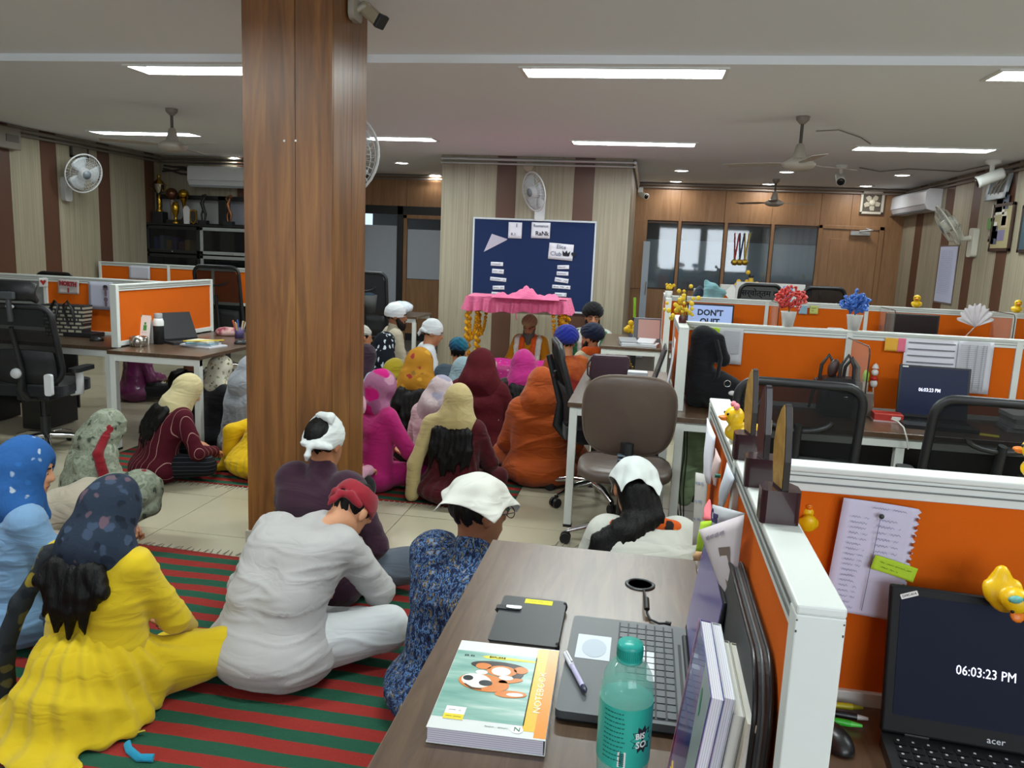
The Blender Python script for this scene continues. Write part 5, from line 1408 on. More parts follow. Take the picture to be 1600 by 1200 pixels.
f.body(r, SK1); f.hair(r, under=True, long=.4, spread=.07, seed=33); f.hood(r, YY, back=0, seed=32, fall=([f.neck + np.array((-.08, -.04, .05)), f.sh[-1] + np.array((-.03, -.04, .03)), (-.27, -.04, .3), (-.28, -.05, .04), (-.30, -.14, .02)], [.07, .07, .06, .07, .03])); f.top(r, YY, seed=34, spread=.03, vert=.007); f.legs(r, YY)
f, r = who('woman in shiny purple satin seen under the left desk', 222, 524, -40, 6.9, nod=8)
PUR = NT('purple_satin'); PUR.col('#5d1f4a'); PUR.bump(PUR.noise(PUR.coord(), 12, 3), .4, .02); PUR = PUR.set(Roughness=.3)
f.body(r, SK2); f.hair(r, under=True, long=.2); f.top(r, PUR, seed=35, amp=.007); f.legs(r, BLK); f.hood(r, cloth('#3b1a30'), back=.1, seed=36)
f, r = who('person all in black seen under the left desk', 300, 562, -35, 6.0, nod=10)
f.body(r, SK2); f.hair(r, under=True, long=.25, spread=.1); f.top(r, BLK, seed=37); f.legs(r, BLK)

# ---------------- middle group right of the pillar
f, r = who('woman in a hot pink top with a mauve and magenta headscarf, right of the pillar', 596, 608, -34, 4.85, nod=8, vox=.0115, hR=(.20, .36, .2))
HOT = cloth('#a61f68', fold=.3)
f.body(r, SK3); f.hair(r); f.hood(r, spots('#96607f', ['#8a4f74', '#b3879c', '#b3186e'], 8, .4, .5), back=0, seed=38, puff=.012, wide=.7); f.top(r, HOT, seed=39); f.legs(r, HOT)
f, r = who('woman in pale pink with black trousers, half hidden by the pillar', 548, 640, -40, 4.45, sc=.9, nod=8, vox=.0115, hR=(.2, .38, .22))
f.body(r, SK3); f.hair(r, under=True, long=.2); f.hood(r, cloth('#c79aab'), back=0, seed=40); f.top(r, cloth('#c08ba2', fold=.3), seed=41, upto=1); f.legs(r, BLK, g=.03)
f, r = who('woman with a cream headscarf, black hair down a maroon kurta, centre of the group', 717, 628, -2, 4.75, nod=6, vox=.0115)
CRM = cloth('#b9a876', fold=.3)
f.body(r, SK3); f.hair(r, under=True, long=.50, spread=.15, seed=42); f.hood(r, CRM, back=.06, seed=43, puff=.004, fall=([f.neck + np.array((-.06, -.05, .03)), f.sh[-1] + np.array((-.02, -.05, .03)), (-.27, -.10, .28), (-.28, -.12, .05)], [.07, .06, .05, .055]))
f.top(r, MAROON, seed=44, spread=.05, vert=.004); f.legs(r, MAROON)
f, r = who('woman with a mustard floral headscarf and black hair down a black kurta', 656, 570, -6, 5.65, nod=6, vox=.012)
MUS = spots('#a06f1e', ['#8a2f2a', '#b98a2a', '#7a5a22'], 14, .3, .4)
f.body(r, SK1); f.hair(r, under=True, long=.50, spread=.14, seed=45); f.hood(r, MUS, back=.05, seed=46, puff=.006, wide=1.1, fall=([f.neck + np.array((.06, -.05, .03)), f.sh[1] + np.array((.02, -.06, .0)), (.24, -.12, .25)], [.06, .05, .03])); f.top(r, BLK, seed=47, spread=.02); f.legs(r, BLK)
f, r = who('woman in a white and pink printed dupatta, behind the cream headscarf', 690, 612, -8, 5.2, nod=8, vox=.012)
WP = spots('#b9a8ab', ['#a59aa5', '#c9bcbd', '#8d8a9c'], 8, .35, .45)
f.body(r, SK3); f.hair(r); f.hood(r, WP, back=.3, seed=48, puff=.006, wide=1.35); f.top(r, cloth('#c3a5aa', fold=.3), g=.03, seed=49); f.legs(r, WP)
f, r = who('woman in a grey blue headscarf, between the printed and maroon scarves', 724, 580, -2, 6.05, nod=8)
f.body(r, SK1); f.hair(r); f.hood(r, cloth('#7d929a', fold=.4), back=.1, seed=50, puff=.004); f.top(r, cloth('#5d6a72'), seed=51); f.legs(r, BLK)
f, r = who('person in a teal cap, nearest the dais on the left', 717, 552, -4, 6.75, nod=6)
f.body(r, SK1); f.hair(r); f.turban(r, cloth('#0f5a6e', '#143a5a', 6), seed=52, size=.82, tilt=5); f.top(r, cloth('#3a4652'), seed=53); f.legs(r, BLK)
f, r = who('woman in a maroon velvet headscarf with pearl studs and a lace edge', 752, 572, 2, 5.75, nod=8, vox=.012)
VEL = spots('#4a0f17', ['#d8cfc0', '#4a0f17', '#4a0f17', '#4a0f17'], 9, .06, .09)
f.body(r, SK3); f.hair(r); f.hood(r, VEL, back=.3, seed=54, puff=.008, wide=1.2); f.top(r, VEL, g=.03, seed=55, spread=.02); f.legs(r, cloth('#b9ad96'))
d = Sdf(.009); d.path([f.H(.06, .06, .09), f.H(.105, .04, .02), f.H(.105, .02, -.08)], [.012, .012, .012], .01); f.cloth('lace_edge', d, cloth('#b5a58c'), r, 3, .003, (50, 50, 50))
f, r = who('woman in a magenta headscarf over dark brown hair and kurta', 818, 572, 10, 6.15, nod=10, vox=.012)
f.body(r, SK1); f.hair(r, under=True, long=.3, spread=.11); f.hood(r, cloth('#a3246f', fold=.3), back=.03, seed=56, puff=.008); f.top(r, cloth('#251f1c'), g=.03, seed=57, spread=.03); f.legs(r, BLK)
f, r = who('woman wholly draped in burnt orange, beside the office chair', 846, 602, 6, 5.32, nod=8, vox=.012, side=-2)
ORG = cloth('#9a4312', fold=.35)
f.body(r, SK1); f.hair(r); f.hood(r, ORG, back=.35, seed=58, puff=.006, wide=1.25, amp=.004); f.top(r, ORG, 'shawl', g=.045, seed=59, spread=.06, amp=.009, f=(5, 5, 34)); f.legs(r, ORG, g=.04)
# ---------------- beyond them
f, r = who('woman in a black headscarf dotted with white leaves, left of the kneeling men', 602, 540, -30, 7.0, nod=6)
LEAF = spots('#10151d', ['#b9c2c9'], 24, .28, .33, stretch=(1, 1, .55))
f.body(r, SK1); f.hair(r); f.hood(r, LEAF, back=.3, seed=60, puff=.008, wide=1.2); f.top(r, LEAF, g=.03, seed=61); f.legs(r, BLK)
f, r = who('person in an olive yellow headscarf low behind the pink scarf', 617, 582, -20, 5.85, nod=14)
f.body(r, SK1); f.hair(r); f.hood(r, cloth('#8a7a14', fold=.3), back=.2, seed=62); f.top(r, cloth('#8a7a14'), seed=63); f.legs(r, BLK)
f, r = who('person in a dark plum headscarf at the pillar edge', 572, 560, -30, 6.35, nod=8)
f.body(r, SK1); f.hair(r); f.hood(r, cloth('#2b1a28'), back=.2, seed=64, puff=.008); f.top(r, cloth('#8fa5b5'), seed=65); f.legs(r, BLK)
f, r = who('man in a small white cap at the pillar edge behind the plum scarf', 568, 528, -60, 7.75, nod=4)
f.body(r, SK1); f.eyes(r); f.hair(r); f.turban(r, cloth('#b5b2a8'), size=.78, tilt=0); f.top(r, cloth('#26262a'), seed=66); f.legs(r, BLK)
f, r = who('bearded man in cream kurta with a white kerchief, tallest on the left', 619, 494, -62, 8.4, nod=0, turn=-10)
f.body(r, SK2); f.eyes(r); f.hair(r); f.bandana(r, WHT, seed=67, open_r=.02, knot=False, flap=0, low=-.005); f.beard(r, '#17110e', .015, .85); f.top(r, cloth('#a39a86', fold=.35), seed=68, collar=True); f.legs(r, cloth('#a8a090'))
f, r = who('man in a white kurta with a white kerchief, in profile beside the mustard scarf', 676, 520, -68, 7.65, nod=10, turn=-6)
f.body(r, SK1); f.eyes(r); f.hair(r); f.bandana(r, WHT, seed=69, open_r=.02, knot=True, low=-.005); f.top(r, cloth('#c5c9cc', fold=.35), seed=70); f.legs(r, WHT)
f, r = who('man in a royal blue turban and rust jacket, near the dais on the right', 884, 536, 28, 7.45, nod=6)
f.body(r, SK1); f.hair(r); f.turban(r, cloth('#1e2a86', fold=.2), seed=71); f.top(r, cloth('#7a1f1a', '#a8521f', 4), seed=72); f.legs(r, BLK)
f, r = who('man in a dark navy turban with an orange scarf over a cream shirt', 924, 530, 40, 8.12, nod=4, turn=20)
f.body(r, SK1); f.eyes(r); f.hair(r); f.turban(r, cloth('#151d33', fold=.2), seed=73); f.beard(r, '#120f0e', .02); f.top(r, cloth('#b5aa90', fold=.3), seed=74); f.legs(r, WHT)
d = Sdf(.012); n_ = f.neck
for q in (-1, 1): d.path([n_ + np.array((0, -.06, .02)), f.sh[q] * .6 + n_ * .4 + np.array((0, -.02, .05)), f.chest + np.array((q * .09, .12, .0)), f.waist + np.array((q * .1, .14, 0))], [.05, .05, .04, .04], .02)
f.cloth('stole', d, cloth('#c9521a'), r, 5, .004)
f, r = who('man in black turban with a three coloured stole, by the wall', 926, 497, 165, 9.68, nod=0, turn=25)
f.body(r, SK1); f.eyes(r); f.hair(r); f.turban(r, cloth('#101114', fold=.2), seed=75); f.beard(r, '#17110e', .03); f.top(r, cloth('#b9bcb6'), seed=76); f.legs(r, WHT)
n_ = f.neck
for q, (c, off) in enumerate((('#c9561f', 0.0), ('#c4c6c0', .055), ('#2f6a45', .10))):
    for s_ in (-1, 1):
        d = Sdf(.012); d.path([n_ + np.array((s_ * (.05 + off), -.03, .0)), n_ + np.array((s_ * (.06 + off), .06, -.02)), f.chest + np.array((s_ * (.05 + off), .125, .02)), f.waist + np.array((s_ * (.05 + off), .13, 0))], [.03, .03, .03, .03], .01); f.cloth('stole', d, cloth(c), r, 5, .002)
# the reader behind the book
f, r = who('bearded reader in saffron facing the congregation under the canopy', 827, 512, 172, 9.52, nod=14)
f.body(r, SK1); f.eyes(r); f.turban(r, cloth('#a58a68', fold=.2), seed=77, size=.86); f.hair(r)
f.beard(r, hairmat('#5d5a57', .7), .20, 1.1); f.top(r, cloth('#b9780c', fold=.35), seed=78, g=.025); f.legs(r, cloth('#b9780c'), g=.02)
n_ = f.neck
for q, (c, off) in enumerate((('#c94f16', 0.02), ('#c9c6c0', .085))):
    for s_ in (-1, 1):
        d = Sdf(.012); d.path([n_ + np.array((s_ * (.04 + off), -.03, .01)), n_ + np.array((s_ * (.06 + off), .07, -.02)), f.chest + np.array((s_ * (.06 + off), .14, .02)), f.waist + np.array((s_ * (.05 + off), .17, 0))], [.04, .04, .036, .036], .01); f.cloth('stole', d, cloth(c), r, 5, .003)
# ================================================================== rugs
M_RUG = stripes([(0, '#8c2c27'), (.5, '#23503d')], .125, 1, wob=.05, weave=1, bumpy=.35)
def rug(label, x0, y0, x1, y1, rz=0, seed=1, z=.002):
    t = thing('striped_rug', label, 'rug', ((x0 + x1) / 2, (y0 + y1) / 2, 0), R(rz), group='red and green striped rugs')
    w, d = (x1 - x0) / 2, (y1 - y0) / 2; r = random.Random(seed); ph = [r.uniform(0, 6) for _ in range(6)]
    def fn(u, v):
        x, y = -w + 2 * w * u, -d + 2 * d * v
        h = .5 + .5 * math.sin(x * 3.1 + 1.4 * math.sin(y * 2.3 + ph[0]) + ph[1]); g = .5 + .5 * math.sin(y * 9 + 2.2 * math.sin(x * 1.7 + ph[2]) + ph[3])
        return Vector((x, y + .012 * math.sin(x * 4 + ph[4]), z + .004 * h * g))
    MB().grid(fn, 60, 70).build('weave', M_RUG, t, solid=.003)
    f = MB(); n = int(w * 2 / .035)
    for e in (-1, 1):
        for k in range(n):
            x = -w + 2 * w * (k + .5) / n; a = r.uniform(-.02, .02)
            f.tube([(x, e * d, .006), (x + a * .5, e * (d + .03), .005), (x + a, e * (d + r.uniform(.04, .065)), .003)], [.0035, .003, .002], 4)
    o = f.build('fringe', cloth('#a9a294'), t); o['kind'] = 'stuff'
    return t
rug('striped rug in the foreground under the grey and yellow kurtas', -4.1, .25, -.44, 3.56, seed=1)
rug('striped rug under the patterned shirt, beside the desk', -.42, 1.2, .16, 4.16, seed=2)
rug('striped rug under the middle of the congregation', -3.75, 4.62, -.75, 8.1, seed=3)

# ================================================================== dais and canopy
M_PINK = cloth('#d5688f', fold=.3)
M_SATIN = NT('magenta_satin'); _v = M_SATIN.coord(); M_SATIN.col(M_SATIN.mix(M_SATIN.ramp(M_SATIN.noise(_v, 30, 2), [(.66, '#000000'), (.7, '#ffffff')]), '#b5227c', '#e6a6c6')); M_SATIN.bump(M_SATIN.noise(_v, 10, 4, .6, .8), .5, .03); M_SATIN = M_SATIN.set(Roughness=.3)
YD = 8.75
a, b = PY(722, 468, YD), PY(890, 470, YD); cx, hw = (a.x + b.x) / 2 + .0, (b.x - a.x) / 2 - .04; zt = PY(800, 463, YD).z
can = thing('canopy', 'pink frilled cloth canopy on flower wound poles, before the notice board', 'canopy', (cx, YD + .30, 0))
D_ = .30
def top(u, v):
    x, y = (u - .5) * 2 * hw, (v - .5) * 2 * D_
    return Vector((x, y, zt - .02 + .012 * math.sin(x * 9) * math.sin(y * 7 + 1) - .03 * math.sin(u * PI) * math.sin(v * PI)))
MB().grid(top, 24, 14).build('canopy_top', M_PINK, can, solid=.004)
def frill(u, v):
    s = u * (4 * hw + 4 * D_); seg = [(2 * hw, (-hw, -D_), (1, 0)), (2 * D_, (hw, -D_), (0, 1)), (2 * hw, (hw, D_), (-1, 0)), (2 * D_, (-hw, D_), (0, -1))]
    q = s
    for L, o, d in seg:
        if q <= L + 1e-6: break
        q -= L
    nx, ny = d[1], -d[0]; fl = v * .03 + v * .028 * math.sin(s * 52 + 1.5 * math.sin(s * 9)) + .012 * math.sin(s * 120) * v
    return Vector((o[0] + d[0] * q + nx * fl, o[1] + d[1] * q + ny * fl, zt - .02 - v * (.155 + .012 * math.sin(s * 5.3) + .01 * math.sin(s * 26))))
MB().grid(frill, 420, 6, closed_u=True).build('frill', M_PINK, can)
b = MB()
def heap(u, v):
    x = .12 + (u - .5) * .75; y = -.25 + (v - .5) * .35; e = max(0, math.sin(u * PI)) ** .6 * max(0, math.sin(v * PI)) ** .6
    return Vector((x, y, zt - .015 + e * (.07 + .045 * math.sin(u * 13 + v * 3) + .03 * math.sin(u * 29) * math.cos(v * 11))))
MB().grid(heap, 34, 14).build('bunched_cloth', M_PINK, can)
M_GAR = spots('#c98a10', ['#d9a51c', '#b5700c', '#e0b53a'], 60, .4, .5)
for sx, sy in ((-1, -1), (1, -1), (-1, 1), (1, 1)):
    x, y = sx * (hw - .03), sy * (D_ - .03)
    MB().cyl((x, y, 0), (x, y, zt - .02), .014).build('pole', plain('#b9a05a', .4, .6), can)
    g = MB(); r = random.Random(int(sx * 3 + sy + 9)); n = 75
    for k in range(n):
        an = k * .9; z = zt - .12 - k * (zt - .25) / n
        g.ball((x + .02 * math.cos(an), y + .02 * math.sin(an), z), .025, 6, 4)
    o = g.build('garland', M_GAR, can); o['kind'] = 'stuff'
    g = MB()
    for k in range(22):
        t_ = k / 21; xx = x - sx * (.06 + .05 * math.sin(t_ * PI)); z = zt - .14 - (.36 * (1 - (2 * t_ - 1) ** 2) if t_ < .5 else .36 * (1 - (2 * t_ - 1) ** 2) * .9)
        g.ball((x - sx * .11 * t_ , y - .01, z), .022, 7, 5)
    o = g.build('garland_swag', M_GAR, can); o['kind'] = 'stuff'
MB().tube([PYv for PYv in [(-.0 + .02, -D_ - .03, zt - .16), (.02, -D_ - .032, zt - .22), (.03, -D_ - .03, zt - .26)]], .006, 6).build('tie', M_PINK, can)
# book platform under the satin
z0 = .43
p0, p1 = PY(742, 600, 8.35), PY(896, 590, 8.35)
dc, dw = (p0.x + p1.x) / 2, (p1.x - p0.x) / 2
da = thing('book_platform', 'low dais under shiny magenta satin in front of the bearded reader', 'platform', (dc, 8.27, 0))
def sat(u, v):
    a_ = u * 2 * PI; e = .42; ca, sa = math.cos(a_), math.sin(a_); sx_ = math.copysign(abs(ca) ** e, ca); sy_ = math.copysign(abs(sa) ** e, sa)
    if v < .5: k = v / .5; hgt = z0 - .015 * k * k + .012 * math.sin(sx_ * k * 7 + 2) * math.cos(sy_ * k * 5); fl = 0
    else: k = 1; q = (v - .5) / .5; hgt = z0 - .015 - q * (z0 - .035); fl = .05 * q + .028 * q * math.sin(a_ * 17 + 2 * math.sin(a_ * 3))
    return Vector((sx_ * k * (dw + fl), sy_ * k * (.24 + fl), hgt))
MB().grid(sat, 120, 22, closed_u=True).build('satin_cover', M_SATIN, da)
MB().mm((-dw + .03, -.21, 0), (dw - .03, .21, z0 - .04)).build('bench', plain('#6b4a30', .6), da)
fl_ = [(-.42, -.38, '#d9a514', 'large bunch of yellow flowers at the left foot of the dais'), (-.2, -.42, '#c9581c', 'bunch of orange flowers at the foot of the dais')]
for x, y, c, lab in fl_:
    t = thing('flower_bunch', lab, 'flowers', (dc + x - .1, 8.25 + y - .3, 0), group='flowers at the dais')
    r = random.Random(5); g = MB()
    for k in range(26): g.ball((r.uniform(-.12, .12), r.uniform(-.08, .08), r.uniform(.02, .2)), r.uniform(.02, .035), 7, 5)
    o = g.build('blooms', plain(c, .8), t); o['kind'] = 'stuff'
# ================================================================== helpers for small things
def blob(name, ops, m, parent, vox=.01, seed=1, amp=0, f=(10, 10, 10), rel=1, zmin=None):
    """soft shape from ('c', a, b, ra, rb, k) and ('e', centre, radii, k[, euler]) pieces"""
    d = Sdf(vox)
    for o in ops:
        if o[0] == 'c': d.cone(o[1], o[2], o[3], o[4], o[5])
        else: d.ell(o[1], o[2], rotm(*o[4]) if len(o) > 4 and o[4] else None, o[3], o[0] == 'x')
    V, F = d.mesh(zmin); V = relax(V, F, rel)
    if amp: V = V + vnormals(V, F) * (crisp(fold_noise(V, seed, f)) * amp)[:, None]
    return to_obj(name, V, F, m, parent)
FRONT = RX(90)                                             # local xy -> facing -y (towards the camera)
LEFT = Matrix(((0, 0, -1, 0), (-1, 0, 0, 0), (0, 1, 0, 0), (0, 0, 0, 1)))   # local xy -> facing -x
M_STK = {'y': plain('#d9cf3a', .8), 'g': plain('#a9cc2a', .8), 'p': plain('#e0708a', .8), 'o': plain('#e0a93a', .8), 'b': plain('#86a9bd', .8), 'l': plain('#b9c06a', .8)}
def pinned(lab, p00, p10, p01, facing, y=None, x=None, m=PAPER, rows=0, bow=.004, group='papers pinned to the orange partitions', name='paper', cat='paper', ink=None, pin=None, torn=False, seed=1, size=.006, rot=0):
    """sheet on a partition face given by three pixels: top left, top right, bottom left"""
    g = (lambda q: PY(q[0], q[1], y)) if facing == 'f' else (lambda q: PX(q[0], q[1], x))
    a, b, c = g(p00), g(p10), g(p01); w, h = (b - a).length, (c - a).length; o = a + (b - a) / 2 + (c - a) / 2
    t = thing(name, lab, cat, o, group=group); M_ = (FRONT if facing == 'f' else LEFT) @ RZ(rot)
    mb = MB(); mb.T = M_
    N = 9
    mb.grid(lambda u, v: Vector(((u - .5) * w - (0.006 * ((int(v * 60) % 3) == 0) if torn and u > .95 else 0), (.5 - v) * h, .001 + bow * (v ** 2) + bow * 1.5 * (2 * u - 1) ** 2)), N, 40 if torn else 7)
    mb.build('sheet', m, t, solid=.0008)
    z = bow * 2.6 + .002
    if rows: scribble([(-w * .42, w * .38, h * (.42 - .86 * k / rows)) for k in range(rows)], M_ @ T(0, 0, z), ink or INK, t, size, seed=seed, th=size * .16)
    if pin: b_ = MB(); b_.ball(M_ @ Vector((pin[0] * w, pin[1] * h, z + .004)), .005, 8, 6); b_.build('pin', plain('#1f2a24', .4), t)
    return t, w, h, M_, z
def flat(parent, name, M_, polys, m, t=.0004):
    mb = MB()
    for p in polys: mb.prism(p, t, M_)
    return mb.build(name, m, parent)
def ellipse(cx, cy, rx, ry, n=20, a=0): return [(cx + rx * math.cos(q) * math.cos(R(a)) - ry * math.sin(q) * math.sin(R(a)), cy + rx * math.cos(q) * math.sin(R(a)) + ry * math.sin(q) * math.cos(R(a))) for q in [2 * PI * k / n for k in range(n)]]
def rect(x0, y0, x1, y1): return [(x0, y0), (x1, y0), (x1, y1), (x0, y1)]
def duck(lab, p, rz=0, s=1.0, rot=None, bow=None):
    t = thing('rubber_duck', lab, 'toy duck', p, R(rz), group='yellow rubber ducks', scale=s)
    if rot: t.rotation_euler = rot
    Y = plain('#e3b80c', .35)
    blob('body', [('e', (0, 0, .017), (.020, .026, .017), .008), ('e', (0, -.024, .026), (.008, .010, .008), .01), ('e', (0, .012, .045), (.0165, .0165, .016), .006)] + [('e', (q * .019, -.002, .019), (.005, .014, .009), .004) for q in (-1, 1)], Y, t, .0032)
    b = MB(); b.ball((0, .030, .042), (.009, .009, .0035), 10, 6); b.ball((0, .029, .039), (.007, .007, .003), 10, 6); b.build('beak', plain('#d9730f', .4), t)
    for q in (-1, 1): MB().ball((q * .0085, .0255, .049), .0024, 8, 6).build('eye', BLACKG, t)
    if bow:
        b = MB(); b.ball((-.009, .012, .0625), (.009, .005, .006), 10, 6); b.ball((.009, .012, .0625), (.009, .005, .006), 10, 6); b.build('bow', plain(bow, .5), t)
    return t

# ================================================================== foreground desk
# notebook
t = thing('notebook', 'thick teal and orange printed notebook lying on the foreground desk', 'notebook', (-.226, 1.378, DZ + .001), R(2))
w, h, th = .208, .315, .030
mb = MB()
mb.grid(lambda u, v: Vector(((u - .5) * (w - .006), (v - .5) * (h - .006), th - .002 - .004 * (abs(2 * u - 1) ** 6))), 12, 4)
pg = MB(); pg.mm((-w / 2 + .002, -h / 2 + .002, .0015), (w / 2 - .004, h / 2 - .003, th - .0015)); pg.build('pages', stripes([(0, '#c9c6d0'), (.5, '#a9a5b2')], .004, 2, bumpy=.1), t)
cv = MB(); cv.mm((-w / 2, -h / 2, 0), (w / 2, h / 2, .0015)); cv.mm((-w / 2, -h / 2, th - .0015), (w / 2, h / 2, th)); cv.mm((w / 2 - .0015, -h / 2, 0), (w / 2, h / 2, th)); cv.build('cover', plain('#d5d8d6', .3, coat=.4), t, bevel=.0008)
Z = T(0, 0, th)
def _tl():
    n = NT('teal_print'); v = n.coord((1, 6, 1)); n.col(n.ramp(n.noise(v, 7, 3), [(.3, '#6f9f92'), (.55, '#8fb5a9'), (.75, '#c2d3cb')])); return n.set(Roughness=.22, Coat_Weight=.4)
flat(t, 'cover_field', Z, [rect(-w / 2 + .001, -h / 2 + .035, w / 2 - .042, h / 2 - .042)], _tl())
flat(t, 'orange_band', Z, [rect(w / 2 - .022, -h / 2 + .004, w / 2 - .001, h / 2 - .004)], plain('#e08a1c', .25, coat=.4))
flat(t, 'yellow_band', Z, [rect(w / 2 - .044, -h / 2 + .02, w / 2 - .022, h / 2 - .004)], plain('#dcb42c', .25, coat=.4))
lettering('NOTEBOOK', .019, Z @ T(w / 2 - .024, -.01, .0005) @ RZ(90), plain('#f2ead0', .4), t, wide=1.35)
flat(t, 'title_strip', Z @ T(0, 0, .0004), [[(-.05, .098), (-.035, .104), (.06, .100), (.06, .094), (-.04, .092)]], plain('#dcd03a', .3))
lettering('EXPLORE', .008, Z @ T(-.018, .098, .0009) @ RZ(0), INKB, t); lettering('SR 90', .009, Z @ T(-.075, .096, .0004), INKB, t)
# a generic goggled creature riding a board
flat(t, 'board_print', Z @ T(0, 0, .0006), [ellipse(-.012, .066, .055, .017), ellipse(.03, .045, .012, .02)], plain('#2b2420', .3))
flat(t, 'body_print', Z @ T(0, 0, .0010), [ellipse(-.04, .06, .016, .012), ellipse(-.002, .048, .030, .020), ellipse(.035, .058, .014, .013), ellipse(-.03, .0, .05, .030, a=-8), ellipse(.026, -.030, .030, .012, a=6), ellipse(.020, .016, .024, .008, a=20)], plain('#d07a34', .3))
flat(t, 'belly_print', Z @ T(0, 0, .0014), [ellipse(-.003, .046, .019, .016)], plain('#e2dfd6', .3))
for p_ in [ellipse(-.045, .004, .030, .024, a=-20), ellipse(.034, -.031, .016, .006, a=6), ellipse(-.04, .036, .012, .008), ellipse(.01, .024, .014, .008)]: flat(t, 'fur_print', Z @ T(0, 0, .0014), [p_], plain('#e2dfd6', .3))
flat(t, 'goggle_print', Z @ T(0, 0, .0018), [ellipse(-.062, .010, .010, .009), ellipse(-.026, -.002, .013, .010)], plain('#33383a', .2))
flat(t, 'smile_print', Z @ T(0, 0, .0018), [[(-.066, -.012), (-.05, -.026), (-.03, -.026), (-.03, -.023), (-.048, -.022), (-.064, -.010)]], plain('#3a2a22', .3))
flat(t, 'sticker', Z @ T(0, 0, .0006), [rect(-.082, -.128, -.046, -.088)], PAPERW); flat(t, 'sticker_band', Z @ T(0, 0, .001), [rect(-.082, -.128, -.046, -.112)], plain('#d9c424', .6))
scribble([(-.078, -.05, -.12), (-.076, -.052, -.1)], Z @ T(0, 0, .0016), INKB, t, .004, seed=3, th=.0007)
flat(t, 'logo', Z @ T(0, 0, .0006), [ellipse(.052, -.137, .011, .011)], PAPERW); lettering('N', .016, Z @ T(.052, -.137, .0012), plain('#2f6a4a', .4), t); scribble([(-.005, .038, -.137)], Z @ T(0, 0, .0010), plain('#2f6a4a', .4), t, .005, 'print', 9, .0009)
# diary
t = thing('diary', 'black diary with a yellow strip and silver clasp on the foreground desk', 'diary', (-.213, 1.682, DZ + .001), R(1))
w, h, th = .152, .228, .020
MB().mm((-w / 2, -h / 2, 0), (w / 2, h / 2, .003)).build('back_cover', DARK, t, bevel=.002)
MB().mm((-w / 2 + .004, -h / 2 + .003, .003), (w / 2 - .006, h / 2 - .003, th - .003)).build('pages', plain('#8d8574', .8), t)
MB().prism(rrect(w, h, .008, 3), .004, T(0, 0, th - .004)).build('cover', plain('#2a2d30', .42), t, bevel=.0015)
MB().mm((w / 2 - .004, -h / 2 + .002, .001), (w / 2, h / 2 - .002, th - .001)).build('spine', plain('#1d1f21', .45), t, bevel=.0015)
MB().prism(rrect(.055, .02, .005, 3), .003, T(-w / 2 + .02, .045, th)).build('strap', BLACK, t, bevel=.001)
MB().prism(rrect(.036, .016, .004, 3), .0025, T(-w / 2 + .034, .045, th + .003)).build('clasp', plain('#a9adb0', .25, .9), t, bevel=.001)
MB().mm((-.022, h / 2 - .032, th), (.044, h / 2 - .008, th + .0006)).build('yellow_strip', M_STK['y'], t)
scribble([(-.01, .034, h / 2 - .02)], T(0, 0, th + .0012), plain('#8a7a2a', .8), t, .006, seed=8, th=.0008)
MB().tube([(-w / 2 + .004, .045, th), (-w / 2 - .008, .045, th * .6), (-w / 2 + .002, .045, .002)], .006, 8, flat=.4).build('strap_loop', BLACK, t)
for y in (-.10, .10): MB().ball((w / 2 - .002, y, th * .6), (.006, .008, .012), 8, 6).build('cover_corner', BLACK, t)
# laptop on the desk, hinge on the partition side
def keys(parent, x0, y0, x1, y1, rows, colsn, z, M_=None, gap=.0036, m=None, glare=()):
    """keyboard: rows run along y from the hinge side; every key its own piece"""
    dx, dy = (x1 - x0) / rows, (y1 - y0) / colsn; me = {}
    for r_ in range(rows):
        c = 0
        while c < colsn:
            wk = 6 if r_ == 0 and c == 4 else 1
            k = (wk, (r_, c) in glare)
            w_, h_ = dx - gap, dy * wk - gap
            if k not in me:
                o = MB().prism(rrect(w_, h_, .0022, 2), .0022, T(0, 0, 0)).build('key', plain('#b9bdc0', .3) if k[1] else (m or plain('#4a4e52', .4)), parent); me[k] = o.data
            else:
                o = bpy.data.objects.new('key', me[k]); COL.objects.link(o); o.parent = parent
            o.location = (x0 + dx * (r_ + .5), y0 + dy * (c + wk / 2), z)
            c += wk
t = thing('laptop', 'grey laptop with a worn pale touchpad on the foreground desk', 'laptop', (.012, 1.532, DZ + .001), R(0))
w, d, th = .252, .395, .021
M_LG = plain('#54585a', .42)
MB().prism(rrect(w, d, .012, 4), th - .006, T(0, 0, .006)).build('base', M_LG, t, bevel=.002)
MB().mm((-w / 2 + .004, -d / 2 + .004, 0), (w / 2 - .004, d / 2 - .004, .006)).build('underside', BLACK, t)
MB().prism(rrect(.072, .105, .002, 2), .0006, T(-.072, .055, th)).build('touchpad', plain('#a9b2ba', .3), t)
flat(t, 'touchpad_wear', T(-.072, .055, th + .0006), [ellipse(.002, -.004, .026, .040)], plain('#94a1ae', .33))
MB().mm((-.022, -d / 2 + .012, th), (.098, d / 2 - .012, th + .0005)).build('key_bed', plain('#17191b', .5), t)
glare_keys = {(1, 11), (2, 10), (2, 9), (3, 8), (3, 7), (3, 6), (1, 9), (2, 8), (3, 9), (3, 5)}  # paler key colour paints the white reflections on these keys
keys(t, -.020, -d / 2 + .014, .096, d / 2 - .014, 6, 15, th + .0005, glare=glare_keys)
MB().mm((.106, -.11, th), (.112, .11, th + .001)).build('speaker_slot', BLACK, t)
MB().cyl((w / 2 - .004, -.15, th), (w / 2 - .004, .15, th), .006, n=10).build('hinge', DARK, t)
lid = MB(); lid.T = T(w / 2, 0, th) @ RY(7); lid.mm((0, -d / 2, 0), (.007, d / 2, .245)); lid.build('lid', BLACK, t, bevel=.002)
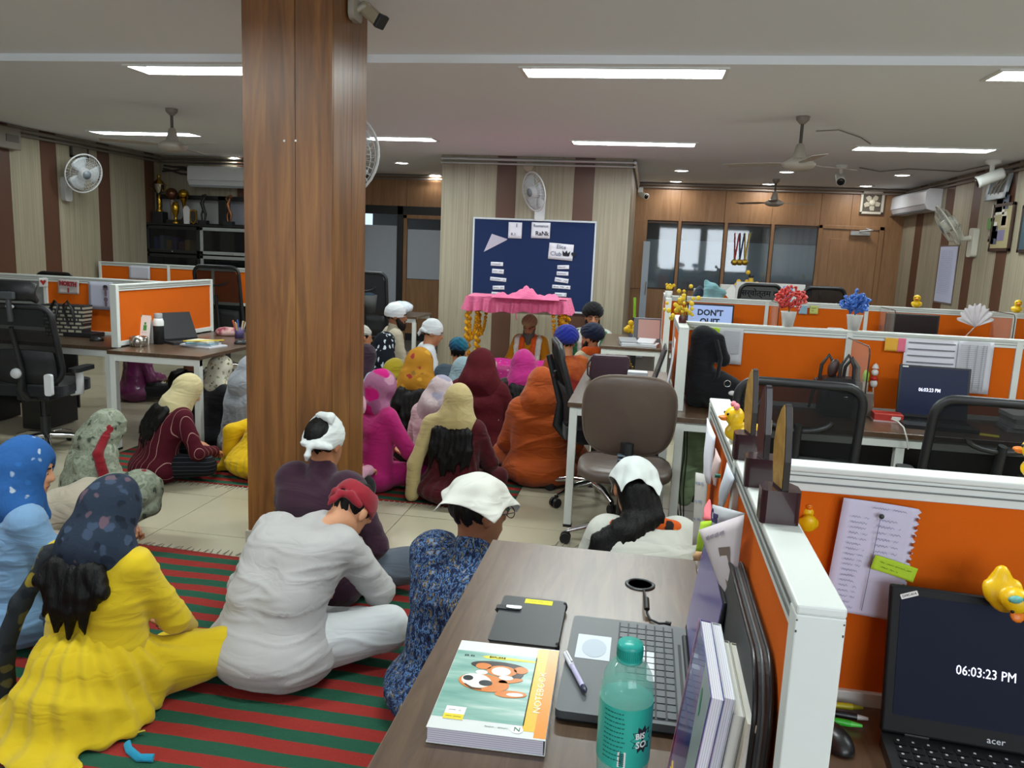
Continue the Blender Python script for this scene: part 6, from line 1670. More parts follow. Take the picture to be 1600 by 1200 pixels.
s_ = MB(); s_.T = T(w / 2, 0, th) @ RY(7); s_.mm((-.0012, -d / 2 + .006, .016), (0, d / 2 - .006, .238)); s_.build('screen', (lambda n: (n.col('#23203f'), n.b.inputs.__getitem__('Emission Color').__setattr__('default_value', lin('#3f3a68')), n.set(Roughness=.2, Emission_Strength=.55))[-1])(NT('screen_blue')), t)
# pen
t = thing('pen', 'white and violet pen lying on the laptop palm rest', 'pen', (-.085, 1.455, DZ + .030), 0, rot=(0, 0, R(-69)))
b = MB(); b.cyl((-.078, 0, 0), (.045, 0, 0), .0055, n=12); b.build('barrel', plain('#b7b2d2', .3), t)
b = MB(); b.cyl((-.08, 0, 0), (-.03, 0, 0), .0062, n=12); b.mm((-.076, -.0015, .006), (-.035, .0015, .0095)); b.build('cap', plain('#d9d9e2', .3), t)
MB().lathe([(.0055, 0), (.0056, .012), (.002, .02), (.0, .022)], (.045, 0, 0), 12, rot=Euler((0, R(90), 0)).to_matrix()).build('tip', plain('#2b2d48', .3), t)
# grommet and its cable
p = PZ(1000, 914, DZ)
t = thing('cable_grommet', 'black round cable grommet in the foreground desk top', 'grommet', (p.x, p.y, DZ))
MB().lathe([(.030, .0005), (.030, .004), (.036, .0045), (.0395, .002), (.0395, 0.0)], n=32).build('ring', plain('#26292c', .3), t)
MB().lathe([(0, .0012), (.030, .0012)], n=28).build('dark_disc', plain('#050506', .9), t)  # flat black disc painted for the shade inside the cable hole
c = MB(); q = lambda x, y, z: Vector(PZ(x, y, DZ + z))
c.tube([q(1006, 922, .002), q(1008, 932, .03), q(1011, 945, .02), q(1011, 958, .006), q(1016, 968, .004), q(1030, 974, .004), q(1046, 974, .006)], .003, 8)
o = c.build('cable', BLACK); tag(o, 'black charging cable rising from the desk grommet to the laptop', 'cable')
c = MB(); c.cyl(q(1010, 935, .028), q(1011, 952, .014), .0065, n=10); c.build('connector', DARK, o); c = MB(); c.cyl(q(1040, 973, .006), q(1048, 975, .006), .005, n=10); c.build('connector', DARK, o)
# bottle
p = PZ(990, 999, DZ + .282)
t = thing('water_bottle', 'teal capped soda bottle with a teal label on the foreground desk', 'bottle', (p.x - .004, p.y + .0, DZ + .001))
M_PET = NT('bottle_plastic'); M_PET.col('#7fc4b2'); M_PET = M_PET.set(Roughness=.06, Alpha=.38, Specular_IOR_Level=.7)
M_TEAL = plain('#25a396', .35)
MB().lathe([(.0, .004), (.026, .0), (.038, .006), (.040, .02), (.0385, .05), (.040, .08), (.0405, .09), (.0405, .19), (.0398, .208), (.036, .226), (.029, .240), (.020, .249), (.0145, .253), (.0145, .262)], n=40).build('bottle', M_PET, t)
lb = MB(); lb.lathe([(.0408, .092), (.0410, .094), (.0410, .186), (.0408, .188)], n=48); lb.build('label', plain('#2fa796', .35), t)
MB().lathe([(.0385, .006), (.0392, .02), (.0378, .05), (.0392, .08), (.0396, .09), (.0396, .204), (.0, .204)], n=32).build('drink', (lambda n: (n.col('#8fd0c4'), n.set(Roughness=.05, Alpha=.30))[-1])(NT('drink')), t)
cp = MB(); cp.lathe([(.0185, .252), (.0195, .254), (.0195, .270), (.0180, .276), (.0, .277)], n=30); cp.build('cap', M_TEAL, t)
rg = MB()
for k in range(40):
    a = 2 * PI * k / 40; rg.box((.0195 * math.cos(a), .0195 * math.sin(a), .262), (.0012, .0012, .014), (0, 0, a))
rg.build('cap_ribs', plain('#178879', .35), t); MB().lathe([(.0165, .246), (.0195, .247), (.0195, .251), (.0165, .252)], n=30).build('neck_ring', M_TEAL, t)
def on_label(u, z, r=.0415): a = R(-90) + u / r; return Vector((r * math.cos(a), r * math.sin(a), z))
def curved_text(s, size, u0, z0, m, parent, name='lettering', r=.0415, bold=0):
    o = lettering(s, size, Matrix.Identity(4), m, parent, depth=.0002, name=name, align='LEFT', bold=bold)
    for v in o.data.vertices: v.co = on_label(u0 + v.co.x, z0 + v.co.y, r + v.co.z)
    return o
sp = MB(); pts = [(((.019 if k % 2 else .013) * 1.1) * math.cos(2 * PI * k / 22) + .030, .020 * (1.15 if k % 2 else .8) * math.sin(2 * PI * k / 22) + .14) for k in range(22)]
sp._add([on_label(.030, .14, .0413)] + [on_label(x, y, .0413) for x, y in pts], [(0, 1 + k, 1 + (k + 1) % 22) for k in range(22)]); sp.build('burst', INKB, t)
curved_text('BIS', .013, .017, .146, PAPERW, t, bold=.0004); curved_text('SO', .015, .018, .132, PAPERW, t, bold=.0004)
ip = MB(); r = random.Random(12)
for k in range(11):
    u = -.034
    while u < -.004:
        L = r.uniform(.002, .006); z = .180 - k * .0075
        ip._add([on_label(u, z, .0413), on_label(u + L, z, .0413), on_label(u + L, z + .0022, .0413), on_label(u, z + .0022, .0413)], [(0, 1, 2, 3)]); u += L + .0012
ip.build('small_print', plain('#176b60', .5), t)['kind'] = 'stuff'
bc = MB()
bc._add([on_label(x, z, .0413) for x, z in rect(-.008, .096, .004, .121)], [(0, 1, 2, 3)]); bc.build('barcode_patch', PAPERW, t)
bc = MB(); r = random.Random(2); z = .098
while z < .119: 
    hh_ = r.uniform(.0004, .0014); bc._add([on_label(x, zz, .0415) for x, zz in rect(-.006, z, .002, z + hh_)], [(0, 1, 2, 3)]); z += hh_ + r.uniform(.0005, .0012)
bc.build('barcode_bars', INKB, t)
# books standing against the partition
def slab(name, lab, x, y0, y1, h, th, lean, cover, pagec, group='notebooks standing on the foreground desk', yaw=0):
    t = thing(name, lab, 'notebook', (x, (y0 + y1) / 2, DZ + .001), group=group); t.rotation_euler = (0, R(lean), R(yaw)); w = (y1 - y0) / 2
    MB().mm((-th + .0015, -w + .003, .002), (-.0015, w - .003, h - .002)).build('pages', pagec, t)
    c = MB(); c.mm((-th, -w, 0), (-th + .0015, w, h)); c.mm((-.0015, -w, 0), (0, w, h)); c.mm((-th, w - .0015, 0), (0, w, h)); c.build('cover', cover, t, bevel=.0005)
    return t, w, h, th
M_PG = stripes([(0, '#dcdce2'), (.7, '#b9b6c4')], .003, 0, bumpy=.05); M_PG2 = plain('#d3d1c9', .8)
def _gal():
    n = NT('galaxy_print'); v = n.coord(); f = n.noise(v, 9, 5, .6, .6); n.col(n.ramp(f, [(.25, '#232a5c'), (.42, '#3d4a8c'), (.55, '#6d4a82'), (.68, '#a85a86'), (.85, '#2b3a6c')])); return n.set(Roughness=.25, Coat_Weight=.4)
t, w, h, th = slab('notebook', 'standing notebook with a purple galaxy cover, nearest the bottle', .104, .985, 1.215, .285, .018, 6.5, _gal(), M_PG)
MF = T(-th - .0003, 0, 0) @ LEFT
flat(t, 'grey_field', MF, [[(-w + .14, .285), (w - .002, .285), (w - .002, .125), (-w + .165, .09)]], plain('#8b9795', .35)); flat(t, 'logo', MF @ T(0, 0, .0005), [ellipse(-w + .165, .245, .008, .014, a=20), ellipse(-w + .172, .232, .006, .01)], plain('#2f7a55', .4))
flat(t, 'yellow_tag', MF @ T(0, 0, .0006), [ellipse(w - .055, .095, .018, .022)], plain('#d9c018', .4)); lettering('VAJ', .032, MF @ T(-.075, .03, .0006) @ RZ(70), plain('#d0a42c', .4), t, bold=.0008); lettering('AN', .03, MF @ T(-.045, .012, .0006) @ RZ(70), plain('#d0a42c', .4), t, bold=.0008)
flat(t, 'figure_print', MF @ T(0, 0, .0006), [ellipse(-.005, .03, .018, .045, a=-12)], plain('#8d97a8', .4)); flat(t, 'pink_edge', MF @ T(0, 0, .0007), [rect(-w, 0, -w + .006, .285)], plain('#b8688a', .4))
slab('notebook', 'standing notebook with white pages, behind the galaxy cover', .121, .995, 1.215, .282, .015, 6.2, plain('#c9ccce', .4), M_PG)
slab('notebook', 'standing grey soft cover notebook, third from the bottle', .138, .99, 1.20, .262, .015, 5.8, plain('#a9a9a6', .5), M_PG2)
slab('notebook', 'standing notebook with cream edges, against the black sleeve', .152, .97, 1.19, .264, .012, 5.4, plain('#cfc9b2', .5), M_PG2)
o = MB(); o.T = T(.160, 1.12, DZ + .10) @ RY(5); o.mm((0, -.035, 0), (.0006, .04, .16)); tag(o.build('slip', plain('#b4c0d8', .7)), 'pale blue slip of paper between the notebooks and the sleeve', 'paper')
# laptop sleeve
t = thing('laptop_sleeve', 'black zipped laptop sleeve standing against the partition', 'sleeve', (.1885, 1.20, DZ + .001)); t.rotation_euler = (0, R(1.5), 0)
out = rrect(.46, .33, .085, 8)
MS = T(-.022, 0, .165) @ Matrix(((0, 0, 1, 0), (1, 0, 0, 0), (0, 1, 0, 0), (0, 0, 0, 1)))
MB().prism(out, .020, MS).build('pouch', plain('#35383a', .55), t, bevel=.007, seg=3)
for k, xx in enumerate((-.0225, -.0015)):
    MB().tube([MS @ Vector((x * .99, y * .99, .0 if k == 0 else .020)) for x, y in out], .0042, 6, closed=True).build('piping', plain('#17191b', .35), t)
MB().tube([MS @ Vector((x, y, .010)) for x, y in out], .003, 5, closed=True).build('zip', plain('#4c5052', .4), t)
st = MB()
for k in range(0, 60):
    i = k / 60 * len(out); a, b = out[int(i) % len(out)], out[(int(i) + 1) % len(out)]; f_ = i % 1; x, y = a[0] + (b[0] - a[0]) * f_, a[1] + (b[1] - a[1]) * f_; st.ball(MS @ Vector((x * .955, y * .955, -.0007)), (.0006, .002, .002), 5, 4)
o = st.build('stitching', plain('#8d9192', .6), t); o['kind'] = 'stuff'
lettering('ASUS', .028, MS @ T(.11, .155, .0205) @ RY(0), plain('#9a9d9e', .4), t) if False else None

# papers pinned on the left face of the near partition, curling away from it
XF = .187
def curled(lab, tl, tr, br, bl, m=PAPER, rows=0, seed=1, tri=False):
    """sheet from four pixels with depths: (px, py, y) hangs free, (px, py) touches the partition face"""
    q = [PX(c[0], c[1], XF - .002) if len(c) == 2 else PY(*c) for c in (tl, tr, br, bl)]
    for c in q: c.x = min(c.x, XF - .002)
    o = sum(q, Vector()) / 4; t = thing('paper', lab, 'paper', o, group='papers pinned to the near partition'); q = [c - o for c in q]
    def fn(u, v):
        p = q[0].lerp(q[1], u).lerp(q[3].lerp(q[2], u), v); p = p + Vector((-.010 * math.sin(v * PI) * math.sin(u * PI), 0, 0)); return p
    MB().grid(fn, 8, 8).build('sheet', m, t, solid=.0008)
    def ink(name, pts, mm):
        n_ = (q[1] - q[0]).cross(q[3] - q[0]).normalized(); n_ = -n_ if n_.y > 0 else n_
        b_ = MB(); b_._add([fn(*p) + n_ * .0022 for p in pts], [tuple(range(len(pts)))]); return b_.build(name, mm, t)
    r = random.Random(seed)
    for k in range(rows):
        v = .12 + .76 * k / max(rows, 1)
        for j in range(3): u0 = .12 + .27 * j; ink('handwriting', [(u0, v), (u0 + r.uniform(.1, .2), v), (u0 + .18, v + .035), (u0, v + .03)], plain('#8f94a5', .9))
    return t, fn, ink, q
curled('long narrow pale slip pinned furthest along the near partition', (1105, 652), (1118, 682), (1117, 758, 1.93), (1098, 751, 2.08), rows=4)
curled('short grey slip hanging below the narrow pale slip', (1087, 738, 2.12), (1107, 742), (1101, 850, 2.0), (1082, 852, 2.10), plain('#b9b6b0', .8), rows=3, seed=2)
curled('bluish folded paper pinned in the middle of the near partition', (1136, 722), (1148, 748), (1146, 800, 1.64), (1122, 788, 1.72), plain('#c3c9d4', .8))
curled('lilac tinted slip pinned beside the bluish paper', (1118, 700), (1127, 720), (1122, 760, 1.80), (1114, 757, 1.86), plain('#c9b0ad', .8))
curled('pink paper arrow pinned low on the near partition', (1108, 780), (1110, 781), (1115, 812, 1.74), (1097, 812, 1.80), plain('#e0707a', .8))
curled('lime green sticky note low on the near partition', (1095, 815, 1.76), (1115, 813, 1.70), (1101, 862, 1.73), (1087, 861, 1.77), M_STK['g'])
curled('tan paper strip below the lime green sticky note', (1087, 861, 1.79), (1100, 863, 1.76), (1093, 876, 1.76), (1083, 876, 1.79), plain('#b08a62', .8))
t, fn, ink, q = curled('grey folded paper with purple marker lettering on the near partition', (1113, 788, 1.60), (1164, 802), (1160, 830, 1.40), (1112, 832, 1.58), plain('#b4b6bb', .8))
ex = (q[1] - q[0]).normalized(); ey = (q[0] - q[3]); ey = (ey - ex * ey.dot(ex)).normalized(); ez = ex.cross(ey)
if ez.y > 0: ez = -ez
MT = Matrix((ex, ey, ex.cross(ey))).transposed().to_4x4(); MT.translation = fn(.52, .38) + ez * .012
lettering('Caur', .034, MT, plain('#2f2a5c', .7), t, bold=.0010)
t, fn, ink, q = curled('large white sheet with a printed photograph curling over the laptop screen', (1092, 828, 1.50), (1163, 804), (1154, 948, 1.34), (1138, 952, 1.40), plain('#d8cdd2', .7))
ink('photo_print', [(.52, .30), (.80, .32), (.86, .98), (.50, .95)], plain('#7f6d66', .6))
for k in range(4): ink('handwriting', [(.15 + .13 * k, .12), (.25 + .13 * k, .11), (.25 + .13 * k, .15), (.15 + .13 * k, .16)], plain('#9a93a0', .8))
MB().cyl((XF - .012, 1.745, 1.128), (XF, 1.745, 1.128), .0045, n=10).build('push_pin', plain('#1f6a55', .4)).parent = None
tag(COL.objects[-1], 'green push pin in the near partition above the bluish paper', 'pin')

# plaques on the partition top
def plaque(y, lab, face, back, hh, wv=.066, rz=0, strip=None, px=.214):
    t = thing('award_plaque', lab, 'trophy', (px, y, ZT), R(rz), group='award plaques on the near partition')
    out = [(-.026, -.027), (.026, -.027), (.028, -.02), (.028, .008), (.019, .024), (-.019, .024), (-.028, .008), (-.028, -.02)]
    MB().prism(out, .050).build('base', plain('#2e121a', .2, coat=.4), t, bevel=.006, seg=3)
    P = [(wv * .40, 0), (wv * .46, hh * .35), (wv * .40, hh * .75), (wv * .30, hh * .97), (wv * .22, hh), (wv * .02, hh * .93), (-wv * .25, hh * .76), (-wv * .42, hh * .5), (-wv * .42, hh * .3), (-wv * .30, 0)]
    M_ = T(0, -.002, .050) @ RZ(99) @ RX(90 - 2)
    M_ = M_ @ Matrix.Diagonal((-1, 1, 1, 1))
    MB().prism(P[::-1], .009, M_ @ T(0, 0, -.0045)).build('plate_edge', back, t, bevel=.0015)
    for z in (-.0056, .0046): MB().prism([(x * .88, .004 + y_ * .955) for x, y_ in P[::-1]], .001, M_ @ T(0, 0, z)).build('plate_face', face, t)
    if strip: MB().prism([(-.026, .030), (.024, .045), (.024, .068), (-.026, .052)][::-1], .001, M_ @ T(0, 0, .0057)).build('name_strip', strip, t)
    return t
M_VEN = wood('gold_veneer', '#7a5a26', '#a47f3a', '#b9954f', (40, 8, 8), .3)
plaque(1.56, 'furthest award plaque with a gold veneer leaf, behind a rubber duck', M_VEN, plain('#1d120e', .5), .128)
plaque(1.375, 'middle award plaque with a dark maroon leaf and pale strip', plain('#3a1c20', .3), plain('#1d1416', .35), .126, strip=plain('#b9ab7c', .4), rz=-4)
plaque(1.19, 'nearest award plaque with a narrow gold veneer leaf', M_VEN, plain('#1a110d', .5), .128, wv=.062)
duck('yellow duck with a pink bow on the partition behind the furthest plaque', (.213, 1.69, ZT), 100, 1.25, bow='#d9808a')
duck('yellow duck on the front partition, cut by the right edge', (.735, 1.555, ZT), 60, 1.3)
duck('yellow duck lying head down on top of the large open laptop', (PY(1563, 922, 1.43).x, 1.445, DZ + .290), 0, 1.35, rot=(R(-62), R(4), R(186)), bow='#5fa6a0')
duck('tiny yellow duck stuck on the front orange partition beside the white post', (.335, 1.522, 1.10), 0, .8, rot=(R(60), 0, R(180)))

# ================================================================== right foreground: open laptop
t = thing('laptop', 'large black open laptop showing a clock, at the right edge', 'laptop', (.668, 1.395, DZ + .001), R(-5))
w, d = .40, .27
MB().prism(rrect(w, d, .015, 4), .022, T(0, -.135, 0)).build('base', plain('#16181a', .45), t, bevel=.003)
KB = thing('keyboard', None, None, (0, 0, .0225)); KB.parent = t
for k in ('label', 'category'):
    if k in KB: del KB[k]
kd = None
for r_ in range(6):
    for c in range(15):
        if kd is None: o = MB().prism(rrect(.0205, .0165, .002, 2), .002).build('key', plain('#0e0f11', .4), KB); kd = o.data
        else: o = bpy.data.objects.new('key', kd); COL.objects.link(o); o.parent = KB
        o.location = (-.172 + .0245 * c, -.035 - .0205 * r_, 0)
lg = MB(); r = random.Random(6)
for r_ in range(6):
    for c in range(15): lg.box((-.175 + .0245 * c, -.031 - .0205 * r_, .0022), (.004, .004, .0004))
o = lg.build('key_legends', plain('#9fa3a6', .5), KB); o['kind'] = 'stuff'
LT = T(0, -.002, .022) @ RX(-14)
b = MB(); b.T = LT; b.mm((-w / 2, -.010, 0), (w / 2, .004, .262)); b.build('lid', plain('#0f1113', .55, spec=.2), t, bevel=.005, seg=3)
n = NT('screen_dark'); v = n.coord(); sx = n.node('ShaderNodeSeparateXYZ'); n.link(v, sx.inputs[0]); n.col('#0a0c14'); n.b.inputs['Emission Color'].default_value = lin('#161f36'); M_SCR = n.set(Roughness=.5, Emission_Strength=.3, Specular_IOR_Level=.08)
b = MB(); b.T = LT; b.mm((-w / 2 + .018, -.0112, .034), (w / 2 - .018, -.0098, .246)); b.build('screen', M_SCR, t)
lettering('06:03:23 PM', .0235, LT @ T(-.037, -.0116, .128) @ FRONT, glow('#cfd3e6', 1.0), t, wide=.82)
lettering('acer', .0155, LT @ T(-.015, -.0106, .0165) @ FRONT, plain('#a9adb0', .3, .6), t, wide=1.1)
b = MB(); b.T = LT; b.prism(rrect(.030, .009, .001, 1), .0006, T(-.168, -.0108, .247) @ FRONT @ RZ(22)); b.build('asset_sticker', PAPERW, t); lettering('DMC-014', .006, LT @ T(-.168, -.0115, .247) @ FRONT @ RZ(22), INKB, t)
for x in (-.14, .14): MB().cyl((x - .02, -.004, .024), (x + .02, -.004, .024), .007, n=10).build('hinge', BLACK, t)
# sheet torn from a spiral pad on the front partition
t, w, h, M_, z = pinned('torn spiral pad sheet with handwritten columns on the front orange partition', (1312, 776), (1434, 794), (1289, 950), 'f', y=1.522, torn=True, rot=-4, m=plain('#c9c6dc', .8), bow=.003, pin=(0, .40))
scribble([(-w * .36, -w * .12, h * (.36 - .8 * k / 17)) for k in range(18)], M_ @ T(0, 0, z), plain('#7f8aa8', .9), t, .0062, seed=21, th=.0008)
scribble([(w * .0, w * .30, h * (.36 - .33 * k / 6)) for k in range(7)], M_ @ T(0, 0, z), plain('#6d76a0', .9), t, .0068, seed=22, th=.0008)
scribble([(-w * .12, w * .34, h * .46)], M_ @ T(0, 0, z), plain('#6d76a0', .9), t, .006, seed=23, th=.0008)
flat(t, 'rule', M_ @ T(0, 0, z), [rect(-.001, -h * .45, 0, h * .4)], INK)
flat(t, 'punch_holes', M_ @ T(0, 0, z), [rect(w * .455 - .002, h * (.40 - .073 * k), w * .455 + .0025, h * (.40 - .073 * k) + .006) for k in range(10)], plain('#8a3a12', .9))['kind'] = 'stuff'
t2, w2, h2, M2, z2 = pinned('lime sticky strip across the torn spiral pad sheet', (1363, 866), (1430, 886), (1362, 888), 'f', y=1.508, m=M_STK['g'], bow=.002, rot=-14, group='sticky notes', name='sticky_note', cat='sticky note')
scribble([(-w2 * .35, w2 * .4, h2 * .18), (-w2 * .3, w2 * .1, -h2 * .15)], M2 @ T(0, 0, z2), plain('#5d7a1a', .9), t2, .004, seed=31, th=.0007)
# pens and mouse beside it
for k, (c, c2, x, y, L, a, lab) in enumerate((('#b9b51e', '#8f8c1a', .415, 1.50, .10, 2, 'yellow highlighter lying by the front partition'), ('#15171a', '#c9ccce', .395, 1.47, .14, -4, 'black pen lying behind the bright green marker'), ('#2fae2a', '#57d14a', .388, 1.445, .12, -7, 'bright green marker lying by the large open laptop'), ('#9a9a86', '#c9c9b4', .345, 1.505, .07, 0, 'pale capped pen lying against the white post'))):
    t = thing('pen', lab, 'pen', (x, y, DZ + .009), R(a), group='pens by the front partition')
    MB().cyl((-L / 2, 0, 0), (L / 2 - .02, 0, 0), .0065, n=12).build('barrel', plain(c, .35), t); MB().cyl((L / 2 - .02, 0, 0), (L / 2, 0, 0), .0055, .003, n=12).build('tip', plain(c2, .35), t)
t = thing('computer_mouse', 'black mouse beside the large open laptop', 'mouse', (.385, 1.385, DZ), R(20))
blob('shell', [('e', (0, 0, .004), (.03, .05, .03), .01)], plain('#17181a', .35), t, .005, zmin=0.0); MB().cyl((-.003, .025, .029), (.003, .025, .029), .007, n=10).build('wheel', DARK, t)
c = MB(); c.tube([(.27, 1.29, DZ + .003), (.33, 1.31, DZ + .003), (.39, 1.29, DZ + .003), (.45, 1.235, DZ + .003), (.5, 1.2, DZ + .003)], .002, 6); tag(c.build('cable', plain('#6f6a66', .5)), 'thin grey cable on the desk below the mouse', 'cable')
# ================================================================== second cluster
YW = 4.853    # near face of the second row partition
Z = DZ
t = thing('backpack', 'black backpack slumped beside the white partition post', 'backpack', (.40, 4.62, Z))
p = PY(1090, 560, 4.62)
M_BAG = cloth('#111418', fold=.35)
blob('bag', [('e', (-.075, .03, .20), (.075, .10, .24), .05, (0, 2, 0)), ('e', (-.065, .04, .40), (.075, .07, .075), .04), ('e', (-.01, .02, .36), (.04, .05, .09), .03), ('e', (.05, -.02, .10), (.165, .12, .105), .05, (0, 20, 0)), ('c', (.03, -.06, .17), (.22, -.06, .08), .05, .04, .04), ('c', (.03, .02, .40), (.055, .0, .28), .03, .035, .03)], M_BAG, t, .011, 4, .008, (12, 12, 12), zmin=.002)
MB().tube([(.0, -.09, .40), (.03, -.10, .30), (.02, -.11, .2), (-.02, -.10, .1)], .016, 8, flat=.5).build('strap', M_BAG, t)
MB().tube([(.075 + .018 * math.cos(a), -.125, .165 + .018 * math.sin(a)) for a in [k * PI / 8 for k in range(16)]], .003, 6, closed=True).build('key_ring', CHROME, t)
b = MB(); b.ball((.105, -.135, .115), (.022, .008, .014), 10, 6, rotm(0, 30, 0) if False else None); b.ball((.135, -.135, .10), (.022, .008, .014), 10, 6); b.build('bow_charm', plain('#d3d3d0', .5), t)
b = MB(); b.grid(lambda u, v: Vector((.14 + .09 * u, -.128 + .02 * u, .165 - .06 * u - .035 * v)), 4, 4); b.build('mesh_patch', spots('#3b3f44', ['#a5a8ab'], 90, .3, .4), t, solid=.003)
b = MB(); b.grid(lambda u, v: Vector((.15 + .09 * u, -.133 + .02 * u, .095 - .05 * u - .04 * v)), 4, 4); b.build('net_pocket', spots('#2a2d31', ['#8f9396'], 110, .3, .4), t, solid=.003)
# handbag
p = PY(1305, 640, 4.62)
t = thing('handbag', 'black leather handbag with upright handles, behind the left mesh chair', 'handbag', (p.x + .02, 4.66, Z))
MB().prism(rrect(.21, .22, .03, 4), .12, T(0, .06, .11) @ FRONT).build('bag', plain('#121315', .4), t, bevel=.02, seg=3)
MB().prism(rrect(.16, .09, .015, 3), .016, T(.01, -.06, .15) @ FRONT).build('front_flap', plain('#1a1b1d', .35), t, bevel=.004)
for x, y, h_ in ((-.07, .02, .14), (.02, -.04, .15), (.06, .03, .13)): MB().tube([(x - .04, y, .2), (x - .035, y, .2 + h_ * .6), (x, y, .2 + h_), (x + .035, y, .2 + h_ * .6), (x + .04, y, .2)], .007, 8, flat=1.6).build('handle', plain('#17181a', .4), t)
blob('leather_tab', [('e', (-.045, .0, .27), (.03, .02, .055), .01, (0, 15, 0)), ('c', (-.13, .0, .2), (-.155, 0, .04), .014, .008, .01)], plain('#3a2420', .4), t, .007)
MB().box((.02, -.082, .115), (.022, .004, .016)).build('buckle', CHROME, t, bevel=.002)
# far laptop
p0, p1 = PY(1403, 662, 4.62), PY(1510, 672, 4.62); lw = .36
t = thing('laptop', 'far open laptop showing a clock, behind the right mesh chair', 'laptop', ((p0.x + p1.x) / 2 + .0, 4.66, Z), R(-4))
w = (p1.x - p0.x) + .01; hh = PY(1410, 577, 4.62).z - Z
MB().prism(rrect(w, .24, .012, 3), .02, T(0, -.12, 0)).build('base', plain('#191b1e', .45), t, bevel=.002)
kb = MB()
for r_ in range(5):
    for c in range(13): kb.box((-w * .43 + w * .86 * c / 12, -.035 - .02 * r_, .021), (w * .055, .015, .003))
kb.build('keys', plain('#0d0e10', .4), t)['kind'] = 'stuff'
LT = T(0, 0, .02) @ RX(-8)
b = MB(); b.T = LT; b.mm((-w / 2, -.008, 0), (w / 2, .004, hh)); b.build('lid', plain('#17191c', .45), t, bevel=.003)
b = MB(); b.T = LT; b.mm((-w / 2 + .012, -.009, .02), (w / 2 - .012, -.0078, hh - .01)); n = NT('screen_navy'); n.col('#151a2b'); n.b.inputs['Emission Color'].default_value = lin('#1b2138'); b.build('screen', n.set(Roughness=.35, Emission_Strength=.5, Specular_IOR_Level=.15), t)
lettering('06:03:23 PM', .028, LT @ T(-.02, -.0096, hh * .54) @ FRONT, glow('#cfd3e6', 1.0), t, wide=.8, bold=.0004)
b = MB(); b.T = LT; b.mm((-w / 2 + .015, -.0105, hh - .014), (-w / 2 + .045, -.009, hh - .006)); b.build('asset_sticker', PAPERW, t)
# pinned sheets on the second row
G2 = 'sheets pinned to the second orange partition'
def table(t, w, h, M_, z, rows, dark=False, x0=-.44, x1=.44, y0=.42, y1=-.3, m=None):
    P = [rect(w * x0, h * (y0 + (y1 - y0) * k / rows), w * x1, h * (y0 + (y1 - y0) * k / rows) + h * (.022 if dark else .008)) for k in range(rows)]
    flat(t, 'printed_rows', M_ @ T(0, 0, z), P, m or (plain('#6d7078', .8) if dark else plain('#9da0a8', .8)))['kind'] = 'stuff'
t, w, h, M_, z = pinned('white printed table pinned behind the black backpack', (1082, 513), (1160, 513), (1082, 567), 'f', y=YW, group=G2, m=plain('#ccccd2', .8)); table(t, w, h, M_, z, 14, x0=-.2, x1=.42, y1=-.22)
flat(t, 'grey_block', M_ @ T(0, 0, z - .0004), [rect(w * .12, -h * .2, w * .44, h * .45)], plain('#b7b9c0', .8))
pinned('lime green sticky note over the white printed table', (1107, 512), (1124, 512), (1107, 532), 'f', y=YW - .012, m=M_STK['g'], group='sticky notes', name='sticky_note', cat='sticky note', pin=(0, .35))
t, w, h, M_, z = pinned('left printed sheet with dark row bands, behind the far laptop', (1413, 529), (1497, 533), (1406, 606), 'f', y=YW, group=G2); table(t, w, h, M_, z, 6, True, y1=-.36)
t, w, h, M_, z = pinned('right printed sheet of fine columns, overlapping the banded sheet', (1496, 532), (1551, 536), (1490, 612), 'f', y=YW - .006, group=G2, m=plain('#c9cad2', .8)); table(t, w, h, M_, z, 22, x0=-.44, x1=.3, y1=-.42); flat(t, 'column_rule', M_ @ T(0, 0, z), [rect(w * q, -h * .44, w * q + .003, h * .44) for q in (-.2, .02, .2, .3)], plain('#a5a7b0', .8))['kind'] = 'stuff'
pinned('yellow sticky note at the top left of the banded sheet', (1383, 527), (1403, 529), (1381, 547), 'f', y=YW - .004, m=M_STK['o'], group='sticky notes', name='sticky_note', cat='sticky note')
pinned('pink sticky note tucked beside the yellow one', (1402, 528), (1414, 529), (1402, 549), 'f', y=YW - .002, m=M_STK['p'], group='sticky notes', name='sticky_note', cat='sticky note')
# clear dividers
def divider(lab, px, ptop, y1, y0, x=None):
    p = PY(px, ptop, y1); x = p.x if x is None else x; z1 = p.z; L = y1 - y0
    t = thing('clear_divider', lab, 'divider', (x, y1, DZ), group='clear desk dividers'); h_ = z1 - DZ
    out = [(0, 0), (L, 0), (L, h_ - .05)] + [(L - .05 + .05 * math.cos(a), h_ - .05 + .05 * math.sin(a)) for a in [k * PI / 12 for k in range(7)]] + [(0, h_)]
    M_ = Matrix(((0, 0, 1, -.003), (-1, 0, 0, 0), (0, 1, 0, 0), (0, 0, 0, 1)))
    MB().prism(out, .006, M_).build('sheet', clear('#c9c2ba', .02, .16, 'acrylic'), t)
    MB().tube([M_ @ Vector((x_, y_, .003)) for x_, y_ in out[1:]], .004, 6).build('edge', plain('#3a332e', .25), t)
divider('clear divider with a dark edge between the two mesh chairs', 1326, 528, 4.85, 4.38)
divider('clear divider on the third row beside the black monitor', 1377, 480, 7.96, 7.5)
divider('clear divider on the third row at the far right, by the lacy paper fan', 1552, 486, 7.96, 7.5, None)
divider('clear divider on the third row beside the red flower pot', 1206, 470, 7.96, 7.5)
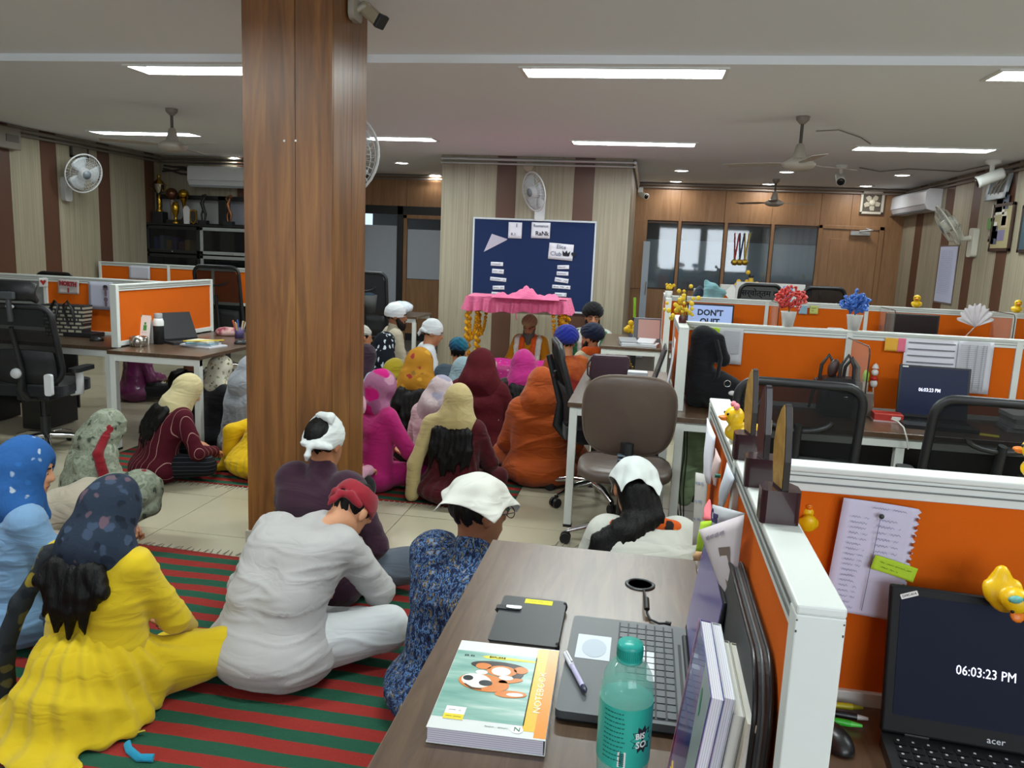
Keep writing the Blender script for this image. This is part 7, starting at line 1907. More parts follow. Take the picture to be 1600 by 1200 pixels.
# santa trinket and little bottle hanging by the divider
p = PY(1366, 590, 4.83); t = thing('hanging_toy', 'small white and red snowman toy hanging on the second orange partition', 'toy', (p.x, 4.83, p.z))
b = MB(); b.ball((0, 0, .03), .02, 12, 8); b.ball((0, 0, -.035), (.022, .018, .024), 12, 8); b.build('body', plain('#dadada', .6), t); MB().ball((0, -.002, -.005), (.022, .019, .014), 12, 8).build('scarf', plain('#c0281f', .6), t)
b = MB(); b.lathe([(.02, .055), (.012, .075), (0, .085)], n=12); b.build('cap', plain('#d5d5d5', .6), t); MB().tube([(0, 0, -.06), (.004, 0, -.1), (.012, 0, -.17)], .004, 6).build('stick', plain('#c9c5bd', .5), t)
p = PY(1356, 575, 4.70); t = thing('small_bottle', 'little bottle with a bright green top behind the clear divider', 'bottle', (p.x - .0, 4.72, p.z - .1)); MB().lathe([(0, 0), (.018, 0), (.018, .05), (.014, .06)], n=14).build('bottle', clear('#c9d0c4', .05, .4), t); MB().lathe([(.014, .06), (.017, .065), (.017, .1), (.01, .12), (0, .122)], n=14).build('top', plain('#7fc02a', .4), t)
t.location.z = DZ + .14
b = MB(); b.mm((-.04, -.035, 0), (.05, .04, .135)); tag(b.build('box', plain('#6d665e', .5), None, loc=(p.x, 4.73, DZ), bevel=.004), 'grey brown box under the little green topped bottle', 'box')
# red box and cable
p = PZ(1378, 652, DZ); t = thing('gift_box', 'flat red box with a white label beside the far laptop', 'box', (p.x, 4.62, DZ), R(-6)); MB().box((0, 0, .022), (.15, .11, .044)).build('box', plain('#b5342c', .5), t, bevel=.003); MB().box((0, -.002, .004), (.152, .112, .008)).build('tray', plain('#c9a5a8', .5), t); MB().mm((.015, -.0565, .014), (.06, -.055, .034)).build('label_patch', PAPERW, t)
c = MB(); c.tube([PY(1393, 655, 4.5), PY(1403, 659, 4.4), PY(1412, 668, 4.262), PY(1417, 685, 4.255), PY(1419, 702, 4.255)], .004, 6); o = c.build('cable', plain('#c9c9c4', .5)); tag(o, 'white cable hanging over the desk edge beside the red box', 'cable')
c = MB(); c.tube([PZ(1405, 652, DZ + .01), PZ(1420, 655, DZ + .012), PZ(1436, 653, DZ + .012)], .004, 6); tag(c.build('cable', plain('#c9c9c4', .5)), 'short white cable plugged in beside the far laptop', 'cable')
# stacked papers on the right
p = PZ(1560, 655, DZ); r = random.Random(9)
for k, lab in enumerate(('lowest sheaf of the stacked papers by the right mesh chair', 'second sheaf of the stacked papers by the right mesh chair', 'third sheaf of the stacked papers by the right mesh chair', 'topmost sheaf of the stacked papers by the right mesh chair')):
    o = MB().box((0, 0, .012), (.30, .2, .024)).build('paper_stack', plain(['#a8a8ad', '#b5b5ba', '#9fa0a6', '#c4c4c8'][k], .8), None, loc=(p.x + .05 + r.uniform(-.02, .02), 4.62 + r.uniform(-.01, .01), DZ + .0245 * k), bevel=.002); o.rotation_euler = (0, 0, R(r.uniform(-8, 8))); tag(o, lab, 'papers', 'stacked papers')
p = PZ(1522, 668, DZ); o = MB().box((0, 0, .001), (.09, .06, .002)).build('sticky_note', M_STK['y'], None, loc=(p.x, 4.40, DZ)); o.rotation_euler = (0, 0, R(-20)); tag(o, 'yellow sticky note lying on the desk by the right mesh chair', 'sticky note', 'sticky notes')

# ---- things standing on the second row capping
def pot(px, py, y, lab, c, kind='loops', potc='#d0d0cc'):
    p = PY(px, py, y); t = thing('flower_pot', lab, 'flower pot', (p.x, y, ZT), group='flower pots on the partition'); r = random.Random(px)
    MB().lathe([(.0, 0), (.03, 0), (.044, .085), (.046, .09), (.04, .09), (.034, .07), (0, .07)], n=4 if kind == 'sq' else 24).build('pot', plain(potc, .4), t)
    MB().cyl((0, 0, .07), (0, 0, .13), .004, n=6).build('stem', plain('#3f5a35', .6), t)
    m = MB()
    for k in range(95):
        d = Vector((r.gauss(0, 1), r.gauss(0, 1), r.gauss(0, .8))).normalized() * r.uniform(.03, .075); cc = Vector((0, 0, .165)) + Vector((d.x, d.y, d.z * .8)); q = d.normalized().orthogonal().normalized() * .017; e = d.normalized() * .02
        m.tube([cc - q, cc + e * .7 - q * .5, cc + e, cc + e * .7 + q * .5, cc + q], [.004, .008, .010, .008, .004], 5, flat=.5)
    m.build('petals', plain(c, .4), t)['kind'] = 'stuff'
    return t
pot(1231, 503, 4.88, 'white pot of red ribbon flowers on the second orange partition', '#c23a35')
pot(1334, 508, 4.88, 'white pot of blue ribbon flowers on the second orange partition', '#2f62b5')
p = PY(1068, 497, 5.1); t = thing('flower_pot', 'maroon vase of yellow flowers on the side partition post', 'flower pot', (.215, 4.72, ZT), group='flower pots on the partition')
MB().lathe([(0, 0), (.022, 0), (.024, .03), (.018, .045)], n=16).build('vase', plain('#4a1f1f', .35), t); r = random.Random(3); m = MB(); m2 = MB()
for k in range(34):
    d = Vector((r.gauss(0, .045), r.gauss(0, .045), .11 + r.gauss(0, .04))); m.ball(d, r.uniform(.009, .016), 7, 5)
    if k % 5 == 0: m2.tube([(0, 0, .03), d * .6, d], .002, 4)
m.build('blooms', plain('#d9b92a', .7), t)['kind'] = 'stuff'; m2.build('stem', plain('#8a8f3a', .6), t)['kind'] = 'stuff'
MB().cyl((.01, -.01, .03), (.012, -.012, .24), .003, n=6).build('thin_rod', BLACK, t)
p = PY(1044, 455, 7.6); t = thing('flower_pot', 'tiny yellow flower in a white cup on the third row post', 'flower pot', (.2, 7.6, ZT), group='flower pots on the partition'); MB().lathe([(0, 0), (.03, 0), (.035, .06), (.03, .06), (0, .05)], n=14).build('cup', WHITE, t); m = MB(); [m.ball((random.Random(k).gauss(0, .018), random.Random(k + 50).gauss(0, .018), .09 + .012 * (k % 3)), .016, 7, 5) for k in range(10)]; m.build('blooms', plain('#d9b31a', .7), t)['kind'] = 'stuff'
# third row: monitor with the poster, black monitor, notes, paper fan
def monitor(px0, py0, px1, y, lab, kind, rz=0):
    a, b_ = PY(px0, py0, y), PY(px1, py0, y); w = b_.x - a.x; h_ = w * .58; zt_ = PY((px0 + px1) / 2, py0, y).z
    t = thing('monitor', lab, 'monitor', ((a.x + b_.x) / 2, y, DZ), R(rz)); zt_ -= DZ
    MB().mm((-w / 2, 0, zt_ - h_), (w / 2, .035, zt_)).build('casing', BLACK, t, bevel=.004)
    n = NT('monitor_screen'); n.col('#7f93bb' if kind else '#101214'); n.b.inputs['Emission Color'].default_value = lin('#8ea3cf' if kind else '#101214')
    MB().mm((-w / 2 + .015, -.0015, zt_ - h_ + .02), (w / 2 - .015, .0005, zt_ - .015)).build('screen', n.set(Roughness=.25, Emission_Strength=.5 if kind else .1), t)
    s_ = MB(); s_.cyl((0, .04, .01), (0, .04, zt_ - h_ + .05), .02); s_.prism(rrect(.22, .16, .03), .012, T(0, .05, 0)); s_.build('stand', BLACK, t)
    if kind:
        lettering("DON'T", h_ * .30, T(.0, -.0025, zt_ - .085) @ FRONT, plain('#16203a', .5), t, bold=.003); lettering('QUIT', h_ * .30, T(.0, -.0025, zt_ - .085 - h_ * .33) @ FRONT, plain('#16203a', .5), t, bold=.003)
        m = MB(); [m.mm((-w * .44, -.0022, zt_ - .06 - .03 * k), (-w * .30, -.0018, zt_ - .052 - .03 * k)) for k in range(5)]; m.build('icon_rows', plain('#b9c4da', .5), t)['kind'] = 'stuff'
monitor(1074, 475, 1148, 7.75, "monitor with a blue poster reading don't quit, on the third row", True)
monitor(1386, 491, 1469, 7.75, 'switched off black monitor on the third row', False, -2)
G3 = 'sticky notes'
YT3 = 7.968
t, w, h, M_, z = pinned('pale blue sticky note on the third orange partition', (1248, 477), (1261, 478), (1248, 490), 'f', y=YT3, m=M_STK['b'], group=G3, name='sticky_note', cat='sticky note')
t, w, h, M_, z = pinned('pale green sticky note on the third orange partition', (1265, 477), (1278, 478), (1265, 490), 'f', y=YT3, m=M_STK['l'], group=G3, name='sticky_note', cat='sticky note'); scribble([(-w * .3, w * .3, h * .2), (-w * .3, w * .1, -h * .1)], M_ @ T(0, 0, z), INK, t, .012, seed=2, th=.003)
p = PY(1538, 495, 7.5); t = thing('paper_fan', 'lacy white paper fan in a steel tumbler on the third row', 'decoration', (p.x - .15, 7.62, DZ))
MB().lathe([(0, 0), (.04, 0), (.05, .12), (.045, .12), (0, .1)], n=18).build('tumbler', STEEL, t)
zz = p.z - DZ + .02
m = MB(); m.grid(lambda u, v: Vector((.13 + (.15 + .012 * math.sin(u * 60)) * v * math.cos(.3 + u * 2.6), .01 * math.sin(u * 40), zz - .12 + (.2 + .012 * math.sin(u * 60)) * v * math.sin(.3 + u * 2.6))), 60, 6); m.build('fan', plain('#d0ccd2', .7), t, solid=.002); MB().tube([(0, 0, .1), (.06, 0, .25), (.13, .0, zz - .12)], .004, 6).build('stick', plain('#b9b5ae', .5), t)
t = thing('desk_phone', 'dark desk phone behind the third row capping, between the flower pots', 'telephone', (PY(1285, 500, 5.2).x, 5.2, DZ)); MB().box((0, 0, .2), (.02, .02, .4)).build('stand', DARK, t); MB().box((0, 0, .41), (.36, .16, .03)).build('tray', DARK, t, bevel=.008); MB().box((.08, -.02, .44), (.10, .05, .03)).build('handset', plain('#a5a9ac', .4), t, bevel=.01)
t.location.z = DZ
duck('yellow duck on the third row partition near the right wall list', (PY(1433, 468, 8.0).x, 8.0, ZT), 160, 2.0)
duck('yellow duck on the third row partition at the right edge', (PY(1588, 486, 8.0).x, 8.0, ZT), 170, 2.0)
# furthest row: sign board, bags, box, figures
p0, p1 = PY(1150, 446, 10.6), PY(1256, 468, 10.6)
t = thing('sign_board', 'white board with a dark Hindi heading on the furthest partition', 'sign', ((p0.x + p1.x) / 2, 10.6, (p0.z + p1.z) / 2)); w, h = p1.x - p0.x, p0.z - p1.z + .1
MB().mm((-w / 2, -.02, -h / 2 - .08), (w / 2, 0, h / 2)).build('board', plain('#d3d3cf', .5), t, bevel=.004)
lettering('सर्वोत्तम विजय', .10, T(-.05, -.022, -.02) @ FRONT, INKB, t, bold=.002)
MB().mm((w * .18, -.024, -h / 2 - .05), (w * .32, -.02, h / 2 - .03)).build('photo', plain('#6f93c4', .5), t)
scribble([(w * .36, w * .46, .03), (w * .36, w * .46, -.03)], T(0, -.023, 0) @ FRONT, INK, t, .02, seed=3, th=.004)
p = PY(1144, 458, 10.55); o = MB().box((0, 0, 0), (.15, .008, .15), (0, R(45), 0)).build('star_card', PAPERW, None, loc=(p.x, 10.59, p.z)); tag(o, 'white diamond shaped card left of the Hindi sign board', 'card')
p = PY(1110, 450, 9.9); t = thing('soft_toy', 'teal plush toy beyond the third row partition', 'soft toy', (p.x, 8.35, ZT - .46)); 
t.location = (PY(1112, 455, 8.35).x, 8.35, DZ)
zc = PY(1112, 452, 8.35).z - DZ
blob('plush', [('e', (0, 0, zc - .22), (.14, .10, .22), .05), ('e', (0, 0, zc), (.075, .07, .07), .05), ('e', (.10, 0, zc - .03), (.05, .04, .04), .04), ('e', (-.06, 0, zc + .06), (.03, .02, .035), .03)], cloth('#6f9aa0'), t, .016, 2, .006, zmin=.002)
p = PY(1092, 452, 8.5); t = thing('jacket', 'dark navy bag beside the teal plush toy', 'bag', (p.x, 8.36, DZ)); zc = PY(1092, 446, 8.36).z - DZ
blob('bag', [('e', (0, 0, zc * .5), (.09, .08, zc * .5), .04)], cloth('#26303f'), t, .016, 3, .008, zmin=.002); t.name = 'navy_bag'
p = PY(1142, 440, 10.72); tag(MB().box((0, 0, .035), (.26, .12, .07)).build('box', plain('#c9c9c4', .6), None, loc=(p.x, 10.70, 1.2), bevel=.004), 'white box on top of the furthest partition', 'box')
t = thing('flower_bunch', 'yellow flowers on top of the furthest partition', 'flowers', (PY(1150, 440, 10.7).x + .12, 10.7, 1.2)); m = MB(); r = random.Random(8); [m.ball((r.gauss(0, .06), r.gauss(0, .02), .05 + abs(r.gauss(0, .06))), .03, 7, 5) for k in range(14)]; m.build('blooms', plain('#d9ac1a', .7), t)['kind'] = 'stuff'
t = thing('figurine', 'small dark capped figurine on top of the furthest partition', 'figurine', (PY(1173, 440, 10.7).x, 10.7, 1.2)); MB().lathe([(0, 0), (.06, 0), (.05, .1), (.03, .14), (.03, .17)], n=14).build('body', plain('#b59a4a', .5), t); MB().ball((0, 0, .19), (.035, .035, .03), 10, 6).build('cap', BLACK, t)
# medals hanging inside the third pane
for px, c, lab in ((1152, '#b0382a', 'red ribboned medal hanging on the rear glazing'), (1160, '#2a3560', 'navy ribboned medal hanging on the rear glazing'), (1168, '#c9a52a', 'yellow ribboned medal hanging on the rear glazing')):
    a, b_ = PY(px, 364, YF - .03), PY(px - 2, 412, YF - .03); t = thing('medal', lab, 'medal', (a.x, YF - .03, b_.z), group='medals on the rear glazing'); L = a.z - b_.z
    m = MB(); m.tube([(-.03, 0, L), (-.012, 0, L * .4), (0, 0, .05)], .012, 6, flat=.3); m.tube([(.04, 0, L), (.012, 0, L * .4), (0, 0, .05)], .012, 6, flat=.3); m.build('ribbon', plain(c, .6), t); MB().lathe([(0, .006), (.045, .006), (.05, 0), (0, 0)], (0, -.008, .02), 18, rot=Euler((R(90), 0, 0)).to_matrix()).build('disc', plain('#b5953a', .3, .9), t)

# ================================================================== middle desk
p = PZ(952, 592, DZ); t = thing('handbag', 'plum leather handbag with a gold chain on the end desk', 'handbag', (p.x + .0, 5.40, DZ), R(4))
w = (PY(985, 570, 5.4).x - PY(921, 570, 5.4).x); h = PY(950, 555, 5.4).z - DZ
out = [(-w * .44, 0), (w * .44, 0), (w * .5, h * .25), (w * .46, h * .92), (w * .42, h), (-w * .42, h), (-w * .46, h * .92), (-w * .5, h * .25)]
MB().prism(out, .10, T(0, .05, 0) @ FRONT).build('bag', plain('#3b2230', .35), t, bevel=.015, seg=3)
MB().prism([(-w * .47, h * .22), (-w * .4, h * .12), (w * .4, h * .12), (w * .47, h * .22), (w * .45, h * .95), (-w * .45, h * .95)], .012, T(0, -.05, 0) @ FRONT).build('flap', plain('#442836', .33), t, bevel=.005)
MB().tube([(-w * .44, 0, h * .9), (-w * .55, -.02, h * .6), (-w * .53, -.04, h * .2), (-w * .42, -.06, .01)], .006, 6).build('strap', plain('#1f1720', .4), t)
ch = MB()
for k in range(12): ch.tube([Vector((w * .46 + .012 * k + .006 * math.cos(a), -.01, h * .8 - .021 * k + .009 * math.sin(a))) for a in [j * PI / 4 for j in range(8)]], .002, 4, closed=True)
ch.build('chain', plain('#b5953a', .3, 1.0), t)['kind'] = 'stuff'
p = PZ(926, 612, DZ); t = thing('computer_mouse', 'small black mouse on the end desk by the brown chair', 'mouse', (p.x, p.y, DZ), R(30)); blob('shell', [('e', (0, 0, .004), (.03, .05, .03), .01)], BLACK, t, .006, zmin=0.0); MB().cyl((-.003, .025, .028), (.003, .025, .028), .007, n=8).build('wheel', DARK, t)
# laptop side-on against the side partition
t = thing('laptop', 'dark laptop seen from its side, leaning against the side partition', 'laptop', (.06, 5.15, DZ)); 
MB().prism(rrect(.24, .36, .012, 3), .02, T(-.11, 0, 0)).build('base', DARK, t, bevel=.002)
b = MB(); b.T = T(.01, 0, .02) @ RY(16); b.mm((-.006, -.19, 0), (.006, .19, .27)); b.build('lid', plain('#1c1f22', .4), t, bevel=.003)
b = MB(); b.T = T(.01, 0, .02) @ RY(16); b.mm((-.0075, -.175, .02), (-.0058, .175, .255)); b.build('screen', plain('#101215', .25), t)
MB().mm((-.15, .08, .02), (-.02, .17, .09)).build('usb_box', plain('#c9ccd0', .5), t, bevel=.005)
for k, (y, z0, z1, c, lab) in enumerate(((4.60, .82, 1.13, '#c9cad2', 'tall white sheets pinned on the side partition by the dark laptop'), (4.78, .78, 1.05, '#b9bcc6', 'second bundle of white sheets behind the tall ones'), (4.55, .78, .86, '#c9a58a', 'tan card low on the side partition beside the post'))):
    t = thing('paper', lab, 'paper', (.183, y + .1, (z0 + z1) / 2), group='papers pinned to the second side partition'); mb = MB(); mb.T = LEFT; h_ = z1 - z0
    mb.grid(lambda u, v: Vector(((u - .5) * .18, (v - .5) * h_, .003 + .035 * (1 - v) ** 2)), 5, 6); mb.build('sheet', plain(c, .8), t, solid=.001)
# green jacket and cables under the desk beside the post
t = thing('jacket', 'sage green jacket hanging under the desk beside the white leg', 'jacket', (.40, 4.62, 0))
blob('jacket', [('c', (-.10, -.06, .66), (.1, -.02, .64), .06, .06, .05), ('c', (-.1, 0, .62), (-.1, 0, .2), .06, .05, .05), ('c', (.0, .02, .62), (-.02, .03, .3), .07, .05, .05), ('c', (.12, .02, .6), (.14, .02, .45), .06, .05, .05)], cloth('#6a7d5e', '#7d906f', 7), t, .014, 5, .010, (14, 14, 10))
for k in range(3):
    c = MB(); x = .245 + .014 * k; c.tube([(x, 4.47, .69), (x + .012, 4.46, .5), (x - .012 + .01 * k, 4.45, .3), (x + .02, 4.44, .14), (x + .06 * (k % 2), 4.43, .05), (x + .12, 4.46, .02)], .004, 6); tag(c.build('cable', BLACK), ['first', 'second', 'third', 'fourth'][k] + ' black cable from the white desk leg, dangling under the desk', 'cable', 'cables under the desk')
t = thing('pedestal', 'black drawer pedestal under the end desk behind the brown chair', 'drawer unit', (-.01, 5.66, 0)); MB().box((0, 0, .31), (.34, .40, .58)).build('carcass', plain('#141518', .4), t, bevel=.005)
for k in range(3):
    d_ = MB().mm((-.165, -.215, .04 + .19 * k), (.165, -.2, .215 + .19 * k)).build('drawer', plain('#191a1d', .35), t, bevel=.003); MB().tube([(-.05, -.216, .16 + .19 * k), (-.05, -.235, .16 + .19 * k), (.05, -.235, .16 + .19 * k), (.05, -.216, .16 + .19 * k)], .004, 6).build('handle', ALU, d_)
# third cluster end desk
t = thing('desk_calendar', 'standing desk calendar with a pink page on the third row end desk', 'calendar', (PZ(1020, 532, DZ).x - .06, 7.84, DZ), R(5))
m = MB(); m.T = RX(-16); m.mm((-.13, 0, 0), (.13, .006, .25)); m.build('stand', plain('#5d5f66', .5), t); m = MB(); m.T = RX(-16); m.mm((-.09, -.004, .05), (.12, -.001, .235)); m.build('page', plain('#cfa9a2', .7), t)
m = MB(); m.T = T(0, .14, 0) @ RX(16); m.mm((-.13, 0, 0), (.13, .006, .25)); m.build('back_leaf', plain('#b9bcc4', .6), t)
t = thing('flower_ball', 'yellow flower ball on the third row end desk', 'flowers', (PY(992, 515, 7.7).x - .03, 8.1, DZ)); m = MB(); r = random.Random(4); zc = PY(992, 515, 8.1).z - DZ
[m.ball((r.gauss(0, .045), r.gauss(0, .03), zc + r.gauss(0, .035)), .03, 8, 6) for k in range(16)]; m.build('blooms', plain('#d9b014', .7), t)['kind'] = 'stuff'; MB().lathe([(0, 0), (.035, 0), (.04, .05), (.02, zc)], n=12).build('stand', plain('#5d5f66', .5), t)
for k, (px, lab, c) in enumerate(((985, 'grey open binder on the third row end desk', '#8a8d90'), (1012, 'white paper tray on the third row end desk', '#c9ccd0'))):
    p = PZ(px, 538, DZ); t = thing('binder', lab, 'binder', (p.x, 7.58, DZ), R(8 * (1 - 2 * k)), group='papers on the third row end desk')
    MB().box((0, 0, .015), (.19, .22, .03)).build('pages', plain('#c4c7cb', .7), t, bevel=.004); MB().box((-.02, .03, .045), (.17, .2, .022), (R(6), 0, 0)).build('cover', plain(c, .5), t, bevel=.008)
p = PY(991, 500, 9.0); t = thing('umbrella', 'dark umbrella with a lime handle leaning behind the end desk', 'umbrella', (p.x, 9.0, 0)); zc = PY(991, 465, 9.0).z
MB().tube([(.02, 0, .02), (.01, 0, zc * .6), (0, 0, zc - .22)], [.012, .045, .02], 10).build('canopy', plain('#23262a', .6), t); MB().cyl((0, 0, zc - .22), (-.01, 0, zc), .016, n=10).build('handle', plain('#7fb02a', .4), t)
t = thing('glass_door_leaf', 'narrow pale glass door leaf standing open beside the board wall', 'door', (PY(1008, 420, 12.6).x, 12.5, 0)); zc = PY(1008, 377, 12.5).z; MB().mm((-.05, -.012, .02), (.05, .012, zc)).build('leaf', plain('#a9b7c6', .3), t, bevel=.003); MB().cyl((.03, -.03, 1.0), (.03, -.03, 1.2), .008, n=8).build('handle', STEEL, t)

# ================================================================== left cluster
Yd = 5.62
t = thing('desk_calendar', 'white desk calendar with green leaf corner beside the bright orange partition', 'calendar', (PZ(214, 537, DZ).x + .03, 5.60, DZ), R(-6)); w = .15; hh = PY(214, 492, 5.6).z - DZ
for k, sgn in ((0, -1), (1, 1)):
    m = MB(); m.T = T(0, .07 * k, 0) @ RX(-9 * -sgn if k else -9); m.mm((-w / 2, 0, 0), (w / 2, .003, hh)); m.build('leaf', PAPERW, t)
    if k == 0:
        Mf = T(0, 0, 0) @ RX(-9) @ T(0, -.0015, 0) @ FRONT; flat(t, 'green_corner', Mf, [[(-w * .5, hh), (-w * .02, hh), (-w * .14, hh * .85), (-w * .34, hh * .8)]], plain('#3f8f35', .6)); flat(t, 'green_logo', Mf, [rect(w * .1, hh * .48, w * .3, hh * .66), rect(w * .14, hh * .68, w * .26, hh * .76)], plain('#3f9a45', .6)); scribble([(w * .0, w * .4, hh * .4)], Mf @ T(0, 0, .001), INK, t, .008, seed=4)
m = MB(); m.T = T(-w / 2, 0, 0); m._add([(0, 0, 0), (0, .07, 0), (0, .035, hh)], [(0, 1, 2)]); m.build('side', plain('#6d7078', .6), t)
p = PZ(240, 539, DZ); t = thing('flask', 'white capped bottle with a dark lower half beside the steel tumbler', 'bottle', (p.x, 5.66, DZ)); hh = PY(240, 489, 5.66).z - DZ; rr_ = .040
MB().lathe([(0, 0), (rr_, 0), (rr_, hh * .6)], n=24).build('sleeve', plain('#17191c', .5), t); MB().lathe([(rr_, hh * .6), (rr_, hh * .74), (rr_ * .8, hh * .83), (rr_ * .72, hh * .84)], n=24).build('shoulder', plain('#d9dbd8', .4), t); MB().lathe([(rr_ * .78, hh * .84), (rr_ * .78, hh * .98), (rr_ * .6, hh), (0, hh)], n=24).build('cap', plain('#8d9092', .35), t)
p = PZ(223, 541, DZ); t = thing('tumbler', 'ribbed steel tumbler on the left desk', 'tumbler', (p.x - .02, 5.47, DZ)); MB().lathe([(.0, .0), (.06, 0), (.062, .075), (.058, .075), (.055, .01), (0, .01)], n=28).build('cup', STEEL, t)
m = MB()
for k in range(14): a = 2 * PI * k / 14; m.cyl((.0605 * math.cos(a), .0605 * math.sin(a), .008), (.0615 * math.cos(a), .0615 * math.sin(a), .07), .004, n=6)
m.build('ribs', plain('#8a857d', .3, 1.0), t)['kind'] = 'stuff'
t = thing('laptop', 'black open laptop seen from its side on the left desk', 'laptop', (-3.74, 5.90, DZ), R(62)); MB().prism(rrect(.34, .24, .012, 3), .02, T(0, -.12, 0)).build('base', DARK, t, bevel=.002); b = MB(); b.T = T(0, 0, .018) @ RX(-30); b.mm((-.17, -.006, 0), (.17, .004, .235)); b.build('lid', BLACK, t, bevel=.003)
kb = MB(); [kb.box((-.145 + .024 * c, -.035 - .02 * r_, .021), (.019, .015, .003)) for r_ in range(5) for c in range(13)]; kb.build('keys', BLACKG, t)['kind'] = 'stuff'
stack = [('#c9cbd2', .26, .20, .012, 'lowest white sheaf of papers under the yellow ruler'), ('#a9aeb8', .25, .19, .01, 'grey folder in the pile under the yellow ruler'), ('#7fa5b5', .20, .15, .012, 'pale blue booklet in the pile under the yellow ruler'), ('#c9c5b5', .20, .14, .014, 'cream booklet on top of the pile under the yellow ruler')]
zz = DZ; r = random.Random(2)
for c, w, d_, h_, lab in stack:
    o = MB().box((0, 0, h_ / 2), (w, d_, h_)).build('booklet', plain(c, .6), None, loc=(-3.40 + r.uniform(-.02, .02), 5.68 + r.uniform(-.02, .02), zz), bevel=.0015); o.rotation_euler = (0, 0, R(r.uniform(-14, 14))); tag(o, lab, 'booklet', 'pile of papers on the left desk'); zz += h_ + .0006
o = MB().box((0, 0, .002), (.30, .03, .004)).build('ruler', plain('#d9c41a', .4), None, loc=(-3.36, 5.64, zz + .001)); o.rotation_euler = (0, 0, R(40)); tag(o, 'yellow ruler lying across the papers on the left desk', 'ruler')
t = thing('pen_holder', 'purple pen holder full of coloured pens on the left desk', 'pen holder', (-3.42, 6.30, DZ)); MB().lathe([(0, 0), (.038, 0), (.04, .09), (.036, .09), (.034, .01)], n=20).build('cup', plain('#4a3f6a', .5), t); r = random.Random(5)
for k in range(9):
    a = r.uniform(0, 6.28); q = Vector((.02 * math.cos(a), .02 * math.sin(a), .02)); e = Vector((.055 * math.cos(a), .055 * math.sin(a), r.uniform(.13, .16))); MB().cyl(q, e, .005, n=8).build('pen', plain(r.choice(['#d0702a', '#c9c9c9', '#c0282a', '#3a5ab0', '#d9a52a', '#d0508a']), .4), t)
for px, py, lab, c, s_ in ((345, 560, 'dark mouse by the pillar end of the left desk', '#1b1d20', 1), (152, 553, 'black mouse on the desk behind the tall chair', '#141517', 1)):
    y_ = 5.95 if px > 300 else 5.6; p = PY(px, py, y_); t = thing('computer_mouse', lab, 'mouse', (p.x if px < 300 else -3.22, y_, DZ), R(-60)); blob('shell', [('e', (0, 0, .004), (.032, .055, .034), .01)], plain(c, .35), t, .007, zmin=0.0); MB().cyl((-.003, .028, .03), (.003, .028, .03), .008, n=8).build('wheel', DARK, t)
t = thing('purse', 'small pink and red cloth purse behind the left laptop', 'purse', (-3.62, 6.42, DZ)); blob('pouch', [('e', (0, 0, .03), (.09, .06, .045), .03), ('e', (.07, .02, .035), (.06, .05, .035), .03)], cloth('#8a3a4a', '#c9a5a0', 14), t, .01, 3, .004, zmin=.002)
t = thing('router', 'upright white box near the pillar end of the left desk', 'box', (-3.30, 6.62, DZ)); MB().box((0, 0, .1), (.05, .12, .2)).build('box', WHITE, t, bevel=.006); MB().box((.0, -.062, .06), (.02, .004, .01)).build('slot', DARK, t)
# checked handbag and earbud case behind the tall chair
p = PY(103, 525, 5.75); t = thing('handbag', 'black and cream checked handbag with dark handles behind the tall chair', 'handbag', (p.x, 5.78, DZ), R(6)); hh = PY(103, 470, 5.78).z - DZ
M_CK = NT('checked'); v = M_CK.coord((1, 1, 1)); ck = M_CK.node('ShaderNodeTexBrick', i_Scale=8.0); ck.inputs['Color1'].default_value = lin('#b5b09c'); ck.inputs['Color2'].default_value = lin('#a39e8b'); ck.inputs['Mortar'].default_value = lin('#26262a'); ck.inputs['Mortar Size'].default_value = .06; mp = M_CK.coord((1, 1, 1), (R(90), 0, 0)); M_CK.link(mp, ck.inputs[0]); M_CK.col(ck.outputs[0]); M_CK = M_CK.set(Roughness=.5)
MB().prism([(-.15, 0), (.15, 0), (.18, hh * .9), (-.18, hh * .9)], .12, T(0, .06, 0) @ FRONT).build('bag', M_CK, t, bevel=.012)
for s_ in (-1, 1): MB().tube([(s_ * .10, -.065, hh * .45), (s_ * .09, -.075, hh * .8), (s_ * .05, -.08, hh * 1.02), (s_ * .02, -.085, hh * .9), (s_ * .06, -.085, hh * .3)], .012, 8, flat=.5).build('handle', plain('#17181b', .45), t)
p = PY(131, 517, 5.9); t = thing('earbud_case', 'white earbud case on a dark box behind the tall chair', 'case', (p.x, 5.85, DZ + .035)); blob('case', [('e', (0, 0, .035), (.04, .025, .032), .01)], plain('#d0d2cf', .35), t, .007); MB().tube([(.041 * math.cos(a), .026 * math.sin(a), .045) for a in [k * PI / 10 for k in range(20)]], .0012, 4, closed=True).build('seam', GREY, t)
tag(MB().box((0, 0, .02), (.30, .16, .036)).build('laptop_bag', BLACK, None, loc=(p.x + .06, 5.80, DZ), bevel=.006), 'flat black case under the white earbud case', 'case')
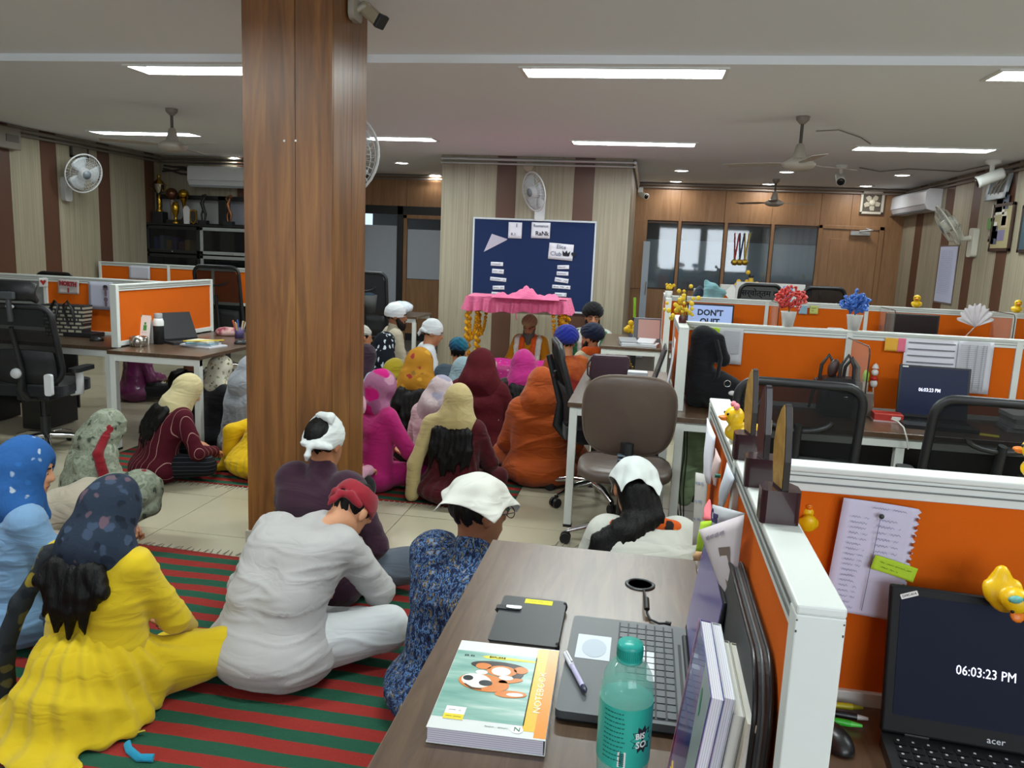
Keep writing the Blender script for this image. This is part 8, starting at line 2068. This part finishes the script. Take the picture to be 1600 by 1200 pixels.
# sheets on the left partition
YL5 = 5.972
t, w, h, M_, z = pinned('crinkled sheet reading NORTH 1 in red letters on the left partition', (92, 436), (125, 438), (92, 458), 'f', y=YL5, m=plain('#b3a9a4', .7), group='sheets on the left partition', bow=.006)
lettering('NORTH', h * .40, M_ @ T(0, h * .2, z) @ RZ(-3), plain('#8a1f2a', .6), t, bold=.004, wide=.95); lettering('1', h * .38, M_ @ T(0, -h * .25, z), plain('#8a1f2a', .6), t, bold=.004)
t, w, h, M_, z = pinned('white sheet with a small figure drawing beside the bright orange partition', (139, 440), (178, 441), (140, 483), 'f', y=YL5, m=plain('#a9aaba', .8), group='sheets on the left partition')
flat(t, 'figure_drawing', M_ @ T(0, 0, z), [ellipse(w * .2, h * .28, w * .10, h * .09), ellipse(w * .2, h * .1, w * .05, h * .12), ellipse(w * .2, -h * .12, w * .08, h * .08), ellipse(w * .2, -h * .28, w * .05, h * .1)], plain('#6a5560', .7)); flat(t, 'hair_drawing', M_ @ T(0, 0, z + .001), [ellipse(w * .2, h * .34, w * .09, h * .06)], plain('#2a2428', .7))
t, w, h, M_, z = pinned('pale sheet with a red heart on the grey partition bay', (62, 434), (76, 435), (62, 448), 'f', y=YL5, m=PAPERW, group='sheets on the left partition'); flat(t, 'heart', M_ @ T(0, 0, z), [[(0, -h * .3), (w * .35, h * .15), (w * .2, h * .32), (0, h * .18), (-w * .2, h * .32), (-w * .35, h * .15)]], plain('#b02a2a', .6))
pinned('white sheet hung over the low back partition', (202, 414), (235, 417), (202, 435), 'f', y=9.465, m=plain('#b9bac6', .8), group='sheets on the left partition')
# behind the pillar
t = thing('waste_bin', 'white bin with blue papers on the dark desk behind the pillar', 'bin', (PY(573, 490, 9.4).x, 9.45, DZ)); MB().lathe([(0, 0), (.09, 0), (.11, .22), (.10, .22), (.08, .02)], n=20).build('bin', WHITE, t); MB().ball((0, 0, .22), (.08, .08, .03), 12, 6).build('papers', plain('#7fa5c9', .7), t)
t = thing('white_bag', 'crumpled white plastic bag on the desk beside the black high chair', 'bag', (PY(592, 478, 9.3).x + .25, 9.4, DZ)); blob('bag', [('e', (0, 0, .08), (.13, .09, .09), .03), ('e', (.08, 0, .1), (.07, .06, .05), .03)], plain('#c4ccd4', .5), t, .016, 4, .012, (22, 22, 22), zmin=.002)
t = thing('cloth_bag', 'white cloth bag slumped beside the hot pink top', 'bag', (PZ(624, 690, .05).x, 5.10, 0)); blob('bag', [('e', (0, 0, .17), (.11, .10, .19), .04), ('e', (.05, -.03, .08), (.12, .09, .09), .04), ('c', (-.06, -.04, .3), (.06, -.08, .12), .03, .03, .03)], cloth('#aaa59c', fold=.3), t, .012, 6, .012, (14, 14, 12), zmin=.002)
t = thing('waste_bag', 'black rubbish bag on the floor beside the partition end', 'bag', (.36, 3.55, 0)); blob('bag', [('e', (0, 0, .16), (.15, .15, .18), .05), ('e', (.02, 0, .33), (.05, .05, .06), .06)], plain('#1d2022', .35), t, .014, 7, .012, (16, 16, 16), zmin=.002)
